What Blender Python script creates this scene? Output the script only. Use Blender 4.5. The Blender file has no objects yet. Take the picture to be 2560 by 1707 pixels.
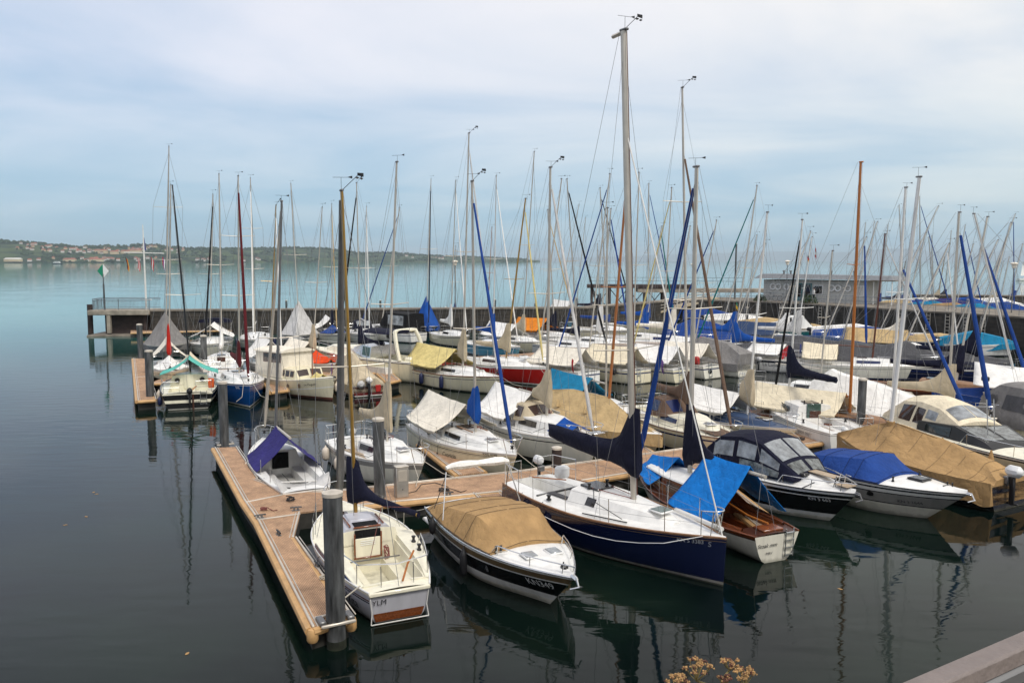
import bpy, bmesh, math, random
from mathutils import Vector, noise
R = math.radians
random.seed(7)
sc = bpy.context.scene
col = sc.collection
H, F = 7.5, 2048.0
PITCH = math.atan(201 / F)
# ---------------------------------------------------------------- camera
cd = bpy.data.cameras.new('camera'); cam = bpy.data.objects.new('camera', cd); col.objects.link(cam)
cam.location = (0, 0, H); cam.rotation_euler = (R(90) - PITCH, 0, 0)
cd.sensor_width = 36; cd.lens = 36 * F / 2560; cd.clip_start = 0.1; cd.clip_end = 60000
sc.camera = cam
# ---------------------------------------------------------------- light, sky, exposure
SUN_EL, SUN_AZ = 52, 150          # azimuth clockwise from +Y: behind the viewer's right shoulder
sl = bpy.data.lights.new('sun', 'SUN'); so = bpy.data.objects.new('sun', sl); col.objects.link(so)
sl.energy = 1.5; sl.angle = R(12); sl.color = (1, 0.96, 0.9)
_d = Vector((math.sin(R(SUN_AZ)) * math.cos(R(SUN_EL)), math.cos(R(SUN_AZ)) * math.cos(R(SUN_EL)), math.sin(R(SUN_EL))))
so.rotation_euler = _d.to_track_quat('Z', 'Y').to_euler()
so.location = (30, -40, 60)
w = bpy.data.worlds.new('World'); sc.world = w; w.use_nodes = True
N = w.node_tree.nodes; LK = w.node_tree.links; N.clear()
def nd(t, **k):
    n = N.new(t)
    for a, b in k.items():
        if a == 'op': n.operation = b
        else: setattr(n, a, b)
    return n
def mth(op, a, b=None, clamp=False):
    n = nd('ShaderNodeMath', op=op); n.use_clamp = clamp
    for i, x in enumerate((a, b)):
        if x is None: continue
        if isinstance(x, (int, float)): n.inputs[i].default_value = x
        else: LK.new(x, n.inputs[i])
    return n.outputs[0]
sky = nd('ShaderNodeTexSky'); sky.sky_type = 'NISHITA'; sky.sun_disc = False
sky.sun_elevation = R(SUN_EL); sky.sun_rotation = R(SUN_AZ); sky.air_density = 1.2; sky.dust_density = 1.5; sky.ozone_density = 2.0
tc = nd('ShaderNodeTexCoord'); sp = nd('ShaderNodeSeparateXYZ'); LK.new(tc.outputs['Generated'], sp.inputs[0])
X_, Y_, Z_ = sp.outputs
zc = mth('MAXIMUM', Z_, 0.0)
den = mth('ADD', zc, 0.12)
cx_ = mth('DIVIDE', X_, den); cy_ = mth('DIVIDE', Y_, den)
cb = nd('ShaderNodeCombineXYZ'); LK.new(mth('MULTIPLY', cx_, 0.75), cb.inputs[0]); LK.new(cy_, cb.inputs[1])
nz = nd('ShaderNodeTexNoise'); nz.inputs['Scale'].default_value = 0.72; nz.inputs['Detail'].default_value = 7; nz.inputs['Roughness'].default_value = 0.53; nz.inputs['Distortion'].default_value = 0.5
LK.new(cb.outputs[0], nz.inputs['Vector'])
# thin veil: thicker higher up and to the right, broken by noise
veil = mth('MULTIPLY', zc, 1.9)
veil = mth('ADD', veil, mth('MULTIPLY', X_, 0.22))
veil = mth('ADD', veil, mth('MULTIPLY', mth('SUBTRACT', nz.outputs['Fac'], 0.5), 1.5))
veil = mth('ADD', veil, 0.24)
rp = nd('ShaderNodeValToRGB'); LK.new(veil, rp.inputs[0])
e = rp.color_ramp.elements; e[0].position = 0.0; e[0].color = (0.0, 0, 0, 1); e[1].position = 1.0; e[1].color = (1, 1, 1, 1)
rp.color_ramp.interpolation = 'EASE'
# grey-blue overcast veil to bright cream cloud
cm = nd('ShaderNodeMix', data_type='RGBA'); LK.new(rp.outputs[0], cm.inputs[0])
cm.inputs[6].default_value = (2.25, 3.35, 4.7, 1)
wm = nd('ShaderNodeMix', data_type='RGBA'); LK.new(mth('ADD', mth('MULTIPLY', X_, 0.9), 0.5, True), wm.inputs[0]); wm.inputs[6].default_value = (5.5, 5.5, 6.15, 1); wm.inputs[7].default_value = (6.8, 6.5, 6.1, 1); LK.new(wm.outputs[2], cm.inputs[7])
# horizon band: turquoise haze
hb = nd('ShaderNodeMapRange'); LK.new(zc, hb.inputs[0]); hb.inputs[1].default_value = 0; hb.inputs[2].default_value = 0.2; hb.inputs[3].default_value = 1; hb.inputs[4].default_value = 0
hm = nd('ShaderNodeMix', data_type='RGBA'); LK.new(mth('MULTIPLY', hb.outputs[0], 0.6), hm.inputs[0]); LK.new(cm.outputs[2], hm.inputs[6]); hm.inputs[7].default_value = (1.8, 3.5, 4.4, 1)
fm = nd('ShaderNodeMix', data_type='RGBA'); fm.inputs[0].default_value = 0.88; LK.new(sky.outputs[0], fm.inputs[6]); LK.new(hm.outputs[2], fm.inputs[7])
bg = nd('ShaderNodeBackground'); bg.inputs[1].default_value = 0.11; LK.new(fm.outputs[2], bg.inputs[0])
wo = nd('ShaderNodeOutputWorld'); LK.new(bg.outputs[0], wo.inputs[0])
sc.view_settings.view_transform = 'Standard'; sc.view_settings.look = 'None'; sc.view_settings.exposure = 0.58; sc.view_settings.gamma = 1
sc.cycles.max_bounces = 6; sc.cycles.transparent_max_bounces = 12
# ---------------------------------------------------------------- pixel -> point on a horizontal plane (photo at 2352 wide)
def W(x, y, z=0.0):
    X = x * 2560 / 2352 - 1280; Y = y * 2560 / 2352 - 853.5
    a = F * math.cos(PITCH) - Y * math.sin(PITCH); b = -F * math.sin(PITCH) - Y * math.cos(PITCH)
    t = (z - H) / b
    return Vector((X * t, a * t, z))
def WY(x, y, wy):                 # point at ground distance wy on the ray
    X = x * 2560 / 2352 - 1280; Y = y * 2560 / 2352 - 853.5
    a = F * math.cos(PITCH) - Y * math.sin(PITCH); b = -F * math.sin(PITCH) - Y * math.cos(PITCH)
    t = wy / a
    return Vector((X * t, wy, H + b * t))
# ---------------------------------------------------------------- materials
MATS = {}
def S(r, g, b):
    f = lambda c: (c / 255 / 12.92) if c <= 10 else ((c / 255 + 0.055) / 1.055) ** 2.4
    return (f(r), f(g), f(b))
def mat(name, c, rough=0.5, var=0.12, vs=3.0, bump=0.0, bs=8.0, metal=0.0, stretch=(1, 1, 1), c2=None, detail=4, coat=0.0, spec=0.5):
    m = bpy.data.materials.new(name); m.use_nodes = True; MATS[name] = m
    t = m.node_tree; n = t.nodes; l = t.links; p = n['Principled BSDF']
    p.inputs['Roughness'].default_value = rough; p.inputs['Metallic'].default_value = metal
    p.inputs['Coat Weight'].default_value = coat; p.inputs['Coat Roughness'].default_value = 0.08; p.inputs['Specular IOR Level'].default_value = spec
    g = n.new('ShaderNodeTexCoord'); mp = n.new('ShaderNodeMapping'); mp.inputs['Scale'].default_value = stretch; l.new(g.outputs['Object'], mp.inputs[0])
    a = n.new('ShaderNodeTexNoise'); a.inputs['Scale'].default_value = vs; a.inputs['Detail'].default_value = detail; a.inputs['Roughness'].default_value = 0.6; l.new(mp.outputs[0], a.inputs['Vector'])
    r = n.new('ShaderNodeValToRGB'); l.new(a.outputs['Fac'], r.inputs[0])
    r.color_ramp.elements[0].position = 0.3; r.color_ramp.elements[1].position = 0.7
    lo = c2 or tuple(x * (1 - var * 1.6) for x in c)
    hi = c if c2 else tuple(min(1, x * (1 + var * 0.6)) for x in c)
    r.color_ramp.elements[0].color = (*lo, 1); r.color_ramp.elements[1].color = (*hi, 1)
    l.new(r.outputs[0], p.inputs['Base Color'])
    if bump:
        b2 = n.new('ShaderNodeTexNoise'); b2.inputs['Scale'].default_value = bs; b2.inputs['Detail'].default_value = 3; l.new(mp.outputs[0], b2.inputs['Vector'])
        bp = n.new('ShaderNodeBump'); bp.inputs['Strength'].default_value = bump; bp.inputs['Distance'].default_value = 0.05; l.new(b2.outputs['Fac'], bp.inputs['Height']); l.new(bp.outputs[0], p.inputs['Normal'])
    return m
def gel(name, c, rough=0.22, var=0.09):
    # gelcoat: faint vertical run marks, patchy scum just above the waterline (local z = 0)
    m = mat(name, c, rough, var, 1.6, stretch=(2.6, 2.6, .45), coat=0.25); n = m.node_tree.nodes; l = m.node_tree.links; pb = n['Principled BSDF']; src = pb.inputs['Base Color'].links[0].from_socket
    g = [q for q in n if q.type == 'TEX_COORD'][0]; sp = n.new('ShaderNodeSeparateXYZ'); l.new(g.outputs['Object'], sp.inputs[0]); a = n.new('ShaderNodeTexNoise'); a.inputs['Scale'].default_value = 5; a.inputs['Detail'].default_value = 4; l.new(g.outputs['Object'], a.inputs['Vector'])
    q = n.new('ShaderNodeMath'); q.operation = 'MULTIPLY_ADD'; l.new(a.outputs['Fac'], q.inputs[0]); q.inputs[1].default_value = -.22; l.new(sp.outputs[2], q.inputs[2]); r = n.new('ShaderNodeMapRange'); r.interpolation_type = 'SMOOTHSTEP'; l.new(q.outputs[0], r.inputs[0]); r.inputs[1].default_value = -.08; r.inputs[2].default_value = .04; r.inputs[3].default_value = .45; r.inputs[4].default_value = 0
    x = n.new('ShaderNodeMix'); x.data_type = 'RGBA'; l.new(r.outputs[0], x.inputs[0]); l.new(src, x.inputs[6]); x.inputs[7].default_value = (.085, .08, .045, 1); l.new(x.outputs[2], pb.inputs['Base Color']); return m
def fab(name, c, var=0.16, bump=0.7):
    m = mat(name, c, 0.85, var, 1.6, bump=bump, bs=2.6, stretch=(1.2, 1.6, 0.7), spec=0.25); n = m.node_tree.nodes; l = m.node_tree.links; bp = [q for q in n if q.type == 'BUMP'][0]; src = bp.inputs['Height'].links[0].from_socket
    # sharp creases: fold the noise about its middle value
    a = n.new('ShaderNodeMath'); a.operation = 'SUBTRACT'; a.inputs[1].default_value = .5; l.new(src, a.inputs[0]); b = n.new('ShaderNodeMath'); b.operation = 'ABSOLUTE'; l.new(a.outputs[0], b.inputs[0]); c2 = n.new('ShaderNodeMath'); c2.operation = 'POWER'; c2.inputs[1].default_value = .6; l.new(b.outputs[0], c2.inputs[0]); l.new(c2.outputs[0], bp.inputs['Height']); bp.inputs['Distance'].default_value = .06; return m
gel('white_gelcoat', (0.80, 0.79, 0.74)); gel('deck_white', (0.80, 0.79, 0.75), 0.4); gel('cream_gelcoat', (0.72, 0.66, 0.47)); gel('warm_white_gelcoat', (0.76, 0.73, 0.62))
gel('pale_cream_deck', (0.80, 0.76, 0.60), 0.4); gel('lavender_grey', (0.50, 0.50, 0.54), 0.35); gel('navy_gelcoat', (0.004, 0.008, 0.036), 0.1); gel('black_gelcoat', (0.007, 0.007, 0.008), 0.12)
gel('blue_gelcoat', (0.005, 0.055, 0.20), 0.15); gel('red_gelcoat', (0.33, 0.012, 0.01), 0.2); gel('maroon_gelcoat', (0.12, 0.012, 0.012), 0.2); gel('grey_gelcoat', (0.28, 0.27, 0.25), 0.25)
gel('gold_brown_stripe', (0.16, 0.105, 0.05), 0.2); gel('dark_stripe', (0.012, 0.014, 0.025), 0.2); gel('navy_stripe', (0.01, 0.02, 0.09), 0.2); gel('teal_gelcoat', (0.01, 0.12, 0.13), 0.2); gel('brown_stripe', (0.10, 0.03, 0.015), 0.3)
gel('antifoul_black', (0.012, 0.012, 0.013), 0.6); gel('antifoul_red', (0.16, 0.02, 0.015), 0.6); gel('sky_blue_gelcoat', (0.08, 0.30, 0.42), 0.3)
gel('blue_deck', (0.03, 0.06, 0.13), 0.6); gel('tan_deck', (0.40, 0.30, 0.19), 0.6)
mat('varnished_wood', (0.22, 0.062, 0.018), 0.25, 0.35, 3, stretch=(0.6, 9, 9), coat=0.4); mat('dark_wood', (0.075, 0.026, 0.014), 0.3, 0.35, 3, stretch=(0.6, 9, 9), coat=0.3); mat('teak', (0.30, 0.16, 0.08), 0.6, 0.25, 3, stretch=(0.5, 14, 6))
mat('orange_wood', (0.42, 0.14, 0.025), 0.35, 0.2, 3, stretch=(6, 6, 0.5)); mat('gold_alloy', (0.40, 0.235, 0.055), 0.35, 0.12, 2, metal=0.55); mat('brown_alloy', (0.15, 0.08, 0.03), 0.35, 0.12, 2, metal=0.4)
mat('alloy', (0.59, 0.54, 0.46), 0.45, 0.1, 2, metal=0.4); mat('white_alloy', (0.72, 0.71, 0.67), 0.35, 0.06); mat('dark_alloy', (0.19, 0.19, 0.19), 0.4, 0.15, metal=0.5); mat('steel', (0.68, 0.68, 0.67), 0.22, 0.05, metal=0.9); mat('wire', (0.22, 0.22, 0.22), 0.4, 0.05, metal=0.4)
mat('black_plastic', (0.012, 0.012, 0.013), 0.4, 0.1); mat('white_plastic', (0.74, 0.74, 0.72), 0.4, 0.06); mat('seam_cloth', (0.10, 0.07, 0.04), .9, .1); mat('rope', (0.50, 0.46, 0.38), 0.9, 0.2, 20); mat('dark_rope', (0.03, 0.03, 0.035), 0.9, 0.2, 20); mat('red_rope', (0.22, 0.07, 0.06), 0.9, 0.3, 20)
fab('canvas_white', (0.84, 0.82, 0.77), .1); fab('canvas_cream', (0.76, 0.67, 0.49), .12); fab('canvas_ivory', (0.80, 0.74, 0.62), .12); fab('canvas_yellow', (0.66, 0.54, 0.22)); fab('canvas_tan', (0.40, 0.25, 0.11)); fab('canvas_sand', (0.50, 0.36, 0.18)); fab('canvas_beige', (0.50, 0.42, 0.29))
fab('canvas_grey', (0.22, 0.21, 0.20)); fab('canvas_dark_grey', (0.085, 0.085, 0.09)); fab('canvas_light_grey', (0.55, 0.54, 0.52)); fab('canvas_navy', (0.006, 0.007, 0.022)); fab('canvas_indigo', (0.03, 0.025, 0.15)); fab('canvas_blue', (0.008, 0.075, 0.34)); fab('canvas_royal', (0.014, 0.055, 0.24)); fab('canvas_slate', (0.03, 0.055, 0.12)); fab('canvas_sky', (0.004, 0.18, 0.58)); fab('canvas_cyan', (0.01, 0.20, 0.36))
fab('canvas_brown', (0.14, 0.09, 0.062)); fab('canvas_maroon', (0.10, 0.01, 0.014)); fab('canvas_red', (0.45, 0.02, 0.012)); fab('canvas_orange', (0.72, 0.22, 0.012)); fab('canvas_vermilion', (0.75, 0.07, 0.01)); fab('canvas_mint', (0.12, 0.50, 0.42)); fab('canvas_black', (0.008, 0.008, 0.009)); fab('canvas_teal', (0.005, 0.14, 0.14))
mat('dark_glass', (0.014, 0.013, 0.014), 0.06, 0.1, spec=0.7); mat('smoke_glass', (0.045, 0.028, 0.025), 0.06, 0.1, spec=0.7); mat('green_glass', (0.055, 0.10, 0.085), 0.05, 0.2, spec=0.8)
mat('screen_glass', (0.16, 0.175, 0.17), 0.08, 0.75, 4.5, bump=0.2, bs=4, spec=0.8); mat('clear_vinyl', (0.30, 0.32, 0.33), 0.12, 0.45, 2.2, bump=0.5, bs=5, spec=0.8); mat('lettering_dark', (0.02, 0.02, 0.025), 0.5, 0); mat('lettering_white', (0.7, 0.7, 0.68), 0.5, 0); mat('lettering_grey', (0.2, 0.21, 0.23), 0.5, 0); mat('lettering_yellow', (0.7, 0.5, 0.05), 0.5, 0)
mat('fender_black', (0.012, 0.012, 0.014), 0.5, 0.1); mat('fender_navy', (0.008, 0.014, 0.06), 0.5, 0.1); mat('fender_white', (0.66, 0.58, 0.48), 0.5, 0.12)
mat('pile_steel', (0.125, 0.13, 0.132), 0.5, 0.55, 1.7, stretch=(3.5, 3.5, 0.6), metal=0.25, detail=6); mat('algae', (.022, .026, .014), .7, .5, 6); mat('pile_cap', (0.55, 0.50, 0.42), 0.6, 0.2); mat('pile_dark', (0.045, 0.03, 0.026), 0.8, 0.3, 2)
mat('pontoon_float', (0.05, 0.047, 0.04), 0.8, 0.4, 2); mat('roll_fender', (0.56, 0.335, 0.14), 0.55, 0.14, 5); mat('rust_plate', (0.30, 0.12, 0.035), 0.8, 0.4, 4)
mat('stainless', (0.50, 0.47, 0.42), 0.32, 0.16, 2, metal=0.55)
mat('concrete', (0.33, 0.29, 0.23), 0.9, 0.3, 1.2, bump=0.4, bs=6); mat('stone_cap', (0.22, 0.19, 0.15), 0.9, 0.35, 1.0, bump=0.4, bs=4); mat('rail_steel', (0.20, 0.23, 0.25), 0.5, 0.2, metal=0.4); mat('roof_metal', (0.16, 0.17, 0.18), 0.5, 0.15)
mat('cladding', (0.55, 0.54, 0.50), 0.7, 0.1, 4); mat('teal_door', (0.04, 0.16, 0.18), 0.4, 0.2); mat('orange_plastic', (0.62, 0.10, 0.015), 0.5, 0.1); mat('red_plastic', (0.42, 0.02, 0.015), 0.45, 0.1)
mat('handrail_paint', (0.20, 0.165, 0.15), 0.6, 0.16, 6, bump=0.15, bs=40); mat('leaf_green', (0.05, 0.085, 0.025), 0.7, 0.4, 3); mat('dry_flower', (0.42, 0.25, 0.10), 0.9, 0.35, 30); mat('dry_flower_dark', (0.12, 0.045, 0.03), 0.9, 0.3, 30); mat('dry_stem', (0.28, 0.21, 0.075), 0.8, 0.3, 20)
mat('flag_gold', (0.62, 0.36, 0.02), 0.8, 0.05); mat('flag_red', (0.46, 0.015, 0.02), 0.8, 0.05); mat('flag_black', (0.01, 0.01, 0.01), 0.8, 0.05); mat('flag_white', (0.7, 0.7, 0.68), 0.8, 0.05); mat('flag_blue', (0.01, 0.03, 0.2), 0.8, 0.05); mat('flag_purple', (0.16, 0.07, 0.28), 0.8, 0.1); mat('signal_green', (0.005, 0.22, 0.12), 0.6, 0.05)
def brick_mat(name, a, b, mortar, sx, sy, bump=0.8):
    m = bpy.data.materials.new(name); m.use_nodes = True; MATS[name] = m; t = m.node_tree; n = t.nodes; l = t.links; p = n['Principled BSDF']; p.inputs['Roughness'].default_value = 0.9
    g = n.new('ShaderNodeTexCoord'); br = n.new('ShaderNodeTexBrick'); l.new(g.outputs['UV'], br.inputs['Vector'])
    br.inputs['Color1'].default_value = (*a, 1); br.inputs['Color2'].default_value = (*b, 1); br.inputs['Mortar'].default_value = (*mortar, 1)
    br.inputs['Scale'].default_value = 1; br.inputs['Brick Width'].default_value = sx; br.inputs['Row Height'].default_value = sy; br.inputs['Mortar Size'].default_value = 0.018
    nn = n.new('ShaderNodeTexNoise'); nn.inputs['Scale'].default_value = 0.9; nn.inputs['Detail'].default_value = 6; l.new(g.outputs['Object'], nn.inputs['Vector'])
    mr = n.new('ShaderNodeMapRange'); l.new(nn.outputs['Fac'], mr.inputs[0]); mr.inputs[1].default_value = 0.3; mr.inputs[2].default_value = 0.7; mr.inputs[3].default_value = 0.45; mr.inputs[4].default_value = 1.3
    mx = n.new('ShaderNodeMix'); mx.data_type = 'RGBA'; mx.blend_type = 'MULTIPLY'; mx.inputs[0].default_value = 1; l.new(br.outputs['Color'], mx.inputs[6]); l.new(mr.outputs[0], mx.inputs[7]); l.new(mx.outputs[2], p.inputs['Base Color'])
    bp = n.new('ShaderNodeBump'); bp.inputs['Strength'].default_value = bump; bp.inputs['Distance'].default_value = 0.05; l.new(br.outputs['Fac'], bp.inputs['Height']); bp.invert = True; l.new(bp.outputs[0], p.inputs['Normal'])
    return m
brick_mat('quay_stone', (0.062, 0.053, 0.042), (0.04, 0.035, 0.029), (0.018, 0.016, 0.013), 0.8, 0.36)
def grate_mat():
    m = bpy.data.materials.new('pontoon_grating'); m.use_nodes = True; MATS['pontoon_grating'] = m; t = m.node_tree; n = t.nodes; l = t.links; p = n['Principled BSDF']; p.inputs['Roughness'].default_value = 0.85
    g = n.new('ShaderNodeTexCoord')
    br = n.new('ShaderNodeTexBrick'); l.new(g.outputs['Object'], br.inputs['Vector'])
    br.inputs['Color1'].default_value = (0.54, 0.345, 0.20, 1); br.inputs['Color2'].default_value = (0.44, 0.275, 0.16, 1); br.inputs['Mortar'].default_value = (0.24, 0.135, 0.08, 1)
    br.inputs['Scale'].default_value = 1; br.inputs['Brick Width'].default_value = 0.07; br.inputs['Row Height'].default_value = 0.035; br.inputs['Mortar Size'].default_value = 0.006
    nn = n.new('ShaderNodeTexNoise'); nn.inputs['Scale'].default_value = 2.2; nn.inputs['Detail'].default_value = 8; nn.inputs['Roughness'].default_value = 0.7; l.new(g.outputs['Object'], nn.inputs['Vector'])
    mr = n.new('ShaderNodeMapRange'); l.new(nn.outputs['Fac'], mr.inputs[0]); mr.inputs[1].default_value = 0.3; mr.inputs[2].default_value = 0.7; mr.inputs[3].default_value = 0.62; mr.inputs[4].default_value = 1.3
    mx = n.new('ShaderNodeMix'); mx.data_type = 'RGBA'; mx.blend_type = 'MULTIPLY'; mx.inputs[0].default_value = 1; l.new(br.outputs['Color'], mx.inputs[6]); l.new(mr.outputs[0], mx.inputs[7]); l.new(mx.outputs[2], p.inputs['Base Color'])
grate_mat()
def water_mat():
    m = bpy.data.materials.new('lake_water'); m.use_nodes = True; MATS['lake_water'] = m; t = m.node_tree; n = t.nodes; l = t.links; p = n['Principled BSDF']
    p.inputs['Roughness'].default_value = 0.035; p.inputs['IOR'].default_value = 1.333; p.inputs['Specular IOR Level'].default_value = 0.25
    g = n.new('ShaderNodeTexCoord')
    c = n.new('ShaderNodeTexNoise'); c.inputs['Scale'].default_value = 0.16; c.inputs['Detail'].default_value = 5; l.new(g.outputs['Object'], c.inputs['Vector'])
    rr = n.new('ShaderNodeValToRGB'); l.new(c.outputs['Fac'], rr.inputs[0]); rr.color_ramp.elements[0].position = 0.42; rr.color_ramp.elements[1].position = 0.66
    rr.color_ramp.elements[0].color = (0.0016, 0.0045, 0.0040, 1); rr.color_ramp.elements[1].color = (0.0055, 0.0135, 0.0085, 1)
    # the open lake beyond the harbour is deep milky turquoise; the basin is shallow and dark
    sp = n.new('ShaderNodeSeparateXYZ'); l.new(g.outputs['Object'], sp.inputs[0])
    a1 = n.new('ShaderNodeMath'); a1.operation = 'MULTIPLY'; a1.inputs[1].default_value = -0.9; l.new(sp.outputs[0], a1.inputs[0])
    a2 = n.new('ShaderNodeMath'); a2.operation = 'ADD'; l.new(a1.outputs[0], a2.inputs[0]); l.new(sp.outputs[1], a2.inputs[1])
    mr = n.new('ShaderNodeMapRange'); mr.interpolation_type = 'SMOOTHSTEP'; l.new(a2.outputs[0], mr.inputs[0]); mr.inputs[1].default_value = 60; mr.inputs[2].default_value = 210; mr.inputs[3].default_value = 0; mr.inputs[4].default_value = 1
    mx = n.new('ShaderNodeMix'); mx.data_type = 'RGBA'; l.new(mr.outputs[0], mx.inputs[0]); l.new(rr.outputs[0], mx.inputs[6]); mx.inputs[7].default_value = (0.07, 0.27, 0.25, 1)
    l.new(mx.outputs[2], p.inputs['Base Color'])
    mp = n.new('ShaderNodeMapping'); mp.inputs['Scale'].default_value = (0.55, 1.7, 1); mp.inputs['Rotation'].default_value = (0, 0, R(12)); l.new(g.outputs['Object'], mp.inputs[0])
    b1 = n.new('ShaderNodeTexNoise'); b1.inputs['Scale'].default_value = 1.1; b1.inputs['Detail'].default_value = 3; b1.inputs['Roughness'].default_value = 0.45; b1.inputs['Distortion'].default_value = 0.4; l.new(mp.outputs[0], b1.inputs['Vector'])
    b2 = n.new('ShaderNodeTexNoise'); b2.inputs['Scale'].default_value = 0.07; b2.inputs['Detail'].default_value = 2; l.new(g.outputs['Object'], b2.inputs['Vector'])
    pw = n.new('ShaderNodeMapRange'); l.new(b2.outputs['Fac'], pw.inputs[0]); pw.inputs[1].default_value = 0.35; pw.inputs[2].default_value = 0.65; pw.inputs[3].default_value = 0.25; pw.inputs[4].default_value = 1.0
    ml = n.new('ShaderNodeMath'); ml.operation = 'MULTIPLY'; l.new(b1.outputs['Fac'], ml.inputs[0]); l.new(pw.outputs[0], ml.inputs[1])
    bp = n.new('ShaderNodeBump'); bp.inputs['Strength'].default_value = 0.12; bp.inputs['Distance'].default_value = 0.12; l.new(ml.outputs[0], bp.inputs['Height']); l.new(bp.outputs[0], p.inputs['Normal'])
water_mat()
# ---------------------------------------------------------------- mesh helper
class MB:
    def __init__(s): s.v = []; s.f = []; s.m = []; s.uv = None
    def add(s, vs, fs, mi=0):
        o = len(s.v); s.v += [tuple(p) for p in vs]
        for f in fs: s.f.append(tuple(i + o for i in f)); s.m.append(mi)
        return s
    def grid(s, rows, mi=0, close=False, cap0=False, cap1=False):
        n = len(rows[0]); vs = [p for r in rows for p in r]; fs = []
        for i in range(len(rows) - 1):
            for j in range(n if close else n - 1):
                a = i * n + j; b = i * n + (j + 1) % n
                fs.append((a, b, b + n, a + n))
        if cap0: fs.append(tuple(range(n - 1, -1, -1)))
        if cap1: fs.append(tuple((len(rows) - 1) * n + j for j in range(n)))
        return s.add(vs, fs, mi)
    def tube(s, pts, r, k=6, mi=0, ry=None):
        pts = [Vector(p) for p in pts]; rs = r if isinstance(r, (list, tuple)) else [r] * len(pts); rows = []
        d0 = (pts[-1] - pts[0]); up = Vector((0, 0, 1)) if abs(d0.normalized().z) < 0.9 else Vector((1, 0, 0))
        for i, p in enumerate(pts):
            d = (pts[min(i + 1, len(pts) - 1)] - pts[max(i - 1, 0)])
            if d.length < 1e-9: d = Vector((0, 0, 1))
            d.normalize(); a = d.cross(up)
            if a.length < 1e-4: a = d.cross(Vector((0, 1, 0)))
            a.normalize(); b = a.cross(d).normalized(); q = ry if ry else 1
            rows.append([p + a * (rs[i] * q * math.cos(2 * math.pi * j / k)) + b * (rs[i] * math.sin(2 * math.pi * j / k)) for j in range(k)])
        return s.grid(rows, mi, True, True, True)
    def box(s, c, d, mi=0, rz=0, bev=0.0):
        x, y, z = [q / 2 for q in d]; co, si = math.cos(rz), math.sin(rz)
        def T(p): return (c[0] + p[0] * co - p[1] * si, c[1] + p[0] * si + p[1] * co, c[2] + p[2])
        if bev <= 0:
            vs = [T((sx * x, sy * y, sz * z)) for sz in (-1, 1) for sx, sy in ((-1, -1), (1, -1), (1, 1), (-1, 1))]
            return s.add(vs, [(3, 2, 1, 0), (4, 5, 6, 7), (0, 1, 5, 4), (1, 2, 6, 5), (2, 3, 7, 6), (3, 0, 4, 7)], mi)
        e = min(bev, x * .9, y * .9, z * .9); rows = []
        for zz, k in ((-z, e), (-z + e, 0), (z - e, 0), (z, e)):
            rows.append([T((px, py, zz)) for px, py in ((-x + k, -y + e), (-x + e, -y + k), (x - e, -y + k), (x - k, -y + e), (x - k, y - e), (x - e, y - k), (-x + e, y - k), (-x + k, y - e))])
        return s.grid(rows, mi, True, True, True)
    def lathe(s, c, prof, k=12, mi=0, ax='z'):
        rows = []
        for r, h in prof:
            ring = []
            for j in range(k):
                a = 2 * math.pi * j / k
                if ax == 'z': ring.append((c[0] + r * math.cos(a), c[1] + r * math.sin(a), c[2] + h))
                elif ax == 'x': ring.append((c[0] + h, c[1] + r * math.cos(a), c[2] + r * math.sin(a)))
                else: ring.append((c[0] + r * math.sin(a), c[1] + h, c[2] + r * math.cos(a)))
            rows.append(ring)
        return s.grid(rows, mi, True, True, True)
    def prism(s, poly, z0, z1, mi=0, mtop=None):
        n = len(poly); vs = [(p[0], p[1], z0) for p in poly] + [(p[0], p[1], z1) for p in poly]
        s.add(vs, [tuple(range(n - 1, -1, -1))] + [(i, (i + 1) % n, n + (i + 1) % n, n + i) for i in range(n)], mi)
        return s.add(vs[n:], [tuple(range(n))], mi if mtop is None else mtop)
    def build(s, name, mats, parent=None, sharp=38, flat=False):
        me = bpy.data.meshes.new(name); me.from_pydata(s.v, [], s.f)
        if isinstance(mats, str): mats = [mats]
        for q in mats: me.materials.append(MATS[q])
        if len(mats) > 1: me.polygons.foreach_set('material_index', s.m)
        if s.uv:
            uvl = me.uv_layers.new()
            for lp in me.loops: uvl.data[lp.index].uv = s.uv[lp.vertex_index]
        bm = bmesh.new(); bm.from_mesh(me); bmesh.ops.recalc_face_normals(bm, faces=bm.faces); bm.to_mesh(me); bm.free()
        if not flat:
            me.polygons.foreach_set('use_smooth', [True] * len(me.polygons)); me.set_sharp_from_angle(angle=R(sharp))
        o = bpy.data.objects.new(name, me); col.objects.link(o)
        if parent: o.parent = parent
        return o
def tag(o, label, cat, group=None):
    o['label'] = label; o['category'] = cat
    if group: o['group'] = group
    return o
def empty(name, loc, rz, label, cat, group=None):
    o = bpy.data.objects.new(name, None); col.objects.link(o); o.location = loc; o.rotation_euler = (0, 0, rz); o.empty_display_size = 0.3
    return tag(o, label, cat, group)
def struct(o, kind='structure'): o['kind'] = kind; return o
def lerp(a, b, t): return a + (b - a) * t
def sst(a, b, x):
    t = max(0, min(1, (x - a) / (b - a))); return t * t * (3 - 2 * t)
_tc = {}
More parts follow.
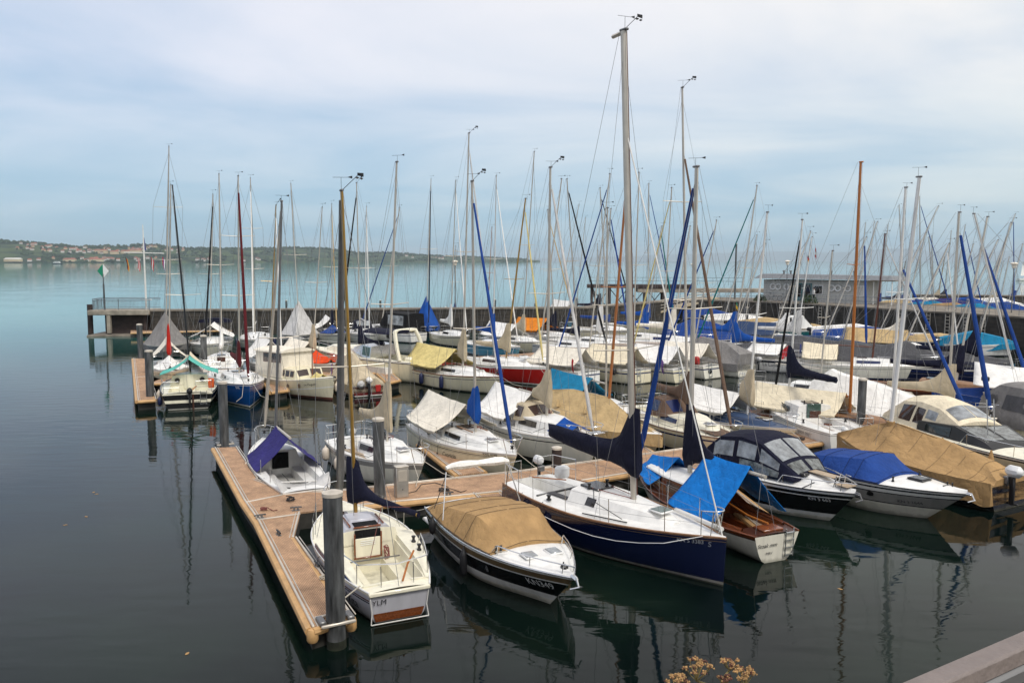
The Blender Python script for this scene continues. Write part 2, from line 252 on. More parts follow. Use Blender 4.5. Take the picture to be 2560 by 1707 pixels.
def text_mesh(txt, size, bold=0.0, shear=0.0):
    cu = bpy.data.curves.new('txt', 'FONT'); cu.body = txt; cu.size = size; cu.shear = shear; cu.offset = bold; cu.resolution_u = 3
    o = bpy.data.objects.new('txt', cu); col.objects.link(o); bpy.context.view_layer.update()
    dg = bpy.context.evaluated_depsgraph_get(); me = bpy.data.meshes.new_from_object(o.evaluated_get(dg))
    bm = bmesh.new(); bm.from_mesh(me); bmesh.ops.triangulate(bm, faces=bm.faces)
    vs = [tuple(v.co) for v in bm.verts]; fs = [tuple(v.index for v in f.verts) for f in bm.faces]; bm.free()
    bpy.data.objects.remove(o); bpy.data.curves.remove(cu); bpy.data.meshes.remove(me)
    wd = max(v[0] for v in vs) - min(v[0] for v in vs)
    return vs, fs, wd
# ---------------------------------------------------------------- boat kit (local x forward, z=0 waterline)
UP = Vector((0, 0, 1))
class Boat:
    def __init__(s, name, label, cat, bow, stern, B, fb=1.0, fs=0.8, um=0.42, ts=0.7, pb=2.3, wl=0.9, wlb=0.5, ex=0.6, rake=0.5, srake=0.0, dip=0.0, group=None, N=26, L=None, hd=None, end=None):
        if end:                                       # one end known + heading + length
            p = W(*end[1]); d = Vector((math.cos(R(hd)), math.sin(R(hd)), 0))
            if end[0] == 'bow': bw, st = p, p - d * L
            else: st, bw = p, p + d * L
        else: bw, st = W(*bow), W(*stern)
        d = bw - st; d.z = 0; s.L = d.length; s.rz = math.atan2(d.y, d.x); c = (bw + st) / 2; c.z = 0
        s.root = empty(name, c, s.rz, label, cat, group); s.c = c; s.B = B
        s.fb, s.fs, s.um, s.ts, s.pb, s.wl, s.wlb, s.ex, s.rake, s.srake, s.dip, s.N = fb, fs, um, ts, pb, wl, wlb, ex, rake, srake, dip, N
        s.label = label; s.mast_o = None; s.ck = None; s.last_shell = None
    def loc(s, p):                                    # world -> local
        q = Vector(p) - s.c; co, si = math.cos(-s.rz), math.sin(-s.rz)
        return Vector((q.x * co - q.y * si, q.x * si + q.y * co, p[2]))
    def wor(s, p):
        co, si = math.cos(s.rz), math.sin(s.rz); return Vector((s.c.x + p[0] * co - p[1] * si, s.c.y + p[0] * si + p[1] * co, p[2]))
    def X(s, u): return -s.L / 2 + u * s.L
    def b(s, u):
        if u < s.um: k = (s.um - u) / s.um; f = 1 - (1 - s.ts) * k ** 2
        else: k = (u - s.um) / (1 - s.um); f = 1 - k ** s.pb
        return max(f, 0.012) * s.B / 2
    def zs(s, u): return s.fs + (s.fb - s.fs) * u ** 1.7 - s.dip * math.sin(math.pi * u)
    def hy(s, u, z):
        h = z / s.zs(u); wr = lerp(s.wl, s.wlb, sst(0.45, 1, u)) if u > 0.45 else lerp(s.wl * 0.93, s.wl, u / 0.45)
        if z >= 0: return s.b(u) * (wr + (1 - wr) * min(h, 1) ** s.ex)
        return s.b(u) * wr * max(0.0, 1 - (-z / 0.5) ** 1.3)
    def hx(s, u, z):
        h = 1 - z / s.zs(u); return s.X(u) - s.rake * h * max(0, (u - 0.4) / 0.6) ** 2.5 + s.srake * h * (1 - u) ** 8
    # hull: bands from the sheer downward [(thickness, material)], then 'top' down to boot z, boot stripe, bottom
    def hull(s, top, bands=(), boot=None, bottom='antifoul_black', deckz=0.0, transom=None):
        mats = [top, bottom] + [b_[1] for b_ in bands] + ([boot[2]] if boot else []) + ([transom] if transom else [])
        mb = MB(); rows = []; us = [i / s.N for i in range(s.N + 1)]; us = [u if u < .6 else .6 + .4 * (1 - (1 - (u - .6) / .4) ** 1.35) for u in us]
        nz_ = 5; mi = []
        for u in us:
            zs = s.zs(u); zz = [zs]; mm = []
            for i, b_ in enumerate(bands): zz.append(zz[-1] - b_[0]); mm.append(2 + i)
            zb = boot[0] if boot else 0.03; z0 = zz[-1]
            for k in range(1, nz_ + 1): zz.append(lerp(z0, zb, k / nz_)); mm.append(0)
            if boot: zz.append(boot[1]); mm.append(2 + len(bands))
            zz += [-0.12, -0.45]; mm += [1, 1]
            side = [(s.hx(u, z), s.hy(u, z), z) for z in zz]
            rows.append(side + [(p[0], -p[1], p[2]) for p in reversed(side)]); mi = mm
        n = len(rows[0]); vs = [p for r in rows for p in r]; mfull = mi + [1] + mi[::-1]
        for j in range(n - 1):
            mb.add([], [], 0)
            for i in range(len(rows) - 1):
                a = i * n + j; mb.f.append((a, a + 1, a + n + 1, a + n)); mb.m.append(mfull[j])
        for j in range(n // 2 - 1):
            mb.f.append((j, n - 1 - j, n - 2 - j, j + 1)); mb.m.append(len(mats) - 1 if transom and mi[j] != 1 else mi[j])
            q = (len(rows) - 1) * n; mb.f.append((q + j, q + j + 1, q + n - 2 - j, q + n - 1 - j)); mb.m.append(mi[j])
        mb.v = vs; s.hullo = mb.build('hull', mats, s.root, 50); return s
    def deck(s, m='deck_white', camber=0.05, ck=None, cw=0.6, cm=None, floor=0.55, seat=0.28, rail='alloy', railr=0.018, seatw=0.45):
        us = sorted(set([i / 20 for i in range(21)] + (list(ck) if ck else []))); rows = []
        def q(u): return min(cw, 0.8 * s.b(u)) / s.b(u)
        vfun = lambda u: [-1, -(1 + q(u)) / 2, -q(u), -q(u) / 2, 0, q(u) / 2, q(u), (1 + q(u)) / 2, 1]
        for u in us: rows.append([(s.X(u), v * s.b(u), s.zs(u) + camber * (1 - v * v) - 0.004) for v in vfun(u)])
        mb = MB(); n = 9; mb.v = [p for r in rows for p in r]
        for i in range(len(us) - 1):
            for j in range(n - 1):
                if ck and us[i] >= ck[0] - 1e-6 and us[i + 1] <= ck[1] + 1e-6 and 2 <= j <= 5: continue
                a = i * n + j; mb.f.append((a, a + 1, a + n + 1, a + n)); mb.m.append(0)
        mb.build('deck', m, s.root, 30); s.ck = ck; s.cw = cw; s.camber = camber
        if ck:
            rows = []
            for k in range(9):
                u = lerp(ck[0], ck[1], k / 8); w_ = q(u) * s.b(u); zt = s.zs(u) + camber * (1 - q(u) ** 2); zf = s.zs(0.2)
                pr = [(w_, zt), (w_ - .03, zf - seat), (w_ * seatw, zf - seat), (w_ * seatw - .02, zf - floor)]
                rows.append([(s.X(u), y, z) for y, z in pr] + [(s.X(u), -y, z) for y, z in reversed(pr)])
            mb = MB().grid(rows, 0, False); mb.f += [tuple(range(8)), tuple(8 * 8 + j for j in range(7, -1, -1))]; mb.m += [0, 0]
            mb.build('cockpit', cm or m, s.root, 30)
        if rail:
            mb = MB()
            for sg in (1, -1):
                mb.tube([(s.X(u), sg * (s.b(u) - .012), s.zs(u) + railr * .7) for u in [i / 24 for i in range(25)]], railr, 6)
            mb.build('toe_rail', rail, s.root)
        return s
    # shell: general cabin / canopy / cover; stations (u, wb, zb, wt, zt, crown)
    def shell(s, name, st, m, nsub=5, skirt=0.0, wr=0.0, sag=0.0, cap=(True, True), parent=None, bulge=0.0, nt=5, smooth=False, hem=0.0, label=None, seed=0, cat=None):
        def ev(k, t):
            i = min(int(k), len(st) - 2); f = k - i
            if smooth: f = f * f * (3 - 2 * f)
            u, wb, zb, wt, zt, cr = [lerp(st[i][j], st[i + 1][j], f) for j in range(6)]
            u = lerp(st[i][0], st[i + 1][0], k - i)
            x = s.X(u)
            if t < 0: return Vector((x, wb + 0.01 * t, zb + skirt * t + (hem * math.sin(k * 5.1) * t)))
            if t <= 1: return Vector((x, lerp(wb, wt, t), lerp(zb, zt, t) - sag * math.sin(math.pi * t) + bulge * math.sin(math.pi * t)))
            q = t - 1; return Vector((x, wt * (1 - q), zt + cr * (1 - (1 - q) ** 2)))
        ts = ([-1, -0.5] if skirt > 0 else []) + [i / nt for i in range(nt + 1)] + [1 + i / 3 for i in (1, 2, 3)]
        ks = [i / nsub for i in range((len(st) - 1) * nsub + 1)]; rows = []
        for k in ks:
            side = []
            for t in ts:
                p = ev(k, t)
                if wr:
                    a = noise.noise(Vector((p.x * 2.2 + seed, p.z * 3 + t, 3.1 + s.c.x))) + 0.6 * noise.noise(Vector((p.x * 5.5 + t * 2, p.z * 2, seed + 9.)))
                    p = p + Vector((0, wr * a, wr * 0.6 * a if t > 0 else 0))
                side.append(p)
            oth = []
            for t in reversed(ts[:-1]):
                p = ev(k, t)
                if wr:
                    a = noise.noise(Vector((p.x * 2.2 + seed + 40, p.z * 3 + t, 3.1 + s.c.y))) + 0.6 * noise.noise(Vector((p.x * 5.5 + t * 2, p.z * 2, seed + 59.)))
                    p = p + Vector((0, wr * a, wr * 0.6 * a if t > 0 else 0))
                oth.append(Vector((p.x, -p.y, p.z)))
            rows.append(side + oth)
        mb = MB().grid(rows, 0, False, cap[0], cap[1]); o = mb.build(name, m, parent or s.root, 34)
        if label: o['label'] = label
        s.last_shell = o; s.ns = nsub; return ev
    def patch(s, ev, name, m, k0, k1, t0, t1, side=1, parent=None, frame=None, off=0.012, n=6, skew=0.0, rim=0.03):
        k0, k1 = k0 / s.ns, k1 / s.ns
        def P_(k, t):
            e = 1e-3; a = ev(min(k + e, k1 + .01), t) - ev(max(k - e, 0), t); b_ = ev(k, t + e) - ev(k, t - e)
            if side < 0: a.y *= -1; b_.y *= -1
            nn = a.cross(b_); 
            if nn.length > 1e-12: nn.normalize()
            p = ev(k, t).copy()
            if side < 0: p.y *= -1
            ctr = Vector((p.x, 0, p.z - 0.8))
            if nn.dot(p - ctr) < 0: nn = -nn
            return p, nn
        def slab(k0, k1, t0, t1, off, nm, mm, par):
            top, bot = [], []
            for i in range(n + 1):
                f = i / n; r1, r2 = [], []
                for j in range(4):
                    g = j / 3; k = lerp(k0, k1, f) + skew * g * (1 if f < .5 else -1) * abs(f - .5) * 2; p, nn = P_(max(0, k), lerp(t0, t1, g))
                    r1.append(p + nn * off); r2.append(p - nn * 0.012)
                top.append(r1); bot.append(r2)
            ring = [[*a, *reversed(c)] for a, c in zip(top, bot)]
            return MB().grid(ring, 0, True, True, True).build(nm, mm, par, 30)
        par = parent or s.last_shell; o = slab(k0, k1, t0, t1, off, name, m, par)
        if frame:
            dk, dt = (k1 - k0) * rim * 1.2, (t1 - t0) * rim * 2.5
            slab(k0 - dk, k1 + dk, t0 - dt, t1 + dt, off * 0.45, 'window_frame', frame, par)
        return o
    def hatch(s, u, v, l, w_, z=None, m='smoke_glass', fr='white_plastic', tilt=0.0, name='hatch'):
        x = s.X(u); y = v * s.b(u); z = z if z is not None else s.zs(u) + s.camber * (1 - v * v)
        o = MB().box((x, y, z + .012), (l, w_, .05), 0, 0, .02).build(name, fr, s.root)
        MB().box((x, y, z + .042), (l * .84, w_ * .84, .02), 0, 0, .012).build('pane', m, o)
        if tilt: o.rotation_euler = (0, 0, 0)
        return o
    # mast with top at a photo pixel
    def mast(s, u, top, m='alloy', r=0.07, zb=None, v=0.0, spr=(0.5,), sw=0.75, vane=1, stay=True, shroud=True, wr=0.0058, back=True, flag=None, sprm=None, k=10, ry=0.72, taper=0.7, fsx=0.93, nostayb=False):
        zb = zb if zb is not None else s.zs(u) + 0.05
        base = Vector((s.X(u), v * s.b(u), zb)); wb = s.wor(base); t = s.loc(WY(top[0], top[1], wb.y)); s.mt, s.mbase = t, base; r = r * .78; taper = min(.95, taper * 1.1)
        pts = [base.lerp(t, i / 8) for i in range(9)]; rs = [r * (1 if i < 5 else lerp(1, taper, (i - 4) / 4)) for i in range(9)]
        # oval section, longer fore and aft
        mb = MB(); rows = []
        for p, rr in zip(pts, rs): rows.append([p + Vector((rr * math.cos(2 * math.pi * j / k), rr * ry * math.sin(2 * math.pi * j / k), 0)) for j in range(k)])
        mb.grid(rows, 0, True, True, True); s.mast_o = o = mb.build('mast', m, s.root)
        hd = t + Vector((0, 0, 0.02)); q = MB().box((t.x + .02, t.y, t.z + .03), (r * 2.8, r * 1.3, .06), 0, 0, .02); q.build('masthead', 'dark_alloy' if vane else m, o)
        if vane:
            q = MB(); a = random.uniform(-.6, .6); h = random.uniform(.18, .34); d = Vector((math.cos(a - s.rz), math.sin(a - s.rz), 0)); b0 = hd + Vector((.05, 0, 0)); b1 = b0 + Vector((0.0, 0, h))
            q.tube([b0, b1], .005, 5); q.tube([b1 - d * .2, b1 + d * .16], .005, 5)
            e_ = b1 + d * .16; q.add([e_, e_ + d * .11 + UP * .04, e_ + d * .11 - UP * .03, e_ + Vector((0, 0, .008))], [(0, 1, 2), (0, 3, 1), (0, 2, 3)])
            if vane > 1:
                e2 = hd + d * .38 + UP * .36; q.tube([hd, e2], .008, 5); q.lathe(e2 + Vector((0, 0, -.08)), [(.0, 0), (.05, .03), (.0, .06)], 6); q.lathe(e2 + d * .1 + Vector((0, 0, -.1)), [(.0, 0), (.045, .03), (.0, .06)], 6)
                q.add([e2, e2 + d * .15 + UP * .06, e2 + d * .15 - UP * .03, e2 + UP * .07], [(0, 1, 2), (0, 3, 1), (0, 2, 3)])
            q.build('wind_vane', 'black_plastic', o)
        for f in spr:
            p = base.lerp(t, f); q = MB()
            for sg in (1, -1): q.tube([p, p + Vector((-.12, sg * sw, .05))], [.022, .014], 6)
            q.build('spreader', sprm or m, o)
        if shroud:
            ch = s.b(u) * .92; zc_ = s.zs(u)
            for sg in (1, -1):
                pth = [Vector((s.X(u) - .1, sg * ch, zc_))] + [base.lerp(t, f) + Vector((-.12, sg * sw, .05)) for f in spr] + [base.lerp(t, .97)]
                MB().tube(pth, wr, 4).build('shroud', 'wire', s.root)
                f = (spr[0] if spr else .6); MB().tube([Vector((s.X(u) - .32, sg * ch, zc_)), base.lerp(t, f - .02)], wr, 4).build('shroud', 'wire', s.root)
        if back: MB().tube([Vector((s.X(0.01), 0, s.zs(0) + .05)), t + Vector((-.12, 0, .03))], wr, 4).build('backstay', 'wire', s.root)
        if stay and not nostayb: MB().tube([Vector((s.X(.985), 0, s.zs(1) + .03)), base.lerp(t, fsx)], wr, 4).build('forestay', 'wire', s.root)
        # halyards slapping along the mast
        MB().tube([base + Vector((-.3, .12, 0)), base.lerp(t, .5) + Vector((-r - .03, .05, 0)), t + Vector((-.06, .03, 0))], wr * .9, 4).build('halyard', 'wire', o)
        MB().tube([base + Vector((.25, -.18, 0)), base.lerp(t, .6) + Vector((r + .05, -.06, 0)), t + Vector((.08, -.02, 0))], wr * .9, 4).build('halyard', 'wire', o)
        if flag:
            z = flag[0]; p = base.lerp(t, z) + Vector((-.12, flag[2] * sw * .8, 0)); q = MB(); n = len(flag[1])
            for i, mm in enumerate(flag[1]):
                rows = [[p + Vector((-.03 * j + .02 * math.sin(i * 2 + j), .02 * math.sin(i + j), -.5 * (i + kk) / n * 1.0 - .06 * j)) for j in range(4)] for kk in (0, 1)]
                q.grid(rows, i)
            q.build('flag', list(flag[1]), s.root)
        return s
    def furl(s, m='canvas_blue', r=0.05, f=0.93, ub=0.97, z0=0.35, b0=None, top=None, stripe=None):
        a = Vector((s.X(ub), 0, s.zs(ub) + .05)) if b0 is None else s.loc(b0); t = s.mbase.lerp(s.mt, f)
        if top is not None: t = s.loc(top)
        t = t + Vector((.08, 0, 0)); d = t - a; n = 14
        pts = [a + d * lerp(z0 / d.length, .985, i / n) for i in range(n + 1)]
        rs = [r * (0.55 if i == 0 else lerp(1.08, .55, (i / n) ** 1.3)) for i in range(n + 1)]
        o = MB().tube(pts, rs, 8).build('furled_sail', m, s.root)
        MB().tube([a, pts[0], t], .009, 5).build('forestay', 'wire', s.root)
        MB().lathe(a + d * (z0 / d.length * .55), [(.02, -.06), (.07, -.05), (.07, -.03), (.04, -.02), (.04, .02), (.07, .03), (.07, .05), (.02, .06)], 10).build('furling_drum', 'black_plastic', s.root)
        return s
    def boom(s, z, ln, m='alloy', swing=0.0, rise=0.0, r=0.045):
        f = (z - s.mbase.z) / (s.mt.z - s.mbase.z); p = s.mbase.lerp(s.mt, f); s.bp = p; a = R(swing); s.bd = Vector((-math.cos(a), math.sin(a), rise)); s.bl = ln
        MB().tube([p + s.bd * .08, p + s.bd * ln], r, 8).build('boom', m, s.root)
        s.bend = p + s.bd * ln; return s
    def sailcover(s, m, h0=1.2, h1=0.28, wd=0.14, ln=None, k=3.2, low=0.12, droop=0.0, wr=.02):
        ln = ln or s.bl + .05; rows = []; n = 18; sd = Vector((-s.bd.y, s.bd.x, 0)).normalized()
        for i in range(n + 1):
            f = i / n; d = -0.24 + f * (ln + .24); p = s.bp + s.bd * d
            zt = h1 * (1 - .45 * f) + h0 * math.exp(-max(d - .12, 0) * k); zb = -low - (.25 * math.exp(-max(d, 0) * 4)) - droop * math.sin(math.pi * f); wq = wd * (1 - .35 * f) * (.45 if i in (0, n) else 1)
            ring = []
            for j in range(12):
                an = 2 * math.pi * j / 12; y = math.cos(an) * wq; v = math.sin(an); z = (zt if v > 0 else -zb) * v
                # upper part leans against the mast: narrower
                if v > 0: y *= (1 - .22 * v)
                nn = wr * noise.noise(Vector((d * 4 + s.c.x, an * 2, 1.7))) * 1.6
                ring.append(p + sd * (y + nn) + UP * (z + nn))
            rows.append(ring)
        return MB().grid(rows, 0, True, True, True).build('sail_cover', m, s.root, 50)
    def tent(s, u0, u1, z0, z1, m, wx=1.0, ez=0.22, flap=0.12, sag=0.05, label=None, dipr=0.04, name='boom_tent', wr=0.014, side=(1, 1), wmin=0.0):
        rows = []; n = 14
        for i in range(n + 1):
            f = i / n; u = lerp(u0, u1, f); rz_ = lerp(z0, z1, f) - dipr * math.sin(math.pi * f); w_ = max(wmin, wx * s.b(u)); ze = s.zs(u) + ez - .05 * abs(math.sin(f * math.pi * 2)); row = []
            for sg in (1, -1):
                r_ = []
                for t in ([-1] if flap else []) + [q / 8 for q in range(9)]:
                    if t < 0: p = Vector((s.X(u), sg * w_ * side[0 if sg > 0 else 1], ze - flap * (1 + .25 * math.sin(f * 17))))
                    else: p = Vector((s.X(u), sg * lerp(w_, 0, t) * side[0 if sg > 0 else 1], lerp(ze, rz_, t) - sag * math.sin(math.pi * t) * (0.55 + .45 * math.cos(math.pi * (f - .5) * 2) ** 2)))
                    a = wr * (noise.noise(Vector((p.x * 2.5, t * 3, sg * 7 + s.c.x))) + .5 * noise.noise(Vector((p.x * 6, t * 5, sg * 3 + s.c.y)))); p += Vector((0, sg * a, a)); r_.append(p)
                row += r_ if sg > 0 else r_[::-1][1:]
            rows.append(row)
        o = MB().grid(rows).build(name, m, s.root, 30)
        if label: o['label'] = label
        sm = o.modifiers.new('cloth', 'SOLIDIFY'); sm.thickness = .012
        return s
    # full-length tarpaulin over a ridge: prof [(u, z_ridge, wt)]
    def cover(s, prof, m, skirt=.3, wr=.025, ov=.04, dz=.03, sag=.03, label=None, nsub=6, cap=(True, True), crown=.04, bulge=0., name='boat_cover', smooth=False):
        st = [(p[0], s.b(p[0]) + ov, s.zs(p[0]) + dz, max(.03, min(p[2], s.b(p[0]))), p[1], crown) for p in prof]
        return s.shell(name, st, m, nsub, skirt, wr, sag, cap, hem=.05, label=label, nt=6, bulge=bulge, smooth=smooth)
    def seams(s, ev, ks, m='seam_cloth', r=.006, hem=True):  # raised seams: thin tubes of darker fabric across the cover
        for sg in (1, -1):
            F = Vector((1, sg, 1))
            for k in ks:
                pts = []
                for i in range(9):
                    q = ev(k, i / 8 * 1.98); pts.append(Vector((q.x, q.y * sg + .012 * sg, q.z + .012)))
                MB().tube(pts, r, 4).build('seam', m, s.root)
            if hem:
                n = 24; kk = ks[-1]; pts = []
                for i in range(n + 1): q = ev(kk * i / n, .03); pts.append(Vector((q.x, q.y * sg + .018 * sg, q.z - .01 + .008 * (i % 2))))
                MB().tube(pts, r * 1.3, 4).build('hem_rope', 'dark_rope', s.root)
    def sternlines(s):
        for sg in (1, -1): s.line('mooring_line', [(s.X(.04), sg * s.b(.04) * .9, s.zs(0) + .05), (s.X(0) - .45, sg * (s.b(0) + .2), s.zs(0) * .75), (s.X(0) - 1.0, sg * (s.b(0) + .45), .55)], .012, 'rope')
    def wirepole(s, pts, r=.012, name='pulpit', m='steel', k=6): return MB().tube(pts, r, k).build(name, m, s.root)
    def pulpit(s, h=.55, u0=.84, over=.1, name='pulpit'):
        z = lambda u: s.zs(u); y0 = s.b(u0) * .92; mb = MB(); tip = s.X(1) + over
        arc = [Vector((lerp(s.X(u0), tip, math.sin(a)), y0 * math.cos(a), lerp(z(u0), z(1), math.sin(a)) + h)) for a in [math.pi / 2 * (i / 6) for i in range(7)]]
        full = arc + [Vector((p.x, -p.y, p.z)) for p in arc[-2::-1]]
        mb.tube([Vector((full[0].x, full[0].y, z(u0)))] + full + [Vector((full[-1].x, full[-1].y, z(u0)))], .014, 6)
        for sg in (1, -1): mb.tube([Vector((s.X(.955), sg * s.b(.955) * .8, z(.95))), Vector((lerp(s.X(u0), tip, .72), sg * y0 * .68, z(.95) + h))], .013, 6)
        mb.build(name, 'steel', s.root); return s
    def pushpit(s, h=.58, u0=.1, gap=True):
        mb = MB(); z = s.zs(0); x0 = s.X(u0); xs = s.X(.012); yb = s.b(.02) * .93; y0 = s.b(u0) * .95
        for sg in (1, -1):
            mb.tube([(x0, sg * y0, z), (x0, sg * y0, z + h), (xs, sg * yb, z + h), (xs, sg * yb * .35, z + h), (xs, sg * yb * .35, z)], .013, 6); mb.tube([(x0, sg * y0, z + h * .5), (xs, sg * yb, z + h * .5), (xs, sg * yb * .35, z + h * .5)], .01, 5); mb.tube([(xs, sg * yb, z), (xs, sg * yb, z + h)], .012, 5)
            mb.build('pushpit', 'steel', s.root); mb = MB()
        return s
    def rails(s, u0=.12, u1=.84, n=4, h=.55, wires=2, m='steel', wr=.004, name='stanchion'):
        us = [lerp(u0, u1, (i + .5) / n) for i in range(n)]
        for sg in (1, -1):
            for u in us: MB().tube([(s.X(u), sg * s.b(u) * .95, s.zs(u)), (s.X(u), sg * s.b(u) * .96, s.zs(u) + h)], .011, 5).build(name, m, s.root)
            for k in range(wires):
                f = (1, .52)[k]; MB().tube([(s.X(u), sg * s.b(u) * .96, s.zs(u) + h * f) for u in [u0] + us + [u1]], wr, 4).build('lifeline', 'wire', s.root)
        return s
    def handrail(s, us, h, m='steel', r=.014, wf=.9, name='bow_rail', sides=(1, -1), tip=True):
        mb = MB()
        for sg in sides:
            mb.tube([(s.X(us[0]), sg * s.b(us[0]) * wf, s.zs(us[0]) + .02)] + [(s.X(u), sg * (s.b(u) * wf), s.zs(u) + h) for u in us[1:]], r, 6)
            for u in us[1:-1:2]: mb.tube([(s.X(u), sg * s.b(u) * wf, s.zs(u) + h), (s.X(u) - .06, sg * s.b(u) * wf * .97, s.zs(u) - .01)], r * .9, 5)
        u = us[-1]
        if tip and len(sides) == 2: mb.tube([(s.X(u), s.b(u) * wf, s.zs(u) + h), (s.X(u) + .1, 0, s.zs(u) + h), (s.X(u), -s.b(u) * wf, s.zs(u) + h)], r, 6)
        mb.build(name, m, s.root); return s
    def text(s, txt, u, z, side, size, m='lettering_dark', shear=0.0, name='lettering', bold=0.0, rel=True):
        vs, fs, wd = text_mesh(txt, size, bold, shear); mb = MB(); out = []
        x0 = s.X(u); zz = (s.zs(u) + z) if rel else z
        for v in vs:
            x = x0 + (v[0] - wd / 2) * (-1 if side > 0 else 1) ; zv = zz + v[1] + (x - x0) * (s.zs(min(1, u + .02)) - s.zs(u)) / (.02 * s.L) * (1 if rel else 0)
            uu = (x + s.L / 2) / s.L
            for _ in range(3): uu += (x - s.hx(min(max(uu, 0), 1), zv)) / s.L
            uu = min(max(uu, 0), 1); out.append((x, side * (s.hy(uu, zv) + .007), zv))
        mb.add(out, fs); mb.build(name, m, s.root, flat=True); return s
    def stext(s, txt, y, z, size, m='lettering_dark', shear=0.0, off=.012, name='lettering'):
        vs, fs, wd = text_mesh(txt, size, 0, shear)
        MB().add([(s.hx(0, z + v[1]) - off, y - (v[0] - wd / 2), z + v[1]) for v in vs], fs).build(name, m, s.root, flat=True); return s
    def winch(s, u, v, z=None, r=.055):
        z = z if z is not None else s.zs(u) + .03
        MB().lathe((s.X(u), v * s.b(u), z), [(r, 0), (r, .03), (r * .6, .05), (r * .6, .1), (r * .95, .13), (r * .9, .15), (0, .15)], 10).build('winch', 'black_plastic', s.root); return s
    def block(s, name, x, y, z, d, m, rz=0, bev=.02, parent=None): return MB().box((x, y, z), d, 0, rz, bev).build(name, m, parent or s.root)
    def line(s, name, pts, r=.012, m='rope', k=5): return MB().tube(pts, r, k).build(name, m, s.root)
    def outboard(s, y=0.3, z=None, m='black_plastic', sc_=1.0, cowl=None, turn=0, up=0):
        z = z if z is not None else s.zs(0); x = s.X(0) - .16 * sc_; k = sc_
        o = MB().box((x, y, z - .28 * k), (.13 * k, .1 * k, .75 * k), 0, 0, .03).build('outboard_motor', 'black_plastic', s.root)
        MB().box((x - .03 * k, y, z + .24 * k), (.46 * k, .27 * k, .3 * k), 0, 0, .1 * k).build('cowling', cowl or m, o)
        MB().box((x - .02, y, z - .62 * k), (.32 * k, .05 * k, .05 * k), 0, 0, .02).build('cavitation_plate', 'black_plastic', o)
        MB().box((x + .14 * k, y, z - .02), (.14 * k, .2 * k, .2 * k), 0, 0, .02).build('clamp', 'dark_alloy', o); return s
    def ladder(s, y=-.3, z0=None, z1=.1, w_=.26, n=3):
        z0 = z0 if z0 is not None else s.zs(0) + .15; mb = MB()
        for k in (-1, 1): mb.tube([(s.hx(0, min(z0, s.zs(0))) - .05, y + k * w_ / 2, z0), (s.hx(0, z1) - .07, y + k * w_ / 2, z1)], .016, 6)
        for i in range(n):
            z = lerp(z1 + .05, z0 - .1, i / (n - 1)); mb.box((s.hx(0, min(z, s.zs(0))) - .06, y, z), (.05, w_, .03))
        mb.build('boarding_ladder', 'steel', s.root); return s
    def anchor(s, m='steel'):
        x = s.X(1); z = s.zs(1); mb = MB(); mb.tube([(x - .35, 0, z + .08), (x + .12, 0, z + .06), (x + .2, 0, z - .1)], .022, 6); mb.tube([(x + .1, .14, z - .16), (x + .22, 0, z - .1), (x + .1, -.14, z - .16)], .02, 6); mb.box((x + .02, 0, z + .02), (.22, .1, .05), 0, 0, .015); mb.build('anchor', m, s.root); return s
    def fender(s, u, side, label, m='fender_black', z=None, ln=.5, r=.1, rope=True, group='fenders hanging on boat sides'):
        z = z if z is not None else s.zs(u) - .3; y = side * (s.hy(u, max(z - ln * .3, .05)) + r * .95 + .02); p = s.wor((s.X(u), y, z))
        o = empty('fender', (p.x, p.y, p.z), s.rz, label, 'fender', group)
        MB().lathe((0, 0, 0), [(.02, .06), (.035, .0), (r * .7, -.05), (r, -.13), (r, -ln + .1), (r * .7, -ln + .03), (.03, -ln), (.0, -ln - .03)], 12).build('bladder', m, o)
        top = Vector((0, -side * (y * side - s.b(u) * .94), s.zs(u) + .05 - z)); MB().tube([(0, 0, .05), (0, -side * .03, (s.zs(u) - z) * .8), tuple(top)], .008, 5).build('lanyard', 'dark_rope', o); return s
# ================================================================ SETTING
# lake: one sheet to the horizon, finer near the harbour
mb = MB(); rad = [0, 60, 200, 800, 3000, 9000, 30000]; rows = []
for r_ in rad[1:]: rows.append([(r_ * math.sin(2 * math.pi * j / 48), 60 + r_ * math.cos(2 * math.pi * j / 48), 0) for j in range(48)])
mb.grid(rows, 0, True, True); struct(mb.build('water', 'lake_water', None, flat=True))

def hillmat():
    m = bpy.data.materials.new('far_hills'); m.use_nodes = True; MATS['far_hills'] = m; t = m.node_tree; n = t.nodes; l = t.links; p = n['Principled BSDF']; p.inputs['Roughness'].default_value = 1; p.inputs['Specular IOR Level'].default_value = 0.1
    g = n.new('ShaderNodeTexCoord'); a = n.new('ShaderNodeTexNoise'); a.inputs['Scale'].default_value = 0.011; a.inputs['Detail'].default_value = 4; a.inputs['Roughness'].default_value = 0.5; l.new(g.outputs['Object'], a.inputs['Vector'])
    r = n.new('ShaderNodeValToRGB'); l.new(a.outputs['Fac'], r.inputs[0]); r.color_ramp.elements[0].position = .46; r.color_ramp.elements[0].color = (.02, .035, .02, 1); r.color_ramp.elements[1].position = .56; r.color_ramp.elements[1].color = (.06, .085, .03, 1)
    l.new(r.outputs[0], p.inputs['Base Color'])
hillmat()
prof = [(-250, 40), (-80, 46), (0, 43), (60, 41), (120, 35), (200, 31), (300, 33), (350, 36), (400, 29), (440, 27), (500, 29), (560, 26), (620, 28), (680, 30), (740, 27), (790, 22), (830, 17), (870, 19), (900, 18), (960, 13), (1020, 10), (1080, 8), (1140, 6), (1190, 3.5), (1235, 1)]
def hp(x):
    for (a, ya), (b_, yb) in zip(prof, prof[1:]):
        if a <= x <= b_: return lerp(ya, yb, (x - a) / (b_ - a))
    return 1
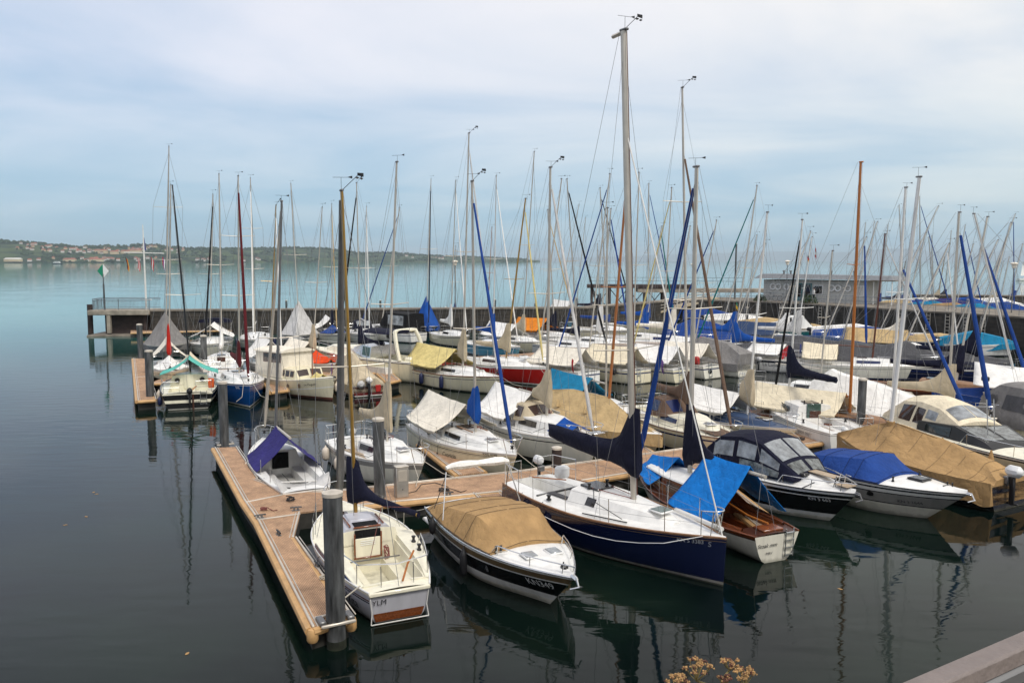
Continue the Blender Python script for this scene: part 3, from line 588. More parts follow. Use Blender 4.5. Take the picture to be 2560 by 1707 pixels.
def hd_(x): return lerp(2900, 5200, max(0, min(1, (x + 100) / 1350)) ** 1.6)
rows = []; nx = 150
for k in range(9):
    f = k / 8; row = []
    for i in range(nx + 1):
        x = lerp(-250, 1240, i / nx); d = hd_(x); dd = d * (1 + .22 * f)
        hgt = (hp(x) * 1.0884 / F * d * 1.22 + 9) * (f ** .8) * (1 + .10 * noise.noise(Vector((x * .03, f * 3, 0)))) + 1 + 3 * noise.noise(Vector((x * .2, f * 9, 4)))
        xx = (x * 1.0884 - 1280) / F * d * (1 + .22 * f) * 1.0
        row.append((xx, dd, max(hgt, -.5) if k else -.5))
    rows.append(row)
rows.append([(p[0], p[1] + 900, -.5) for p in rows[-1]])
def hill_z(x, f):
    i = (x + 250) / 1490 * nx; a = int(i); k = f * 8; b_ = int(k); p = Vector(rows[b_][a]).lerp(Vector(rows[b_][a + 1]), i - a); q = Vector(rows[b_ + 1][a]).lerp(Vector(rows[b_ + 1][a + 1]), i - a); return p.lerp(q, k - b_)
struct(MB().grid(rows).build('hills', 'far_hills', None))
# far woods: uncountable tree crowns over the far shore
rnd = random.Random(3); mb = MB()
for i in range(3400):
    x = rnd.uniform(-240, 1210); f = rnd.choice([rnd.uniform(.02, .98), rnd.uniform(.85, .99), rnd.uniform(.0, .3)]); p = hill_z(x, f)
    if noise.noise(Vector((x * .02, f * 3, 8))) < (-.05 if x < 500 else .08) and f < .84: continue
    r_ = rnd.uniform(5, 10); h_ = rnd.uniform(6, 13); vs = []
    for zz, kk in ((0, .75), (.55, 1), (.85, .6)):
        vs += [(p.x + r_ * kk * math.cos(a * 1.257 + i) * rnd.uniform(.7, 1.2), p.y + r_ * kk * math.sin(a * 1.257 + i), p.z - 1 + h_ * zz) for a in range(5)]
    vs.append((p.x, p.y, p.z + h_)); fs = [(j, (j + 1) % 5, 5 + (j + 1) % 5, 5 + j) for j in range(5)] + [(5 + j, 5 + (j + 1) % 5, 10 + (j + 1) % 5, 10 + j) for j in range(5)] + [(10 + j, 10 + (j + 1) % 5, 15) for j in range(5)]
    mb.add(vs, fs)
mat('far_foliage', (.040, .065, .032), 1, .5, .02, spec=.1)
struct(mb.build('far_wood', 'far_foliage', None, flat=True), 'stuff')
mat('house_white', (.62, .59, .54), .8, .15, .05); mat('house_cream', (.55, .43, .27), .8, .15, .05); mat('roof_red', (.34, .12, .075), .9, .25, .05); mat('roof_brown', (.2, .105, .08), .9, .25, .05)
def house(x, f, w_, d_, h_, wall, roof, label, grp, name='house', rh=.55, yaw=None):
    p = hill_z(x, f); p.z += 1.5; e = empty(name, p, yaw if yaw is not None else rnd.uniform(-.5, .5), label, 'house', grp)
    MB().box((0, 0, h_ / 2), (w_, d_, h_)).build('wall', wall, e, flat=True)
    z = h_; o_ = .6; v = [(-w_ / 2 - o_, -d_ / 2 - o_, z), (w_ / 2 + o_, -d_ / 2 - o_, z), (w_ / 2 + o_, d_ / 2 + o_, z), (-w_ / 2 - o_, d_ / 2 + o_, z), (-w_ / 2 + d_ * .2, 0, z + d_ * rh), (w_ / 2 - d_ * .2, 0, z + d_ * rh)]
    MB().add(v, [(0, 1, 5, 4), (1, 2, 5), (2, 3, 4, 5), (3, 0, 4), (0, 3, 2, 1)]).build('roof', roof, e, flat=True)
for i in range(92):
    x, f = rnd.choice([(rnd.gauss(110, 45), rnd.uniform(.45, .85)), (rnd.gauss(190, 40), rnd.uniform(.4, .75)), (rnd.gauss(290, 45), rnd.uniform(.5, .85)), (rnd.gauss(355, 35), rnd.uniform(.45, .75)), (rnd.gauss(225, 60), rnd.uniform(.02, .12))]); x = max(-60, min(425, x))
    house(x, f, rnd.uniform(8, 15), rnd.uniform(7, 9), rnd.uniform(5, 8), 'house_white' if rnd.random() < .7 else 'house_cream', rnd.choice(['roof_red', 'roof_red', 'roof_brown']), 'small pale house with red roof in the town on the far hillside', 'houses of the far town')
for i in range(16):
    x = rnd.choice([rnd.uniform(560, 640), rnd.uniform(930, 1040), rnd.uniform(455, 500)]); house(x, rnd.uniform(.03, .12) if x < 700 else rnd.uniform(.15, .6), rnd.uniform(10, 18), 9, 7, 'house_white', 'roof_brown', 'tiny pale lakeside house along the distant shore east of the town', 'houses along the distant shore')
for x, f, w_, lb in ((238, .42, 52, 'long cream block with red roof, leftmost of the four big far buildings'), (268, .36, 32, 'cream block with red roof, second from left of the four big far buildings'), (293, .37, 34, 'cream block with red roof, third from left of the four big far buildings'), (317, .40, 48, 'pinkish block with red roof, rightmost of the four big far buildings')):
    house(x, f, w_, 15, 14 if w_ > 40 else 11, 'house_cream', 'roof_red', lb, None, 'apartment_block', .32, 0)
for x, w_, lb in ((36, 60, 'long low pale building at the waterline far left'), (165, 44, 'red roofed hall on the far shore beside the ferry'), (222, 62, 'long cream harbour building with red roof on the far waterline')):
    house(x, .03, w_, 16, 9, 'house_cream', 'roof_red' if x > 100 else 'house_white', lb, None, 'harbour_building', .3, 0)
# faint far mountains on the right
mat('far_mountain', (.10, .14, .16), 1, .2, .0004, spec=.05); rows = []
for k in range(3):
    rows.append([((x * 1.0884 - 1280) / F * 28000, 28000 + k * 900, (-2, 1, 0)[k] + (0, 1, .2)[k] * (90 + 360 * sst(1150, 1900, x) * (.7 + .5 * noise.noise(Vector((x * .006, 2, 0))) + .16 * noise.noise(Vector((x * .03, 5, 0)))))) for x in range(1080, 2600, 20)])
struct(MB().grid(rows).build('mountains', 'far_mountain', None))
# ferry on the open lake
fe = empty('ferry', WY(132, 604, 2000) * 1, .0, 'white two-deck ferry crossing the open lake far left', 'ferry'); fe.location.z = 0
MB().grid([[(x, y * k, z) for y in (-3, 3)][0:1] + [(x, 3 * k, z)] for x, k, z in ((-11, .8, 2.2), (0, 1, 2.2), (9, .7, 2.4), (12, .05, 2.7))]).build('deck', 'white_plastic', fe)
MB().grid([[(x, -3 * k, 2.2), (x, -2.6 * k, -.5), (x, 2.6 * k, -.5), (x, 3 * k, 2.2)] for x, k in ((-11, .8), (0, 1), (9, .7), (12, .05))], 0, False, True, True).build('hull', 'dark_stripe', fe)
o = MB().box((-1.5, 0, 3.6), (16, 5, 2.6), 0, 0, .3).build('main_cabin', 'white_plastic', fe); MB().box((-1.5, 0, 3.8), (14.5, 5.06, .9)).build('window_band', 'dark_glass', o)
o = MB().box((-1, 0, 5.8), (12, 4.2, 1.8), 0, 0, .3).build('upper_cabin', 'white_plastic', fe); MB().box((-1, 0, 6), (11, 4.26, .7)).build('window_band', 'dark_glass', o); MB().box((-1, 0, 7), (14, 4.8, .2)).build('roof', 'white_plastic', fe)

# breakwater and quay walls --------------------------------------------------
def wall(name, pts, h, th, label, capm='stone_cap'):
    e = empty(name, (0, 0, 0), 0, label, 'wall'); L_, R_, U = [], [], 0
    P = [Vector((p[0], p[1], 0)) for p in pts]; uv = []; mb = MB()
    for i, p in enumerate(P):
        d = (P[min(i + 1, len(P) - 1)] - P[max(0, i - 1)]).normalized(); n_ = Vector((d.y, -d.x, 0)); L_.append(p); R_.append(p - n_ * th)
    vs, uvs, fs = [], [], []
    for side, Q in ((0, L_), (1, R_)):
        U = 0
        for i in range(len(Q) - 1):
            l_ = (Q[i + 1] - Q[i]).length; o = len(vs); vs += [(Q[i].x, Q[i].y, -1), (Q[i + 1].x, Q[i + 1].y, -1), (Q[i + 1].x, Q[i + 1].y, h), (Q[i].x, Q[i].y, h)]; uvs += [(U, 0), (U + l_, 0), (U + l_, h + 1), (U, h + 1)]; fs.append((o, o + 1, o + 2, o + 3)); U += l_
    for A, B_ in ((L_[0], R_[0]), (L_[-1], R_[-1])):
        o = len(vs); vs += [(A.x, A.y, -1), (B_.x, B_.y, -1), (B_.x, B_.y, h), (A.x, A.y, h)]; uvs += [(0, 0), (th, 0), (th, h + 1), (0, h + 1)]; fs.append((o, o + 1, o + 2, o + 3))
    mb.add(vs, fs); mb.uv = uvs; mb.build('masonry', 'quay_stone', e, flat=True)
    rows = []
    for i in range(len(P)):
        d = (P[min(i + 1, len(P) - 1)] - P[max(0, i - 1)]).normalized(); n_ = Vector((d.y, -d.x, 0)); a = P[i] + n_ * .08; b_ = P[i] - n_ * (th + .08)
        rows.append([(a.x, a.y, h), (a.x, a.y, h + .16), (b_.x, b_.y, h + .16), (b_.x, b_.y, h)])
    MB().grid(rows, 0, True, True, True).build('coping', capm, e, flat=True); return e
wall('breakwater_wall', [(-36.4, 82.3), (-22, 83.8), (-8, 85.3), (8, 87.2), (20.5, 103)], 2.45, 1.6, 'long dark stone breakwater wall across the back of the marina')
wall('quay_wall', [(20.6, 105), (21.9, 103.8), (30.2, 99), (33.7, 94), (45, 70.6), (54, 50)], 2.5, 9, 'dark stone quay wall with ladders below the grey clubhouse')
wall('outer_mole', [(62, 126), (120, 112)], 2.2, 2, 'thin dark mole wall behind the tarpaulin boats far right')
# ladders on the quay wall
def quay_ladder(p, ang, label):
    e = empty('wall_ladder', (p[0], p[1], 0), ang, label, 'ladder', 'steel ladders on the quay wall'); 
    for k in (-.22, .22): MB().tube([(k, -.08, .1), (k, -.08, 2.45)], .03, 6).build('rail', 'alloy', e)
    mb = MB()
    for i in range(7): mb.tube([(-.22, -.08, .25 + i * .33), (.22, -.08, .25 + i * .33)], .024, 5)
    mb.build('rungs', 'alloy', e)
for x, yv in ((1742, 742), (1795, 745), (1845, 750), (1886, 752), (2072, 765), (2135, 768), (2180, 772), (2222, 776), (2262, 780)):
    X = (x * 1.0884 - 1280) / F
    for (a, b_) in (((21.9, 103.8), (30.2, 99)), ((30.2, 99), (33.7, 94)), ((33.7, 94), (45, 70.6)), ((45, 70.6), (54, 50))):
        dx, dy = b_[0] - a[0], b_[1] - a[1]; t = (X * a[1] - a[0]) / (dx - X * dy)
        if 0 <= t <= 1: quay_ladder((a[0] + dx * t, a[1] + dy * t), math.atan2(dy, dx), 'steel ladder fixed to the dark stone quay wall'); break
# harbour-mouth platform with railing at the breakwater end
pe = empty('harbour_platform', (-39.3, 83.6, 0), R(4), 'concrete platform on pillars at the left end of the breakwater', 'platform')
MB().box((-.2, 0, 2.35), (6.0, 3.6, .5), 0, 0, .05).build('slab', 'concrete', pe); MB().box((.3, .5, 1.0), (4.6, 2.2, 2.18)).build('core', 'pile_dark', pe); MB().box((-.1, -.2, -.2), (6.2, 4.2, .75), 0, 0, .1).build('footing', 'stone_cap', pe)
for x in (-1.2,): MB().box((x, -1.6, 1.2), (.35, .35, 1.78)).build('pillar', 'concrete', pe)
e = empty('platform_railing', (-39.3, 83.6, 2.6), R(4), 'grey steel balustrade around the platform at the harbour mouth', 'railing')
pts = [(2.8, -1.6), (-.2, -1.65), (-2.2, -1.6), (-3.0, -.9), (-3.1, 1.5), (2.8, 1.6)]
mb = MB(); mb.tube([(p[0], p[1], 1.1) for p in pts], .04, 6); mb.tube([(p[0], p[1], .95) for p in pts], .025, 5); mb.tube([(p[0], p[1], .12) for p in pts], .025, 5); mb.build('handrail', 'rail_steel', e); mb = MB()
for a, b_ in zip(pts, pts[1:]):
    n_ = max(2, int(math.dist(a, b_) / .13))
    for i in range(n_): q = [lerp(a[j], b_[j], i / n_) for j in (0, 1)]; mb.tube([(q[0], q[1], .12), (q[0], q[1], .95)], .011, 4)
mb.build('balusters', 'rail_steel', e)
for p in pts[:-1]: MB().tube([(p[0], p[1], 0), (p[0], p[1], 1.1)], .035, 6).build('post', 'rail_steel', e)
e = empty('harbour_beacon', (-41.1, 82.6, 2.6), R(8), 'green diamond harbour entrance marker on a dark post', 'sign'); MB().tube([(0, 0, 0), (0, 0, 2.6)], .09, 8).build('post', 'pile_steel', e); MB().tube([(0, 0, 2.6), (0, 0, 3.6)], .05, 8).build('pole', 'pile_steel', e)
MB().add([(-.55, 0, 3.9), (0, 0, 3.2), (0, 0, 4.6), (-.55, .05, 3.9), (0, .05, 3.2), (0, .05, 4.6)], [(0, 1, 2), (5, 4, 3), (0, 3, 4, 1), (1, 4, 5, 2), (2, 5, 3, 0)]).build('green_panel', 'signal_green', e, flat=True); MB().add([(.55, 0, 3.9), (0.01, 0, 4.6), (0.01, 0, 3.2), (.55, .05, 3.9), (.01, .05, 4.6), (.01, .05, 3.2)], [(0, 1, 2), (5, 4, 3), (0, 3, 4, 1), (1, 4, 5, 2), (2, 5, 3, 0)]).build('white_panel', 'white_plastic', e, flat=True)
# signal mast with yard and four flags
e = empty('flag_mast', (-36.9, 82.6, 2.5), 0, 'white signal mast with a crossyard at the breakwater end', 'flagpole')
MB().tube([(0, 0, 0), (0, 0, 6.4), (0, 0, 8.6)], [.1, .08, .04], 8).build('pole', 'white_alloy', e); MB().tube([(-2.0, 0, 5.85), (2.0, 0, 5.75)], .06, 6).build('yard', 'white_alloy', e); MB().tube([(-.6, 0, 1.15), (.6, 0, 1.12)], .04, 6).build('lower_yard', 'white_alloy', e)
q = MB().grid([[(.04 + .05 * k, .02 * (k % 2), 7.4 - k * .1), (.04 + .18 * j, .03, 6.1 - .05 * j)] for k, j in ((0, 0), (1, 1))]); q.build('navy_pennant', 'flag_blue', e)
for x, cs, lb in ((-1.85, ('flag_black', 'flag_red', 'flag_gold'), 'black red and gold flag hanging from the left end of the yard'), (-.72, ('flag_red', 'flag_white', 'flag_red'), 'red flag with white centre hanging left of the signal mast'), (.66, ('flag_red', 'flag_white', 'flag_red'), 'red white red flag hanging right of the signal mast'), (1.8, ('flag_red', 'flag_purple', 'flag_white'), 'red and white flag hanging from the right end of the yard')):
    mb = MB(); b0 = Vector((-36.9 + x, 82.55, 2.5 + 5.45))
    for i in range(3):
        rr = []
        for kk in range(4):
            h_ = kk / 3; wv = .05 * math.sin(h_ * 5 + x); rr.append([(b0.x + (i + k) * .09 * (1 - .2 * h_) + wv + (.12 * h_), b0.y + .04 * math.sin(i + kk), b0.z - h_ * 1.2 - (i + k) * .12) for k in (0, 1)])
        mb.grid(rr, i)
    f_ = mb.build('hanging_flag', list(cs), None); tag(f_, lb, 'flag')
# clubhouse on the quay
bx, by = 33.2, 99.8; ce = empty('clubhouse', (35.7, 97.0, 2.62), R(-46), 'low grey clubhouse with flat metal roof on the stone quay', 'building')
L0, L1 = -6.5, 6.2
MB().box(((L0 + L1) / 2, 1.7, 1.3), (L1 - L0, 3.4, 2.6)).build('wall', 'cladding', ce, flat=True)
mb = MB()
for i in range(11): mb.box(((L0 + L1) / 2, -.012, .25 + i * .22), (L1 - L0 - .04, .02, .02))
mb.build('cladding_battens', 'roof_metal', ce, flat=True)
mb = MB(); mb.add([(L0 - .9, -.9, 2.75), (L1 + 3.2, -.9, 2.75), (L1 + 3.2, 4.2, 2.75), (L0 - .9, 4.2, 2.75), (L0 - .4, 0, 3.3), (L1 + 2.6, 0, 3.2), (L1 + 2.6, 3.5, 3.2), (L0 - .4, 3.5, 3.3)], [(0, 1, 5, 4), (1, 2, 6, 5), (2, 3, 7, 6), (3, 0, 4, 7), (4, 5, 6, 7), (0, 3, 2, 1)]); rf = mb.build('roof', 'roof_metal', ce, flat=True)
for x in (-4.5, -3.6, 1.5, 4.2): MB().lathe((x, 1.2, 3.25), [(.1, 0), (.1, .35), (.18, .36), (.18, .45), (0, .5)], 8).build('roof_vent', 'dark_alloy', rf)
for x0, m_ in ((-1.9, 'teal_door'), (-.75, 'teal_door')):
    d_ = MB().box((x0, -.03, 1.2), (1.0, .08, 2.1), 0, 0, .02).build('door', m_, ce); MB().box((x0, -.08, 1.35), (.7, .03, 1.5)).build('pane', 'dark_glass', d_)
f_ = MB().box((.55, -.02, 1.5), (1.1, .06, 1.1), 0, 0, .02).build('window', 'white_plastic', ce); MB().box((.55, -.06, 1.5), (.92, .03, .92)).build('pane', 'dark_glass', f_)
f_ = MB().box((5.3, -.02, 1.5), (1.3, .06, 1.2), 0, 0, .02).build('window', 'white_plastic', ce); MB().box((5.3, -.06, 1.5), (1.1, .03, 1.0)).build('pane', 'cladding', f_)
for i, x in enumerate((-5.2, -4.5, -3.4, 2.2, 2.95, 4.1)):
    mb = MB(); rr = [[(x + (.33 + .09 * math.cos(b_)) * math.cos(a), -.13 + .09 * math.sin(b_) * .8, 1.75 + (.33 + .09 * math.cos(b_)) * math.sin(a)) for b_ in [k * 1.2566 for k in range(5)]] for a in [q * math.pi / 8 for q in range(17)]]
    mb.grid(rr, 0, True); o = mb.build('lifebuoy_ring', 'white_plastic', ce)
MB().box((L1 + 1.6, 1.4, 2.66), (3.0, 2.8, .08)).build('porch_ceiling', 'canvas_ivory', ce)
for x in (L1 + .9, L1 + 2.9): MB().tube([(x, -.3, 0), (x, -.3, 2.6)], .06, 6).build('porch_post', 'white_alloy', ce)
# person standing at the clubhouse window
def person(loc, rz, label, shirt, trousers):
    me = bpy.data.meshes.new('person'); V_ = [(0, 0, .92), (0, 0, 1.15), (0, .01, 1.38), (0, .0, 1.48), (0, -.03, 1.62), (0, -.03, 1.74), (-.1, 0, .88), (-.11, -.02, .48), (-.11, .02, .07), (-.11, -.12, .03), (.1, 0, .88), (.11, -.02, .48), (.11, .02, .07), (.11, -.12, .03), (-.19, 0, 1.38), (-.23, .02, 1.1), (-.2, -.12, .88), (.19, 0, 1.38), (.23, .02, 1.1), (.2, -.12, .88)]
    E_ = [(0, 1), (1, 2), (2, 3), (3, 4), (4, 5), (0, 6), (6, 7), (7, 8), (8, 9), (0, 10), (10, 11), (11, 12), (12, 13), (2, 14), (14, 15), (15, 16), (2, 17), (17, 18), (18, 19)]
    Rr = [.14, .14, .15, .06, .1, .08, .095, .065, .045, .04, .095, .065, .045, .04, .06, .045, .035, .06, .045, .035]
    me.from_pydata(V_, E_, []); o = bpy.data.objects.new('person', me); col.objects.link(o); sk = o.modifiers.new('skin', 'SKIN')
    for i, r_ in enumerate(Rr): me.skin_vertices[0].data[i].radius = (r_, r_ * .85)
    me.skin_vertices[0].data[0].use_root = True; o.modifiers.new('sub', 'SUBSURF').levels = 2; bpy.context.view_layer.update()
    m2 = bpy.data.meshes.new_from_object(o.evaluated_get(bpy.context.evaluated_depsgraph_get())); bpy.data.objects.remove(o)
    for q in ('skin_tone', shirt, trousers): m2.materials.append(MATS[q])
    for p in m2.polygons: z = p.center.z; p.material_index = 2 if z < .93 and abs(p.center.x) < .17 else (1 if z < 1.47 and z > .95 else 0); p.use_smooth = True
    o = bpy.data.objects.new('person', m2); col.objects.link(o); o.location = loc; o.rotation_euler = (0, 0, rz); tag(o, label, 'person')
    h = MB().lathe((0, -.015, 1.66), [(.098, -.02), (.105, .05), (.085, .1), (0, .125)], 10).build('hair', 'dark_rope', o); return o
mat('skin_tone', (.45, .25, .17), .6, .05)
cr = ce.rotation_euler.z
def cw_(x, y): return (ce.location.x + x * math.cos(cr) - y * math.sin(cr), ce.location.y + x * math.sin(cr) + y * math.cos(cr), 2.67)
person(cw_(.35, -.7), cr + 2.4, 'person in white top standing outside the clubhouse window', 'canvas_white', 'canvas_navy')
def rail_run(pts, z, label, h=1.05, name='quay_railing', sp_=1.3):
    e = empty(name, (pts[0][0], pts[0][1], z), 0, label, 'railing'); a0 = Vector((pts[0][0], pts[0][1], 0)); mb = MB()
    for hh in (h, h * .55): mb.tube([(p[0] - a0.x, p[1] - a0.y, hh) for p in pts], .025, 5)
    mb.build('handrail', 'rail_steel', e)
    for a, b_ in zip(pts, pts[1:]):
        n_ = max(1, int(math.dist(a, b_) / sp_))
        for i in range(n_): q = [lerp(a[j], b_[j], i / n_) - a0[j] for j in (0, 1)]; MB().tube([(q[0], q[1], 0), (q[0], q[1], h)], .022, 5).build('post', 'rail_steel', e)
rail_run([(34.0, 94.2), (45.3, 70.9), (54.3, 50.3)], 2.66, 'thin steel railing along the top of the stone quay wall right of the clubhouse')
rail_run([(22.1, 104.2), (30.4, 99.3), (33.8, 94.5)], 2.66, 'thin steel railing on the quay in front of the clubhouse left half')
# street lamps
def lamp(p, z, h, label):
    e = empty('street_lamp', (p[0], p[1], z), 0, label, 'lamp'); MB().tube([(0, 0, 0), (0, 0, h)], [.06, .04], 8).build('pole', 'dark_alloy', e); MB().lathe((0, 0, h), [(.08, 0), (.17, .05), (.22, .38), (.34, .42), (.3, .5), (0, .58)], 10).build('lantern', 'canvas_ivory', e)
lamp((47.0, 77), 2.62, 4.2, 'pole lamp with pale lantern on the right quay among the masts'); lamp((24.2, 110), 2.62, 4.0, 'pole lamp standing on the pier left of the clubhouse'); lamp((32.6, 97.4), 2.62, 4.4, 'slim pole lamp in front of the clubhouse roof'); lamp((-6.0, 86.6), 2.6, 4.4, 'slim pole lamp rising from the breakwater wall')
# pier behind the breakwater with trestle legs, and gangway
e = empty('trestle_pier', (13.5, 112, 0), R(-4), 'dark timber pier on cross-braced trestle legs behind the breakwater', 'pier')
MB().box((4, 0, 4.1), (14.5, 3.2, .45)).build('deck', 'pile_dark', e); MB().box((12.5, 0, 3.55), (18, 3, .5)).build('concrete_deck', 'concrete', e)
for x in (-2.6, -.2, 2.2, 4.6, 7.0): MB().box((x, -1.2, 1.6), (.3, .3, 5)).build('leg', 'pile_dark', e); MB().box((x, 1.2, 1.6), (.3, .3, 5)).build('leg', 'pile_dark', e)
for x in (-2.6, -.2, 2.2, 4.6):
    mb = MB(); mb.tube([(x, -1.25, .8), (x + 2.4, -1.25, 3.8)], .06, 5); mb.tube([(x, -1.25, 3.8), (x + 2.4, -1.25, .8)], .06, 5); mb.build('cross_brace', 'pile_dark', e)
rail_run([(10.4, 110.6), (17.5, 110.2), (24.8, 109.7), (30, 106)], 4.3, 'thin steel railing along the trestle pier behind the breakwater', 1.0, 'pier_railing', 1.6)
e = empty('gangway', (21.5, 104, 0), 0, 'sloping metal gangway leading up to the quay wall', 'gangway')
A_, B_ = Vector((-4.2, -3.5, 1.3)), Vector((4.6, 1.2, 2.9)); mb = MB(); sd = Vector((.25, -.6, 0))
mb.grid([[p + sd * 1.2, p - sd * 1.2, p - sd * 1.2 - UP * .25, p + sd * 1.2 - UP * .25] for p in (A_, B_)], 0, True, True, True); mb.build('walkway', 'canvas_beige', e)
for sg in (1, -1):
    mb = MB()
    for hh in (.35, .7, 1.05): mb.tube([A_ + sd * 1.2 * sg + UP * hh, B_ + sd * 1.2 * sg + UP * hh], .03, 5)
    for i in range(9): q = A_.lerp(B_, i / 8) + sd * 1.2 * sg; mb.tube([q, q + UP * 1.05], .025, 5)
    mb.build('balustrade', 'alloy', e)
# bushes on the quay
def bush(p, r_, label):
    e = empty('shrub', p, 0, label, 'shrub'); mb = MB(); rr = random.Random(int(p[0] * 7))
    for i in range(420):
        d = Vector((rr.gauss(0, 1), rr.gauss(0, 1), rr.gauss(0, 1))).normalized() * r_ * rr.uniform(.3, 1) ** .5; d.z = abs(d.z) * 1.1; a = Vector((rr.gauss(0, 1), rr.gauss(0, 1), rr.gauss(0, 1))).normalized() * .09; b_ = a.cross(Vector((rr.random(), 1, rr.random()))).normalized() * .06; mb.add([d - a, d + b_, d + a, d - b_], [(0, 1, 2, 3)])
    mb.build('foliage', 'leaf_green', e, flat=True); mb = MB()
    for k in range(4): mb.tube([(0, 0, -.1), (.3 * r_ * math.cos(k * 1.6), .3 * r_ * math.sin(k * 1.6), r_ * .7)], .02, 5)
    mb.build('stem', 'dark_wood', e)
bush((30.3, 100.0, 2.6), .8, 'small green bush left of the clubhouse on the quay wall'); bush((34.3, 94.6, 2.6), 1.0, 'green bush overhanging the quay wall before the clubhouse doors')
# parked bicycles in front of the clubhouse
def bicycle(p, rz, label):
    e = empty('bicycle', p, rz, label, 'bicycle', 'bicycles by the clubhouse')
    for x in (-.5, .5): q = MB(); q.grid([[(x + (.32 + .025 * math.cos(b_)) * math.cos(a), .025 * math.sin(b_), .34 + (.32 + .025 * math.cos(b_)) * math.sin(a)) for b_ in (0, 1.57, 3.14, 4.71)] for a in [k * math.pi / 10 for k in range(21)]], 0, True); q.build('wheel', 'black_plastic', e)
    q = MB(); [q.tube(l_, .018, 5) for l_ in ([(-.5, 0, .34), (-.12, 0, .82), (.38, 0, .82), (.5, 0, .34)], [(-.12, 0, .9), (0, 0, .32), (.38, 0, .8)], [(-.5, 0, .34), (0, 0, .32)])]; q.build('frame', 'dark_alloy', e)
    MB().box((-.13, 0, .93), (.24, .12, .06), 0, 0, .02).build('saddle', 'black_plastic', e); MB().tube([(.34, -.26, 1.02), (.37, 0, .98), (.34, .26, 1.02)], .016, 5).build('handlebar', 'dark_alloy', e)
bicycle(cw_(-5.0, -.8), cr + .1, 'dark bicycle parked at the left end of the clubhouse front'); bicycle(cw_(-3.4, -.8), cr - .1, 'dark bicycle parked below the lifebuoys on the clubhouse left half')
# ================================================================ PONTOONS AND PILES
def pontoon(poly, label, rolls=(), trims=(), z=.5, plates=(), seams=(), group=None):
    P = [W(p[0], p[1], z) if len(p) == 2 else Vector(p) for p in poly]; c = sum(P, Vector()) / len(P); c.z = 0
    d = (P[1] - P[0]); rz = math.atan2(d.y, d.x); e = empty('floating_pontoon', c, rz, label, 'pontoon', group or 'floating pontoons of the marina'); co, si = math.cos(-rz), math.sin(-rz)
    def T(p): q = Vector(p) - c; return Vector((q.x * co - q.y * si, q.x * si + q.y * co, p[2] if len(p) > 2 else z))
    Q = [T(p) for p in P]; cen = sum(Q, Vector()) / len(Q)
    MB().prism([(p.x, p.y) for p in Q], z - .05, z).build('deck', 'pontoon_grating', e, flat=True)
    ins = [(cen.x + (p.x - cen.x) * .985, cen.y + (p.y - cen.y) * .97) for p in Q]; MB().prism(ins, -.4, z - .055).build('float', 'pontoon_float', e, flat=True)
    n = len(Q)
    for i in rolls:
        a, b_ = Q[i], Q[(i + 1) % n]; dd = (b_ - a).normalized(); o_ = Vector((dd.y, -dd.x, 0));
        if (a + b_ - 2 * cen).dot(o_) < 0: o_ = -o_
        pts = [a.lerp(b_, k / 6) + o_ * .05 - UP * .07 for k in range(7)]; MB().tube(pts, .085, 8).build('edge_fender', 'roll_fender', e)
    for i in trims:
        a, b_ = Q[i], Q[(i + 1) % n]; dd = (b_ - a).normalized(); o_ = Vector((dd.y, -dd.x, 0))
        if (a + b_ - 2 * cen).dot(o_) < 0: o_ = -o_
        m_ = (a + b_) / 2 - o_ * .035; MB().box((m_.x, m_.y, z + .012), ((b_ - a).length, .05, .04), 0, math.atan2(dd.y, dd.x), .008).build('edge_rail', 'alloy', e); m_ -= o_ * .085; MB().box((m_.x, m_.y, z + .006), ((b_ - a).length, .025, .02), 0, math.atan2(dd.y, dd.x), .005).build('edge_rail', 'alloy', e)
    for a, b_ in seams:
        a, b_ = T(W(a[0], a[1], z)), T(W(b_[0], b_[1], z)); dd = b_ - a; m_ = (a + b_) / 2; MB().box((m_.x, m_.y, z + .008), (dd.length, .07, .025), 0, math.atan2(dd.y, dd.x), .006).build('joint_plate', 'alloy', e)
    for p in plates: q = T(W(p[0], p[1], z - .2)); MB().box((q.x, q.y, z - .2), (.32, .32, .26), 0, 0, .02).build('corner_plate', 'rust_plate', e)
    return e, T
def cleat(p, label, z=.5):
    q = W(p[0], p[1], z); e = empty('cleat', (q.x, q.y, z), p[2] if len(p) > 2 else .5, label, 'cleat', 'dark mooring cleats on the pontoons'); MB().tube([(-.16, 0, .09), (-.1, 0, .1), (.1, 0, .1), (.16, 0, .09)], .022, 6).build('horn', 'black_plastic', e); mb = MB(); mb.box((-.05, 0, .045), (.05, .05, .1)); mb.box((.05, 0, .045), (.05, .05, .1)); mb.box((0, 0, .006), (.22, .09, .014)); mb.build('base', 'dark_alloy', e)
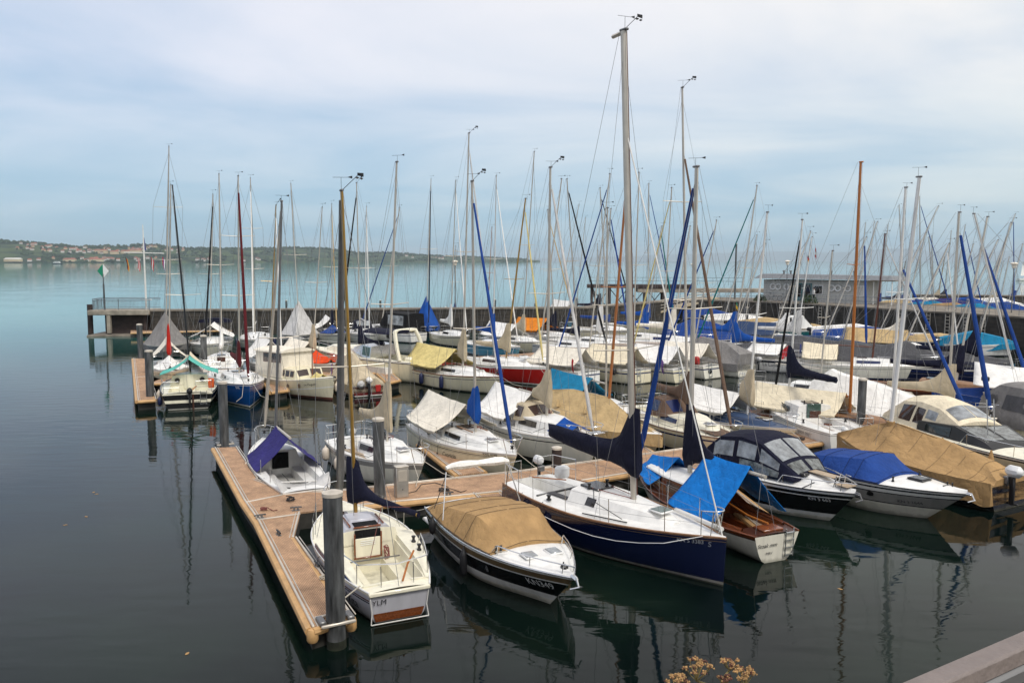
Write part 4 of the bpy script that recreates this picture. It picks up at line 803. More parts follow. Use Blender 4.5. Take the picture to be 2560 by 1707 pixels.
# T-head of the near pontoon
pontoon([(492, 1028), (560, 1150), (592, 1196), (716, 1441), (803, 1413), (676, 1234), (690, 1176), (752, 1168), (752, 1128), (658, 1125), (589, 1099), (540, 1026)], 'long brown outer pontoon head at the left end of the near walkway', rolls=(0, 1, 2, 3, 4), trims=(0, 1, 2, 4, 5, 8, 9, 10), seams=[((566, 1153), (660, 1134)), ((597, 1193), (690, 1180))])
q = W(718, 1440, .5); q2 = W(806, 1414, .5)
for p_, lb in ((q, 'tan rounded corner bumper at the near left corner of the pontoon head'), (q2, 'tan rounded corner bumper beside the near mooring pile')):
    o = MB().lathe((0, 0, -.23), [(.0, -.02), (.09, 0), (.115, .05), (.115, .2), (.09, .26), (.0, .28)], 14).build('corner_bumper', 'roll_fender', None); o.location = (p_.x, p_.y - .02, .45); tag(o, lb, 'bumper')
pontoon([(752, 1168), (1230, 1122), (1560, 1068), (1905, 1012), (2120, 975), (2110, 945), (1880, 987), (1520, 1036), (1200, 1080), (752, 1128)], 'long brown main walkway of the near pontoon', rolls=(0, 1, 2, 3, 5, 6, 7, 8), trims=(0, 1, 2, 3, 5, 6, 7, 8), plates=((1060, 1158), (1160, 1144)))
pontoon([(2120, 975), (2480, 912), (2470, 888), (2110, 945)], 'right hand stretch of the near walkway beyond the dark pile', rolls=(0, 2), trims=(0, 2))
fing = 'narrow finger pontoons between berths'
pontoon([(1052, 1090), (1112, 1083), (1008, 1010), (962, 1018)], 'finger pontoon between the small sloop 428 and the cream sloop Capricia', rolls=(1, 2, 3), trims=(1, 3), group=fing)
pontoon([(1085, 1132), (1150, 1126), (1300, 1262), (1240, 1278)], 'finger pontoon hidden between the tan-covered motorboat and the navy yacht', rolls=(1, 2, 3), trims=(1, 3), group=fing)
pontoon([(1432, 1048), (1500, 1038), (1420, 985), (1372, 990)], 'finger pontoon between the white sloop and the tan tent-covered boat', rolls=(1, 2, 3), trims=(1, 3), group=fing)
pontoon([(2070, 972), (2112, 962), (1990, 905), (1955, 912)], 'finger pontoon beside the dark mooring pile at the dark wooden yacht', rolls=(1, 2, 3), trims=(1, 3), group=fing)
pontoon([(1560, 1068), (1605, 1060), (1800, 1210), (1756, 1222)], 'finger pontoon between the mahogany boat and the black cruiser', rolls=(1, 2, 3), trims=(1, 3), group=fing)
# second pontoon
pontoon([(306, 823), (316, 920), (357, 917), (345, 880), (372, 868), (372, 852), (343, 848), (331, 823)], 'brown outer pontoon head at the left end of the second walkway', rolls=(0, 1, 2), trims=(0, 2, 5), seams=[((313, 866), (345, 864))])
pontoon([(345, 880), (620, 872), (1000, 846), (1400, 812), (1760, 782), (1755, 770), (1395, 798), (995, 826), (615, 852), (345, 864)], 'brown main walkway of the second pontoon behind the front row of boats', rolls=(0, 1, 2, 3), trims=(0, 1, 2, 3), plates=((952, 856),))
pontoon([(600, 862), (640, 858), (660, 895), (622, 900)], 'finger pontoon between the blue yacht and the cream cabin cruiser', rolls=(1, 2, 3), trims=(1, 3), group=fing)
pontoon([(860, 850), (885, 846), (917, 872), (890, 878)], 'finger pontoon right of the maroon boat under a beige cover', rolls=(1, 2, 3), trims=(1, 3), group=fing)
pontoon([(300, 764), (760, 752), (1330, 727), (1700, 716), (1700, 709), (1330, 719), (760, 743), (300, 755)], 'third pontoon along the foot of the breakwater wall', rolls=(0, 1, 2), trims=(0, 1, 2))
for p, lb in (((597, 1190), 'dark cleat with a rope at the joint of the pontoon head'), ((680, 1172, .3), 'cleat with coiled dark rope on the near walkway edge'), ((655, 1128, .3), 'cleat beside the bow of the white dayboat'), ((728, 1302, -1), 'cleat by the stern of the cream cockpit yacht'), ((1030, 1138, .4), 'cleat with black ropes in front of the folded white bimini'), ((1185, 1122, .4), 'cleat at the stern corner of the navy yacht'), ((640, 1228, -1), 'cleat on the left outer edge of the pontoon head'), ((940, 852, .4), 'cleat on the second walkway behind the beige covered boat')): cleat(p, lb)
def rope_coil(px, py, label, m='rope', r=.16):
    q = W(px, py, .5); e = MB(); pts = []
    for i in range(46): a = i * .42; rr = r * (.55 + .45 * ((i * 7) % 11) / 11); pts.append((rr * math.cos(a), rr * math.sin(a) * .85, .02 + .0016 * i))
    pts += [(r * 1.6, r * .4, .02), (r * 2.6, -r * .6, .015), (r * 3.4, r * .3, .015)]; o = e.tube(pts, .012, 5).build('rope_coil', m, None); o.location = q; o.rotation_euler = (0, 0, px % 6); tag(o, label, 'rope', 'ropes and cables left on the pontoons'); return o
rope_coil(668, 1150, 'tangle of dark rope at the cleat on the near walkway corner', 'dark_rope'); rope_coil(1020, 1128, 'black rope coil on the walkway behind the folded white bimini', 'dark_rope', .2); rope_coil(1175, 1115, 'pale rope coil by the stern of the navy yacht', 'rope', .14); rope_coil(1450, 1070, 'pale rope coil on the walkway behind the navy yacht boom'); rope_coil(745, 1330, 'pale rope left on the pontoon head beside the cream cockpit yacht', 'rope', .12); rope_coil(1840, 1010, 'dark cable coil on the walkway near the far service pedestal', 'dark_rope', .18); rope_coil(606, 1172, 'reddish rope coil on the outer edge of the pontoon head', 'red_rope', .11)
def cable(pts, label):
    o = MB().tube([W(x, y, .515) for x, y in pts], .012, 5).build('power_cable', 'black_plastic', None); tag(o, label, 'cable', 'ropes and cables left on the pontoons')
cable([(935, 1132), (955, 1128), (968, 1112), (1000, 1108), (1030, 1118)], 'thin black power cable trailing from the near service pedestal'); cable([(1905, 958), (1890, 975), (1850, 990), (1800, 998)], 'thin black power cable trailing from the far service pedestal')
def pile(px, py, top, label, r=.17, z=.5, m='pile_steel', cap=True, grp='mooring piles'):
    p = W(px, py, z); lo, hi = 0, 9
    X = px; t = WY(px, top, p.y).z
    e = empty('mooring_pile', (p.x, p.y, 0), random.uniform(0, 6), label, 'pile', grp); e.rotation_euler = (random.uniform(-.008, .008), random.uniform(-.008, .008), e.rotation_euler.z)
    MB().lathe((0, 0, 0), [(r, -.9), (r, t - .05)], 20).build('shaft', m, e); MB().lathe((0, 0, 0), [(r + .004, -.9), (r + .004, .14 + .1 * (px % 3) / 3)], 20).build('algae_band', 'algae', e)
    if cap: MB().lathe((0, 0, 0), [(r + .012, t - .05), (r + .012, t + .02), (r * .6, t + .05), (0, t + .06)], 20).build('cap', 'pile_cap', e)
    return e
def collar(px, py, r, label, z=.5):
    p = W(px, py, z); e = empty('pile_bracket', (p.x, p.y, z), .5, label, 'bracket', 'pile brackets on the pontoons')
    for k in (-1, 1): MB().box((k * (r + .09), 0, .05), (.14, .34, .1), 0, 0, .02).build('roller_block', 'dark_alloy', e); MB().box((0, k * (r + .05), .03), (r * 2 + .3, .06, .06), 0, 0, .015).build('bracket_bar', 'alloy', e)
pile(772, 1428, 1132, 'thick grey mooring pile at the near end of the pontoon head, nearest of all piles', .19); collar(770, 1425, .19, 'pile bracket at the near end of the pontoon head')
pile(516, 1022, 878, 'grey mooring pile at the far left corner of the near pontoon head', .17); collar(516, 1020, .17, 'pile bracket at the far end of the near pontoon head')
pile(873, 1142, 962, 'tall grey mooring pile in front of the small white sloop 428', .17)
pile(1976, 988, 870, 'dark brown mooring pile beside the great tan tarpaulin', .17)
pile(1278, 1072, 1028, 'stubby brown pile behind the stern of the navy yacht', .17, m='pile_dark')
pile(345, 910, 806, 'grey pile standing on the end of the second pontoon head', .2); pile(324, 822, 745, 'dark grey pile at the far end of the second pontoon head', .2); pile(470, 842, 771, 'grey pile between the striped stern and the blue yacht', .2); 
for x, y, t, lb in ((336, 770, 712, 'dark red-brown pile at the breakwater corner under the flags'), (209, 770, 698, 'dark pile at the outer corner of the harbour platform')): pile(x, y, t, lb, .26, 0, 'pile_dark', False)
for x, y, t, lb in ((366, 762, 714, 'grey pile left of the grey cone-covered boat'), (454, 760, 712, 'grey pile before the bow of the white boat with navy bimini'), (477, 760, 733, 'short grey pile right of the grey cone-covered boat'), (713, 755, 709, 'grey pile before the white shrouded boat by the breakwater'), (819, 750, 710, 'grey pile left of the white sloop with navy windscreen'), (800, 765, 720, 'grey pile in front of the sloop with half-open white tent'), (921, 745, 708, 'grey pile before the white sloop with navy windscreen'), (1009, 742, 712, 'grey pile before the motor yacht with the black enclosure'), (1093, 740, 722, 'grey pile between the blue covered boat and the small white tent'), (1180, 738, 720, 'grey pile left of the pale tents by the breakwater'), (1230, 735, 696, 'tall grey pile at the breakwater in the middle of the photo'), (1257, 735, 720, 'short grey pile right of the tall central pile'), (1447, 728, 694, 'grey pile near the white hulls below the trestle pier'), (1570, 722, 690, 'grey pile at the foot of the gangway'), (1715, 760, 706, 'grey pile between the blue tarpaulins by the quay'), (658, 714, 690, 'thin dark pile behind the white shrouded boat on the breakwater'), (874, 712, 690, 'thin dark pile at the breakwater behind the windscreen sloop'), (1137, 712, 688, 'thin pile at the breakwater in the middle distance'), (1325, 708, 684, 'thin pile at the breakwater right of centre'), (1686, 735, 560, 'tall dark pole by the quay wall near the teal furled sail')): pile(x, y, t, lb, .16 if t > 600 else .11, 0)
# service pedestals
def pedestal(px, py, hgt, label, w_=.38):
    p = W(px, py, .5); e = empty('service_pedestal', (p.x, p.y, .5), R(26), label, 'pedestal', 'stainless service pedestals'); MB().box((0, 0, hgt / 2), (w_, .26, hgt), 0, 0, .015).build('casing', 'stainless', e); MB().box((0, 0, hgt + .01), (w_ + .03, .29, .03), 0, 0, .01).build('cap', 'alloy', e); MB().box((0, -.135, hgt * .28), (.05, .02, .04), 0, 0, .008).build('lock', 'dark_alloy', e); MB().box((0, -.133, hgt * .72), (w_ * .7, .012, hgt * .36), 0, 0, .004).build('socket_panel', 'alloy', e)
pedestal(922, 1140, .92, 'stainless service pedestal on the walkway left of the folded white bimini'); pedestal(1898, 962, .85, 'stainless service pedestal on the far walkway beside two arched ladder rails'); pedestal(2268, 940, .8, 'stainless service pedestal before the blue tarpaulin boat at the right'); pedestal(1287, 840, .9, 'stainless service pedestal on the second walkway behind the red boat')
# arched ladder rails by the far pedestal
e = empty('swim_ladder', W(1862, 985, .3), R(26), 'pair of arched steel ladder rails on the near walkway', 'ladder')
for y in (-.3, .3): MB().tube([(y, -.1, -.5), (y, -.1, .8), (y, -.02, 1.0), (y, .15, 1.08), (y, .3, .95), (y, .32, .2)], .025, 6).build('rail', 'steel', e)
MB().box((0, -.1, .1), (.6, .08, .04)).build('step', 'steel', e); MB().box((0, -.1, -.18), (.6, .08, .04)).build('step', 'steel', e)
# ================================================================ BOATS, NEAR ROW
SB, MBT = 'sailboats moored at the pontoons', 'motorboats moored at the pontoons'
def cabin(s, u0, u1, h, wf=.62, m='deck_white', front=.12, mid=.6, crown=.06, wa=None, slope=.86, name='cabin'):
    wa = wa or wf; f = lambda u, w_: min(w_, .93) * s.b(u)
    um_ = lerp(u0, u1, mid); st = [(u0, f(u0, wa), s.zs(u0), f(u0, wa) * slope, s.zs(u0) + h, crown), (um_, f(um_, wf), s.zs(um_), f(um_, wf) * slope, s.zs(um_) + h * .93, crown),
      (lerp(um_, u1, .72), f(lerp(um_, u1, .72), wf) * .86, s.zs(lerp(um_, u1, .72)), f(lerp(um_, u1, .72), wf) * .62, s.zs(u1) + h * .55, crown), (u1, f(u1, wf) * .6, s.zs(u1), f(u1, wf) * .35, s.zs(u1) + front, crown * .5)]
    return s.shell(name, st, m, 6, smooth=False, nt=4)
# --- 1 cream cockpit yacht, stern to the viewer
s = Boat('sailboat', 'pale grey yacht with cream open cockpit and golden mast, stern beside the nearest mooring pile', 'sailboat', (778, 1150, .95), (918, 1350, .72), 2.42, fb=.95, fs=.70, um=.52, ts=.55, pb=2.1, wl=.80, wlb=.35, rake=.7, srake=.12, ex=.5, group=SB)
s.hull('lavender_grey', [(.05, 'pale_cream_deck'), (.10, 'lavender_grey'), (.035, 'brown_stripe'), (.02, 'lavender_grey'), (.03, 'dark_stripe')], (.09, .0, 'lavender_grey'), transom='lavender_grey')
s.block('transom_rim', s.hx(0, .68) - .02, 0, .665, (.07, 1.32, .09), 'pale_cream_deck', 0, .02)
s.deck('pale_cream_deck', .05, (.07, .46), .66, None, .62, .30, 'white_plastic', .02, .5)
ev = s.shell('coaming', [(.05, s.b(.05) * .97, s.zs(.05), s.b(.05) * .86, s.zs(.05) + .05, .0)] * 1 + [(.06, .01, 0, .01, 0, 0)] * 0 + [(.052, s.b(.05) * .97, s.zs(.05), s.b(.05) * .86, s.zs(.05) + .05, .0)], 'pale_cream_deck', 1, nt=2)
for sg, lb in ((1, None), (-1, None)):
    rows = [[(s.X(u), sg * s.b(u) * .99, s.zs(u) + .005), (s.X(u), sg * s.b(u) * .97, s.zs(u) + h_), (s.X(u), sg * min(.71, s.b(u) * .86), s.zs(u) + h_ + .03), (s.X(u), sg * min(.69, s.b(u) * .83), s.zs(u) - .02)] for u, h_ in [(lerp(.06, .5, i / 8), .13 * sst(0, .3, i / 8)) for i in range(9)]]
    MB().grid(rows, 0).build('coaming', 'pale_cream_deck', s.root, 30)
    MB().grid([[(p[0][0], p[0][1] * 1.012, p[0][2] - .01), (p[1][0], p[1][1] * 1.014, p[1][2] - .012)] for p in rows], 0).build('navy_coaming_stripe', 'navy_stripe', s.root)
ev = cabin(s, .46, .80, .34, .66, 'pale_cream_deck', .06, .5, .05)
g = s.shell('cabin_roof', [(.462, .62, s.zs(.46) + .30, .50, s.zs(.46) + .42, .03), (.66, .56, s.zs(.6) + .25, .44, s.zs(.6) + .37, .03)], 'lavender_grey', 4, nt=2)
z46 = s.zs(.46)
s.block('companionway_shade', s.X(.455), 0, z46 + .12, (.06, .62, .52), 'canvas_black', 0, .01); s.block('hatch_shade', s.X(.495), 0, z46 + .452, (.34, .58, .012), 'canvas_black', 0, .005)  # solid black blocks paint the shade inside the open companionway and hatch
s.block('washboard', s.X(.44), .02, z46 - .02, (.035, .60, .46), 'pale_cream_deck', 0, .01)
for k in range(3): s.block('louvre', s.X(.436), .02, z46 + .05 + k * .045, (.02, .36, .014), 'white_plastic', 0, .004)
for k in (-1, 1): s.block('teak_frame', s.X(.437), .02 + k * .32, z46 + .03, (.05, .035, .62), 'varnished_wood', 0, .008); s.block('grab_rail', s.X(.53), k * .40, z46 + .47, (.75, .045, .05), 'varnished_wood', 0, .015)
s.block('teak_frame', s.X(.437), .02, z46 - .26, (.05, .68, .035), 'varnished_wood', 0, .008); s.block('teak_frame', s.X(.46), 0, z46 + .44, (.04, .66, .04), 'varnished_wood', 0, .008); s.block('sliding_hatch', s.X(.60), 0, z46 + .44, (.62, .62, .05), 'lavender_grey', 0, .02)
s.hatch(.71, .3, .36, .42, s.zs(.71) + .25, 'smoke_glass')
s.block('cockpit_grating', s.X(.16), .02, s.zs(.2) - .60, (.5, .5, .03), 'varnished_wood', 0, .01)
s.mast(.655, (785, 440), 'gold_alloy', .085, s.zs(.65) + .30, spr=(.47,), sw=.85, vane=2, sprm='alloy', nostayb=True)
s.furl('dark_alloy', .105, .99, .965, .25); s.boom(s.mbase.z + .60, 1.95, 'gold_alloy', -36, -.13, .06); s.sailcover('canvas_navy', .75, .13, .12, None, 6.5, .05)
q = MB().grid([[(s.hx(0, z) - .02, y * s.hy(0, z) * .93, z) for y in (-1, -.5, 0, .5, 1)] for z in (.03, .12, .22)]); q.build('transom_board', 'varnished_wood', s.root)
for sg in (1, -1): s.line('transom_strut', [(s.hx(0, .6) - .02, sg * s.hy(0, .6) * .96, .58), (s.hx(0, .3) - .05, sg * s.hy(0, .3) * .97, .28), (s.hx(0, 0) - .14, sg * .62, .03)], .012, 'white_alloy')
s.line('transom_bar', [(s.hx(0, 0) - .14, -.62, .03), (s.hx(0, 0) - .14, .62, .03)], .012, 'white_alloy')
s.stext('YLM', .44, .42, .17, 'lettering_dark', 0, .03); s.text('Dolce Vita', .20, -.50, 1, .30, 'lettering_dark')
mb = MB(); pts = [(s.X(.36), s.b(.36) * .90, s.zs(.3) + .05)] + [(s.X(u), s.b(u) * .92, s.zs(u) + .46) for u in (.3, .2, .08)] + [(s.X(.03), 0, s.zs(0) + .48)] + [(s.X(u), -s.b(u) * .92, s.zs(u) + .46) for u in (.08, .2, .3)] + [(s.X(.36), -s.b(.36) * .90, s.zs(.3) + .05)]
mb.tube(pts, .014, 6)
for u in (.24, .09): 
    for sg in (1, -1): mb.tube([(s.X(u), sg * s.b(u) * .92, s.zs(u) + .46), (s.X(u), sg * s.b(u) * .93, s.zs(u))], .012, 5)
for y in (.35, -.35): mb.tube([(s.X(.03), y, s.zs(0) + .475), (s.X(.025), y, s.zs(0))], .012, 5)
mb.build('pushpit', 'steel', s.root)
s.line('tiller', [(s.X(.02), -.1, s.zs(0) + .12), (s.X(.1), -.35, s.zs(0) + .28), (s.X(.17), -.62, s.zs(0) + .40)], .024, 'orange_wood')
for u, v in ((.33, .83), (.28, .86), (.36, -.83), (.27, -.86)): s.winch(u, v, s.zs(u) + .14)
s.line('traveller', [(s.X(.35), -.6, s.zs(.3) - .1), (s.X(.35), .6, s.zs(.3) - .1)], .018, 'dark_alloy')
for k in range(5): s.line('coiled_rope', [(s.X(.43) + .05 * math.cos(a), -.42 + .06 * math.sin(a + k), z46 - .02 - .13 * (1 - math.cos(a)) - .015 * k) for a in [i * .63 for i in range(11)]], .011, 'red_rope', 4)
s.pulpit(.55, .88, .05); s.rails(.5, .86, 2, .5, 1)
s.fender(.42, 1, 'navy ball fender squeezed between the cream cockpit yacht and the pontoon head', 'fender_navy', None, .5, .13); s.fender(.40, -1, 'slim white fender on the starboard side of the cream cockpit yacht', 'fender_white', .6, .45, .07)
s.line('mooring_line', [(s.X(.06), s.b(.06) * .95, s.zs(0) + .06), (s.X(.05), s.b(.06) + .3, .58), (s.X(.06), s.b(.06) + .68, .58)], .016, 'rope')
s.line('mainsheet', [(s.X(.35), .1, s.zs(.3) - .06), (s.X(.36), -.2, s.zs(.3) + 1.1), (s.X(.42), -1.0, s.mbase.z + .5)], .008, 'red_rope')

# --- 2 black and tan motorboat with tan cover
s = Boat('motorboat', 'white and black motorboat with tan cockpit cover and folded white bimini, bow to the viewer', 'motorboat', (1318, 1332, .92), (1062, 1152, .88), 2.46, fb=.95, fs=.86, um=.30, ts=.9, pb=2.5, wl=.84, wlb=.18, rake=1.05, ex=.85, dip=.04, group=MBT)
s.hull('black_gelcoat', [(.05, 'white_gelcoat'), (.15, 'gold_brown_stripe'), (.035, 'white_gelcoat')], (.30, .14, 'white_gelcoat'), 'warm_white_gelcoat', transom='white_gelcoat'); s.deck('deck_white', .12, rail='steel', railr=.022)
ev = s.cover([(.03, .96, .95), (.10, 1.08, .92), (.30, 1.30, .88), (.48, 1.46, .82), (.50, 1.45, .80), (.64, 1.06, .46), (.66, 1.01, .40)], 'canvas_tan', .06, .020, -.03, .05, 0, crown=.05, nsub=5); s.seams(ev, (.6, 1.5, 2.5, 3, 5.9)); s.sternlines()
z7 = s.zs(.77) + .10
for v in (.42, -.42): s.hatch(.765, v * .9, .40, .34, z7, 'clear_vinyl')
a0 = s.X(.17); arch = [(a0 + .05, s.b(.2) * .93 * math.cos(a) if abs(math.cos(a)) < .95 else s.b(.2) * .93 * math.cos(a), 1.0 + 1.22 * min(1, math.sin(a) * 1.55)) for a in [math.pi * i / 14 for i in range(15)]]
top = [p for p in arch if p[2] > 2.0]; o = MB().tube(top, [.055] + [.10 + .02 * math.sin(i * 1.7) for i in range(len(top) - 2)] + [.055], 8, ry=1.2).build('folded_bimini', 'canvas_white', s.root)
for sg in (1, -1):
    y = s.b(.2) * .93 * sg; yt = top[0][1] * (1 if sg > 0 else -1); s.line('bimini_pole', [(s.X(.24), sg * s.b(.24) * .92, s.zs(.2) + .1), (a0 + .05, yt, 2.08)], .017, 'steel'); s.line('bimini_strut', [(s.X(.08), sg * s.b(.08) * .9, s.zs(.2)), (a0 + .05, yt, 2.0)], .012, 'dark_alloy')
s.handrail((.64, .68, .76, .84, .91, .965, .99), .26, wf=.88); s.anchor(); s.text('KN349', .85, -.42, -1, .22, 'lettering_white')
s.line('bow_roller', [(s.X(.99), 0, s.zs(1) + .05), (s.X(1) + .12, 0, s.zs(1) + .02)], .05, 'steel', 6); s.block('windlass', s.X(.935), 0, s.zs(.93) + .13, (.16, .14, .10), 'black_plastic', 0, .03)
s.line('anchor_chain', [(s.X(.90), .10, s.zs(.9) + .15), (s.X(.94), -.06, s.zs(.94) + .12), (s.X(.97), .05, s.zs(.97) + .08), (s.X(1), 0, s.zs(1) + .06)], .018, 'dark_rope')
ev2 = MB().lathe((0, 0, 0), [(.0, 0), (.11, .004), (.13, .012), (0, .014)], 14); o = ev2.build('porthole', 'steel', s.root); u_ = .62; o.location = (s.X(u_), -s.hy(u_, .5) - .002, .5); o.rotation_euler = (R(98), 0, R(-5)); o.scale = (1.2, .55, 1)
s.fender(.50, -1, 'long black fender on the near side of the tan-covered motorboat', 'fender_black', .72, .62, .09); s.fender(.2, -1, 'black fender near the stern of the tan-covered motorboat', 'fender_black', .95, .4, .09)
for v in (.7, .82): s.winch(.66, -v, s.zs(.66) + .06, .035)
s.line('bow_line', [(s.X(.70), -s.b(.7) * .7, s.zs(.7) + .14), (s.X(.68), -s.b(.68) * .92, s.zs(.7) + .12)], .012, 'rope')
s.block('swim_platform', s.X(0) - .28, 0, .38, (.55, s.B * .8, .09), 'white_gelcoat', 0, .03)

# --- 3 navy yacht
s = Boat('sailboat', 'large navy yacht with white deck and the tallest mast, bow in the foreground', 'sailboat', (1668, 1237, 1.15), (1212, 1098, .96), 2.62, fb=1.15, fs=.95, um=.42, ts=.72, pb=1.9, wl=.86, wlb=.55, rake=.06, srake=-.25, dip=.05, group=SB)
s.hull('navy_gelcoat', [(.022, 'teak'), (.05, 'navy_gelcoat'), (.012, 'gold_brown_stripe')], (.10, .04, 'grey_gelcoat'), 'dark_stripe'); s.deck('deck_white', .06, (.0, .36), .55, None, .42, .05, 'teak', .022, .9)
ev = cabin(s, .36, .80, .40, .60, 'deck_white', .05, .35, .07, slope=.72)
for sg in (1, -1): s.patch(ev, 'window', 'dark_glass', 3.6, 5.3, .36, .82, sg, frame='dark_stripe')
s.hatch(.74, -.1, .46, .46, s.zs(.74) + .31, 'green_glass'); s.block('sliding_hatch', s.X(.415), 0, s.zs(.4) + .475, (.72, .62, .06), 'dark_glass', 0, .02); s.block('companionway', s.X(.358), 0, s.zs(.36) + .16, (.05, .52, .50), 'dark_glass', 0, .01)
s.mast(.60, (1432, 72), 'alloy', .115, s.zs(.6) + .40, spr=(.33,), sw=1.15, vane=2, k=12, wr=.006, taper=.85, fsx=.80, nostayb=True)
MB().tube([Vector((s.X(.985), 0, s.zs(1) + .03)), s.mbase.lerp(s.mt, .8)], .018, 6).build('forestay_foil', 'white_alloy', s.root)
s.line('sail_track', [s.mbase + Vector((.055, .06, .1)), s.mbase.lerp(s.mt, .5) + Vector((.055, .06, 0)), s.mt + Vector((.048, .052, 0))], .022, 'brown_stripe', 6)
s.line('masthead_crane', [s.mt + Vector((-.38, 0, -.06)), s.mt + Vector((.05, 0, -.02))], .05, 'alloy', 6)
s.boom(s.mbase.z + 1.08, 3.65, 'alloy', 4, .035, .06); s.sailcover('canvas_navy', 1.05, .27, .21, None, 3.8, .24, .10, .04)
s.furl  # blue genoa is hoisted on the neighbour's stay
s.pulpit(.62, .93, -.12); s.pushpit(.62, .13); s.rails(.14, .92, 4, .62, 2)
s.line('spinnaker_pole', [(s.X(.70), -s.b(.70) * .80 * -1, s.zs(.7) + .12), (s.X(.97), .12, s.zs(.97) + .16)], .055, 'white_alloy', 10)
for sg in (1, -1): s.line('jib_track', [(s.X(.50), sg * s.b(.5) * .86, s.zs(.5) + .06), (s.X(.68), sg * s.b(.68) * .80, s.zs(.68) + .06)], .018, 'black_plastic')
for u, v in ((.30, .78), (.30, -.78)): s.winch(u, v, s.zs(u) + .06, .075)
for v in (.25, -.25): s.winch(.42, v, s.zs(.42) + .46, .06)
s.line('tiller', [(s.X(.03), 0, s.zs(0) + .1), (s.X(.22), .12, s.zs(0) + .3)], .02, 'orange_wood'); s.block('traveller_bar', s.X(.22), 0, s.zs(.2) + .03, (.08, 1.9, .05), 'black_plastic', 0, .015); s.outboard(.55, s.zs(0) + .25, 'black_plastic', .9, 'white_plastic'); s.block('console_pod', s.X(.16), .35, s.zs(.2) + .42, (.3, .42, .35), 'white_plastic', 0, .06)
for k in (-.9, .9): s.block('cockpit_locker_lid', s.X(.28), k * .62 * .9, s.zs(.25) + .075, (.8, .2, .03), 'canvas_dark_grey', 0, .01)
s.text('KN 5 3383', .90, -.17, -1, .13, 'lettering_grey', bold=.002); s.text('S', .955, -.22, -1, .17, 'lettering_grey', .1)
s.line('control_line', [(s.X(.43), -.30, s.zs(.43) + .49), (s.X(.57), -.14, s.zs(.57) + .45), (s.X(.6), -.05, s.zs(.6) + .42)], .012, 'red_rope'); s.line('control_line', [(s.X(.43), .28, s.zs(.43) + .49), (s.X(.58), .12, s.zs(.58) + .45)], .012, 'red_rope'); s.line('jib_sheet', [(s.X(.44), -.3, s.zs(.44) + .50), (s.X(.50), -s.b(.5) * .55, s.zs(.5) + .3), (s.X(.66), -s.b(.66) * .8, s.zs(.66) + .12)], .010, 'dark_rope')
for k in range(4): s.line('coiled_rope', [(s.X(.955) + .04 * k, .02 + .07 * math.sin(a + k), s.zs(1) + .5 - .17 * (1 - math.cos(a))) for a in [i * .63 for i in range(11)]], .009, 'rope', 4)
s.line('mooring_line', [(s.X(.94), -s.b(.94) * .9, s.zs(.94) + .02)] + [(s.X(lerp(.94, .36, f)), -s.b(.55) * .6 - .9 * f * 1.0 - .3, lerp(s.zs(1), 1.0, f) - .32 * math.sin(math.pi * f)) for f in (.1, .25, .4, .55, .7, .85, 1)] , .008, 'white_plastic')
s.fender(.16, -1, 'navy ball fender below the stern quarter of the navy yacht', 'fender_navy', .75, .36, .15); s.fender(.30, -1, 'navy ball fender amidships on the near side of the navy yacht', 'fender_navy', .62, .36, .15)

# --- 4 varnished wooden yacht with bright blue tarpaulin
s = Boat('sailboat', 'varnished wooden yacht with white hull and bright blue boom tarpaulin, stern to the viewer', 'sailboat', (1462, 1064, .95), (1785, 1232, .66), 2.2, fb=.95, fs=.72, um=.48, ts=.62, pb=1.9, wl=.50, wlb=.3, rake=.8, srake=.06, ex=.55, dip=.10, group=SB)
s.hull('warm_white_gelcoat', [(.05, 'varnished_wood'), (.05, 'dark_wood')], (.06, .0, 'warm_white_gelcoat'), 'antifoul_black', transom='warm_white_gelcoat'); s.deck('dark_wood', .05, (.10, .40), .64, 'varnished_wood', .55, .26, 'varnished_wood', .025, .55)
for sg in (1, -1):
    rows = [[(s.X(u), sg * min(.78, s.b(u) * .86), s.zs(u) - .02), (s.X(u), sg * min(.74, s.b(u) * .82), s.zs(u) + h_), (s.X(u), sg * min(.70, s.b(u) * .77), s.zs(u) + h_), (s.X(u), sg * min(.66, s.b(u) * .74), s.zs(u) - .2)] for u, h_ in [(lerp(.08, .42, i / 8), .08 + .30 * sst(.45, 1, i / 8)) for i in range(9)]]
    MB().grid(rows, 0).build('coaming', 'varnished_wood', s.root, 30)
st = [(.40, .74, s.zs(.4), .66, s.zs(.4) + .62, .10), (.62, .72, s.zs(.6), .62, s.zs(.6) + .52, .10), (.80, .50, s.zs(.8), .42, s.zs(.8) + .40, .08)]
ev = s.shell('cabin', [(u, a, b_, c, d - .02, 0) for u, a, b_, c, d, e_ in st], 'varnished_wood', 5, nt=3); s.shell('cabin_roof', [(u, c + .05, d - .02, c + .03, d + .02, e_) for u, a, b_, c, d, e_ in st], 'deck_white', 5, nt=2)
s.last_shell = [o for o in s.root.children if o.name.startswith('cabin')][0]
for sg in (1, -1):
    for k0, k1 in ((1.0, 4.2), (5.5, 8.3)): s.patch(ev, 'window', 'smoke_glass', k0, k1, .35, .78, sg, frame='dark_wood')
s.block('companionway_door', s.X(.395), 0, s.zs(.4) + .15, (.04, .6, .8), 'dark_wood', 0, .01); s.block('aft_hatch', s.X(.05), 0, s.zs(.05) + .075, (.42, .62, .05), 'varnished_wood', 0, .01)
s.mast(.56, (1600, 385), 'alloy', .11, s.zs(.6) + .55, spr=(.55,), sw=.9, vane=1, nostayb=True, fsx=.85, wr=.006); s.furl('canvas_royal', .085, .95, .985, .4)
s.boom(s.mbase.z + .62, 3.3, 'alloy', 0, .05, .05); s.sailcover('canvas_navy', 1.35, .14, .17, 1.25, 2.6, .12)
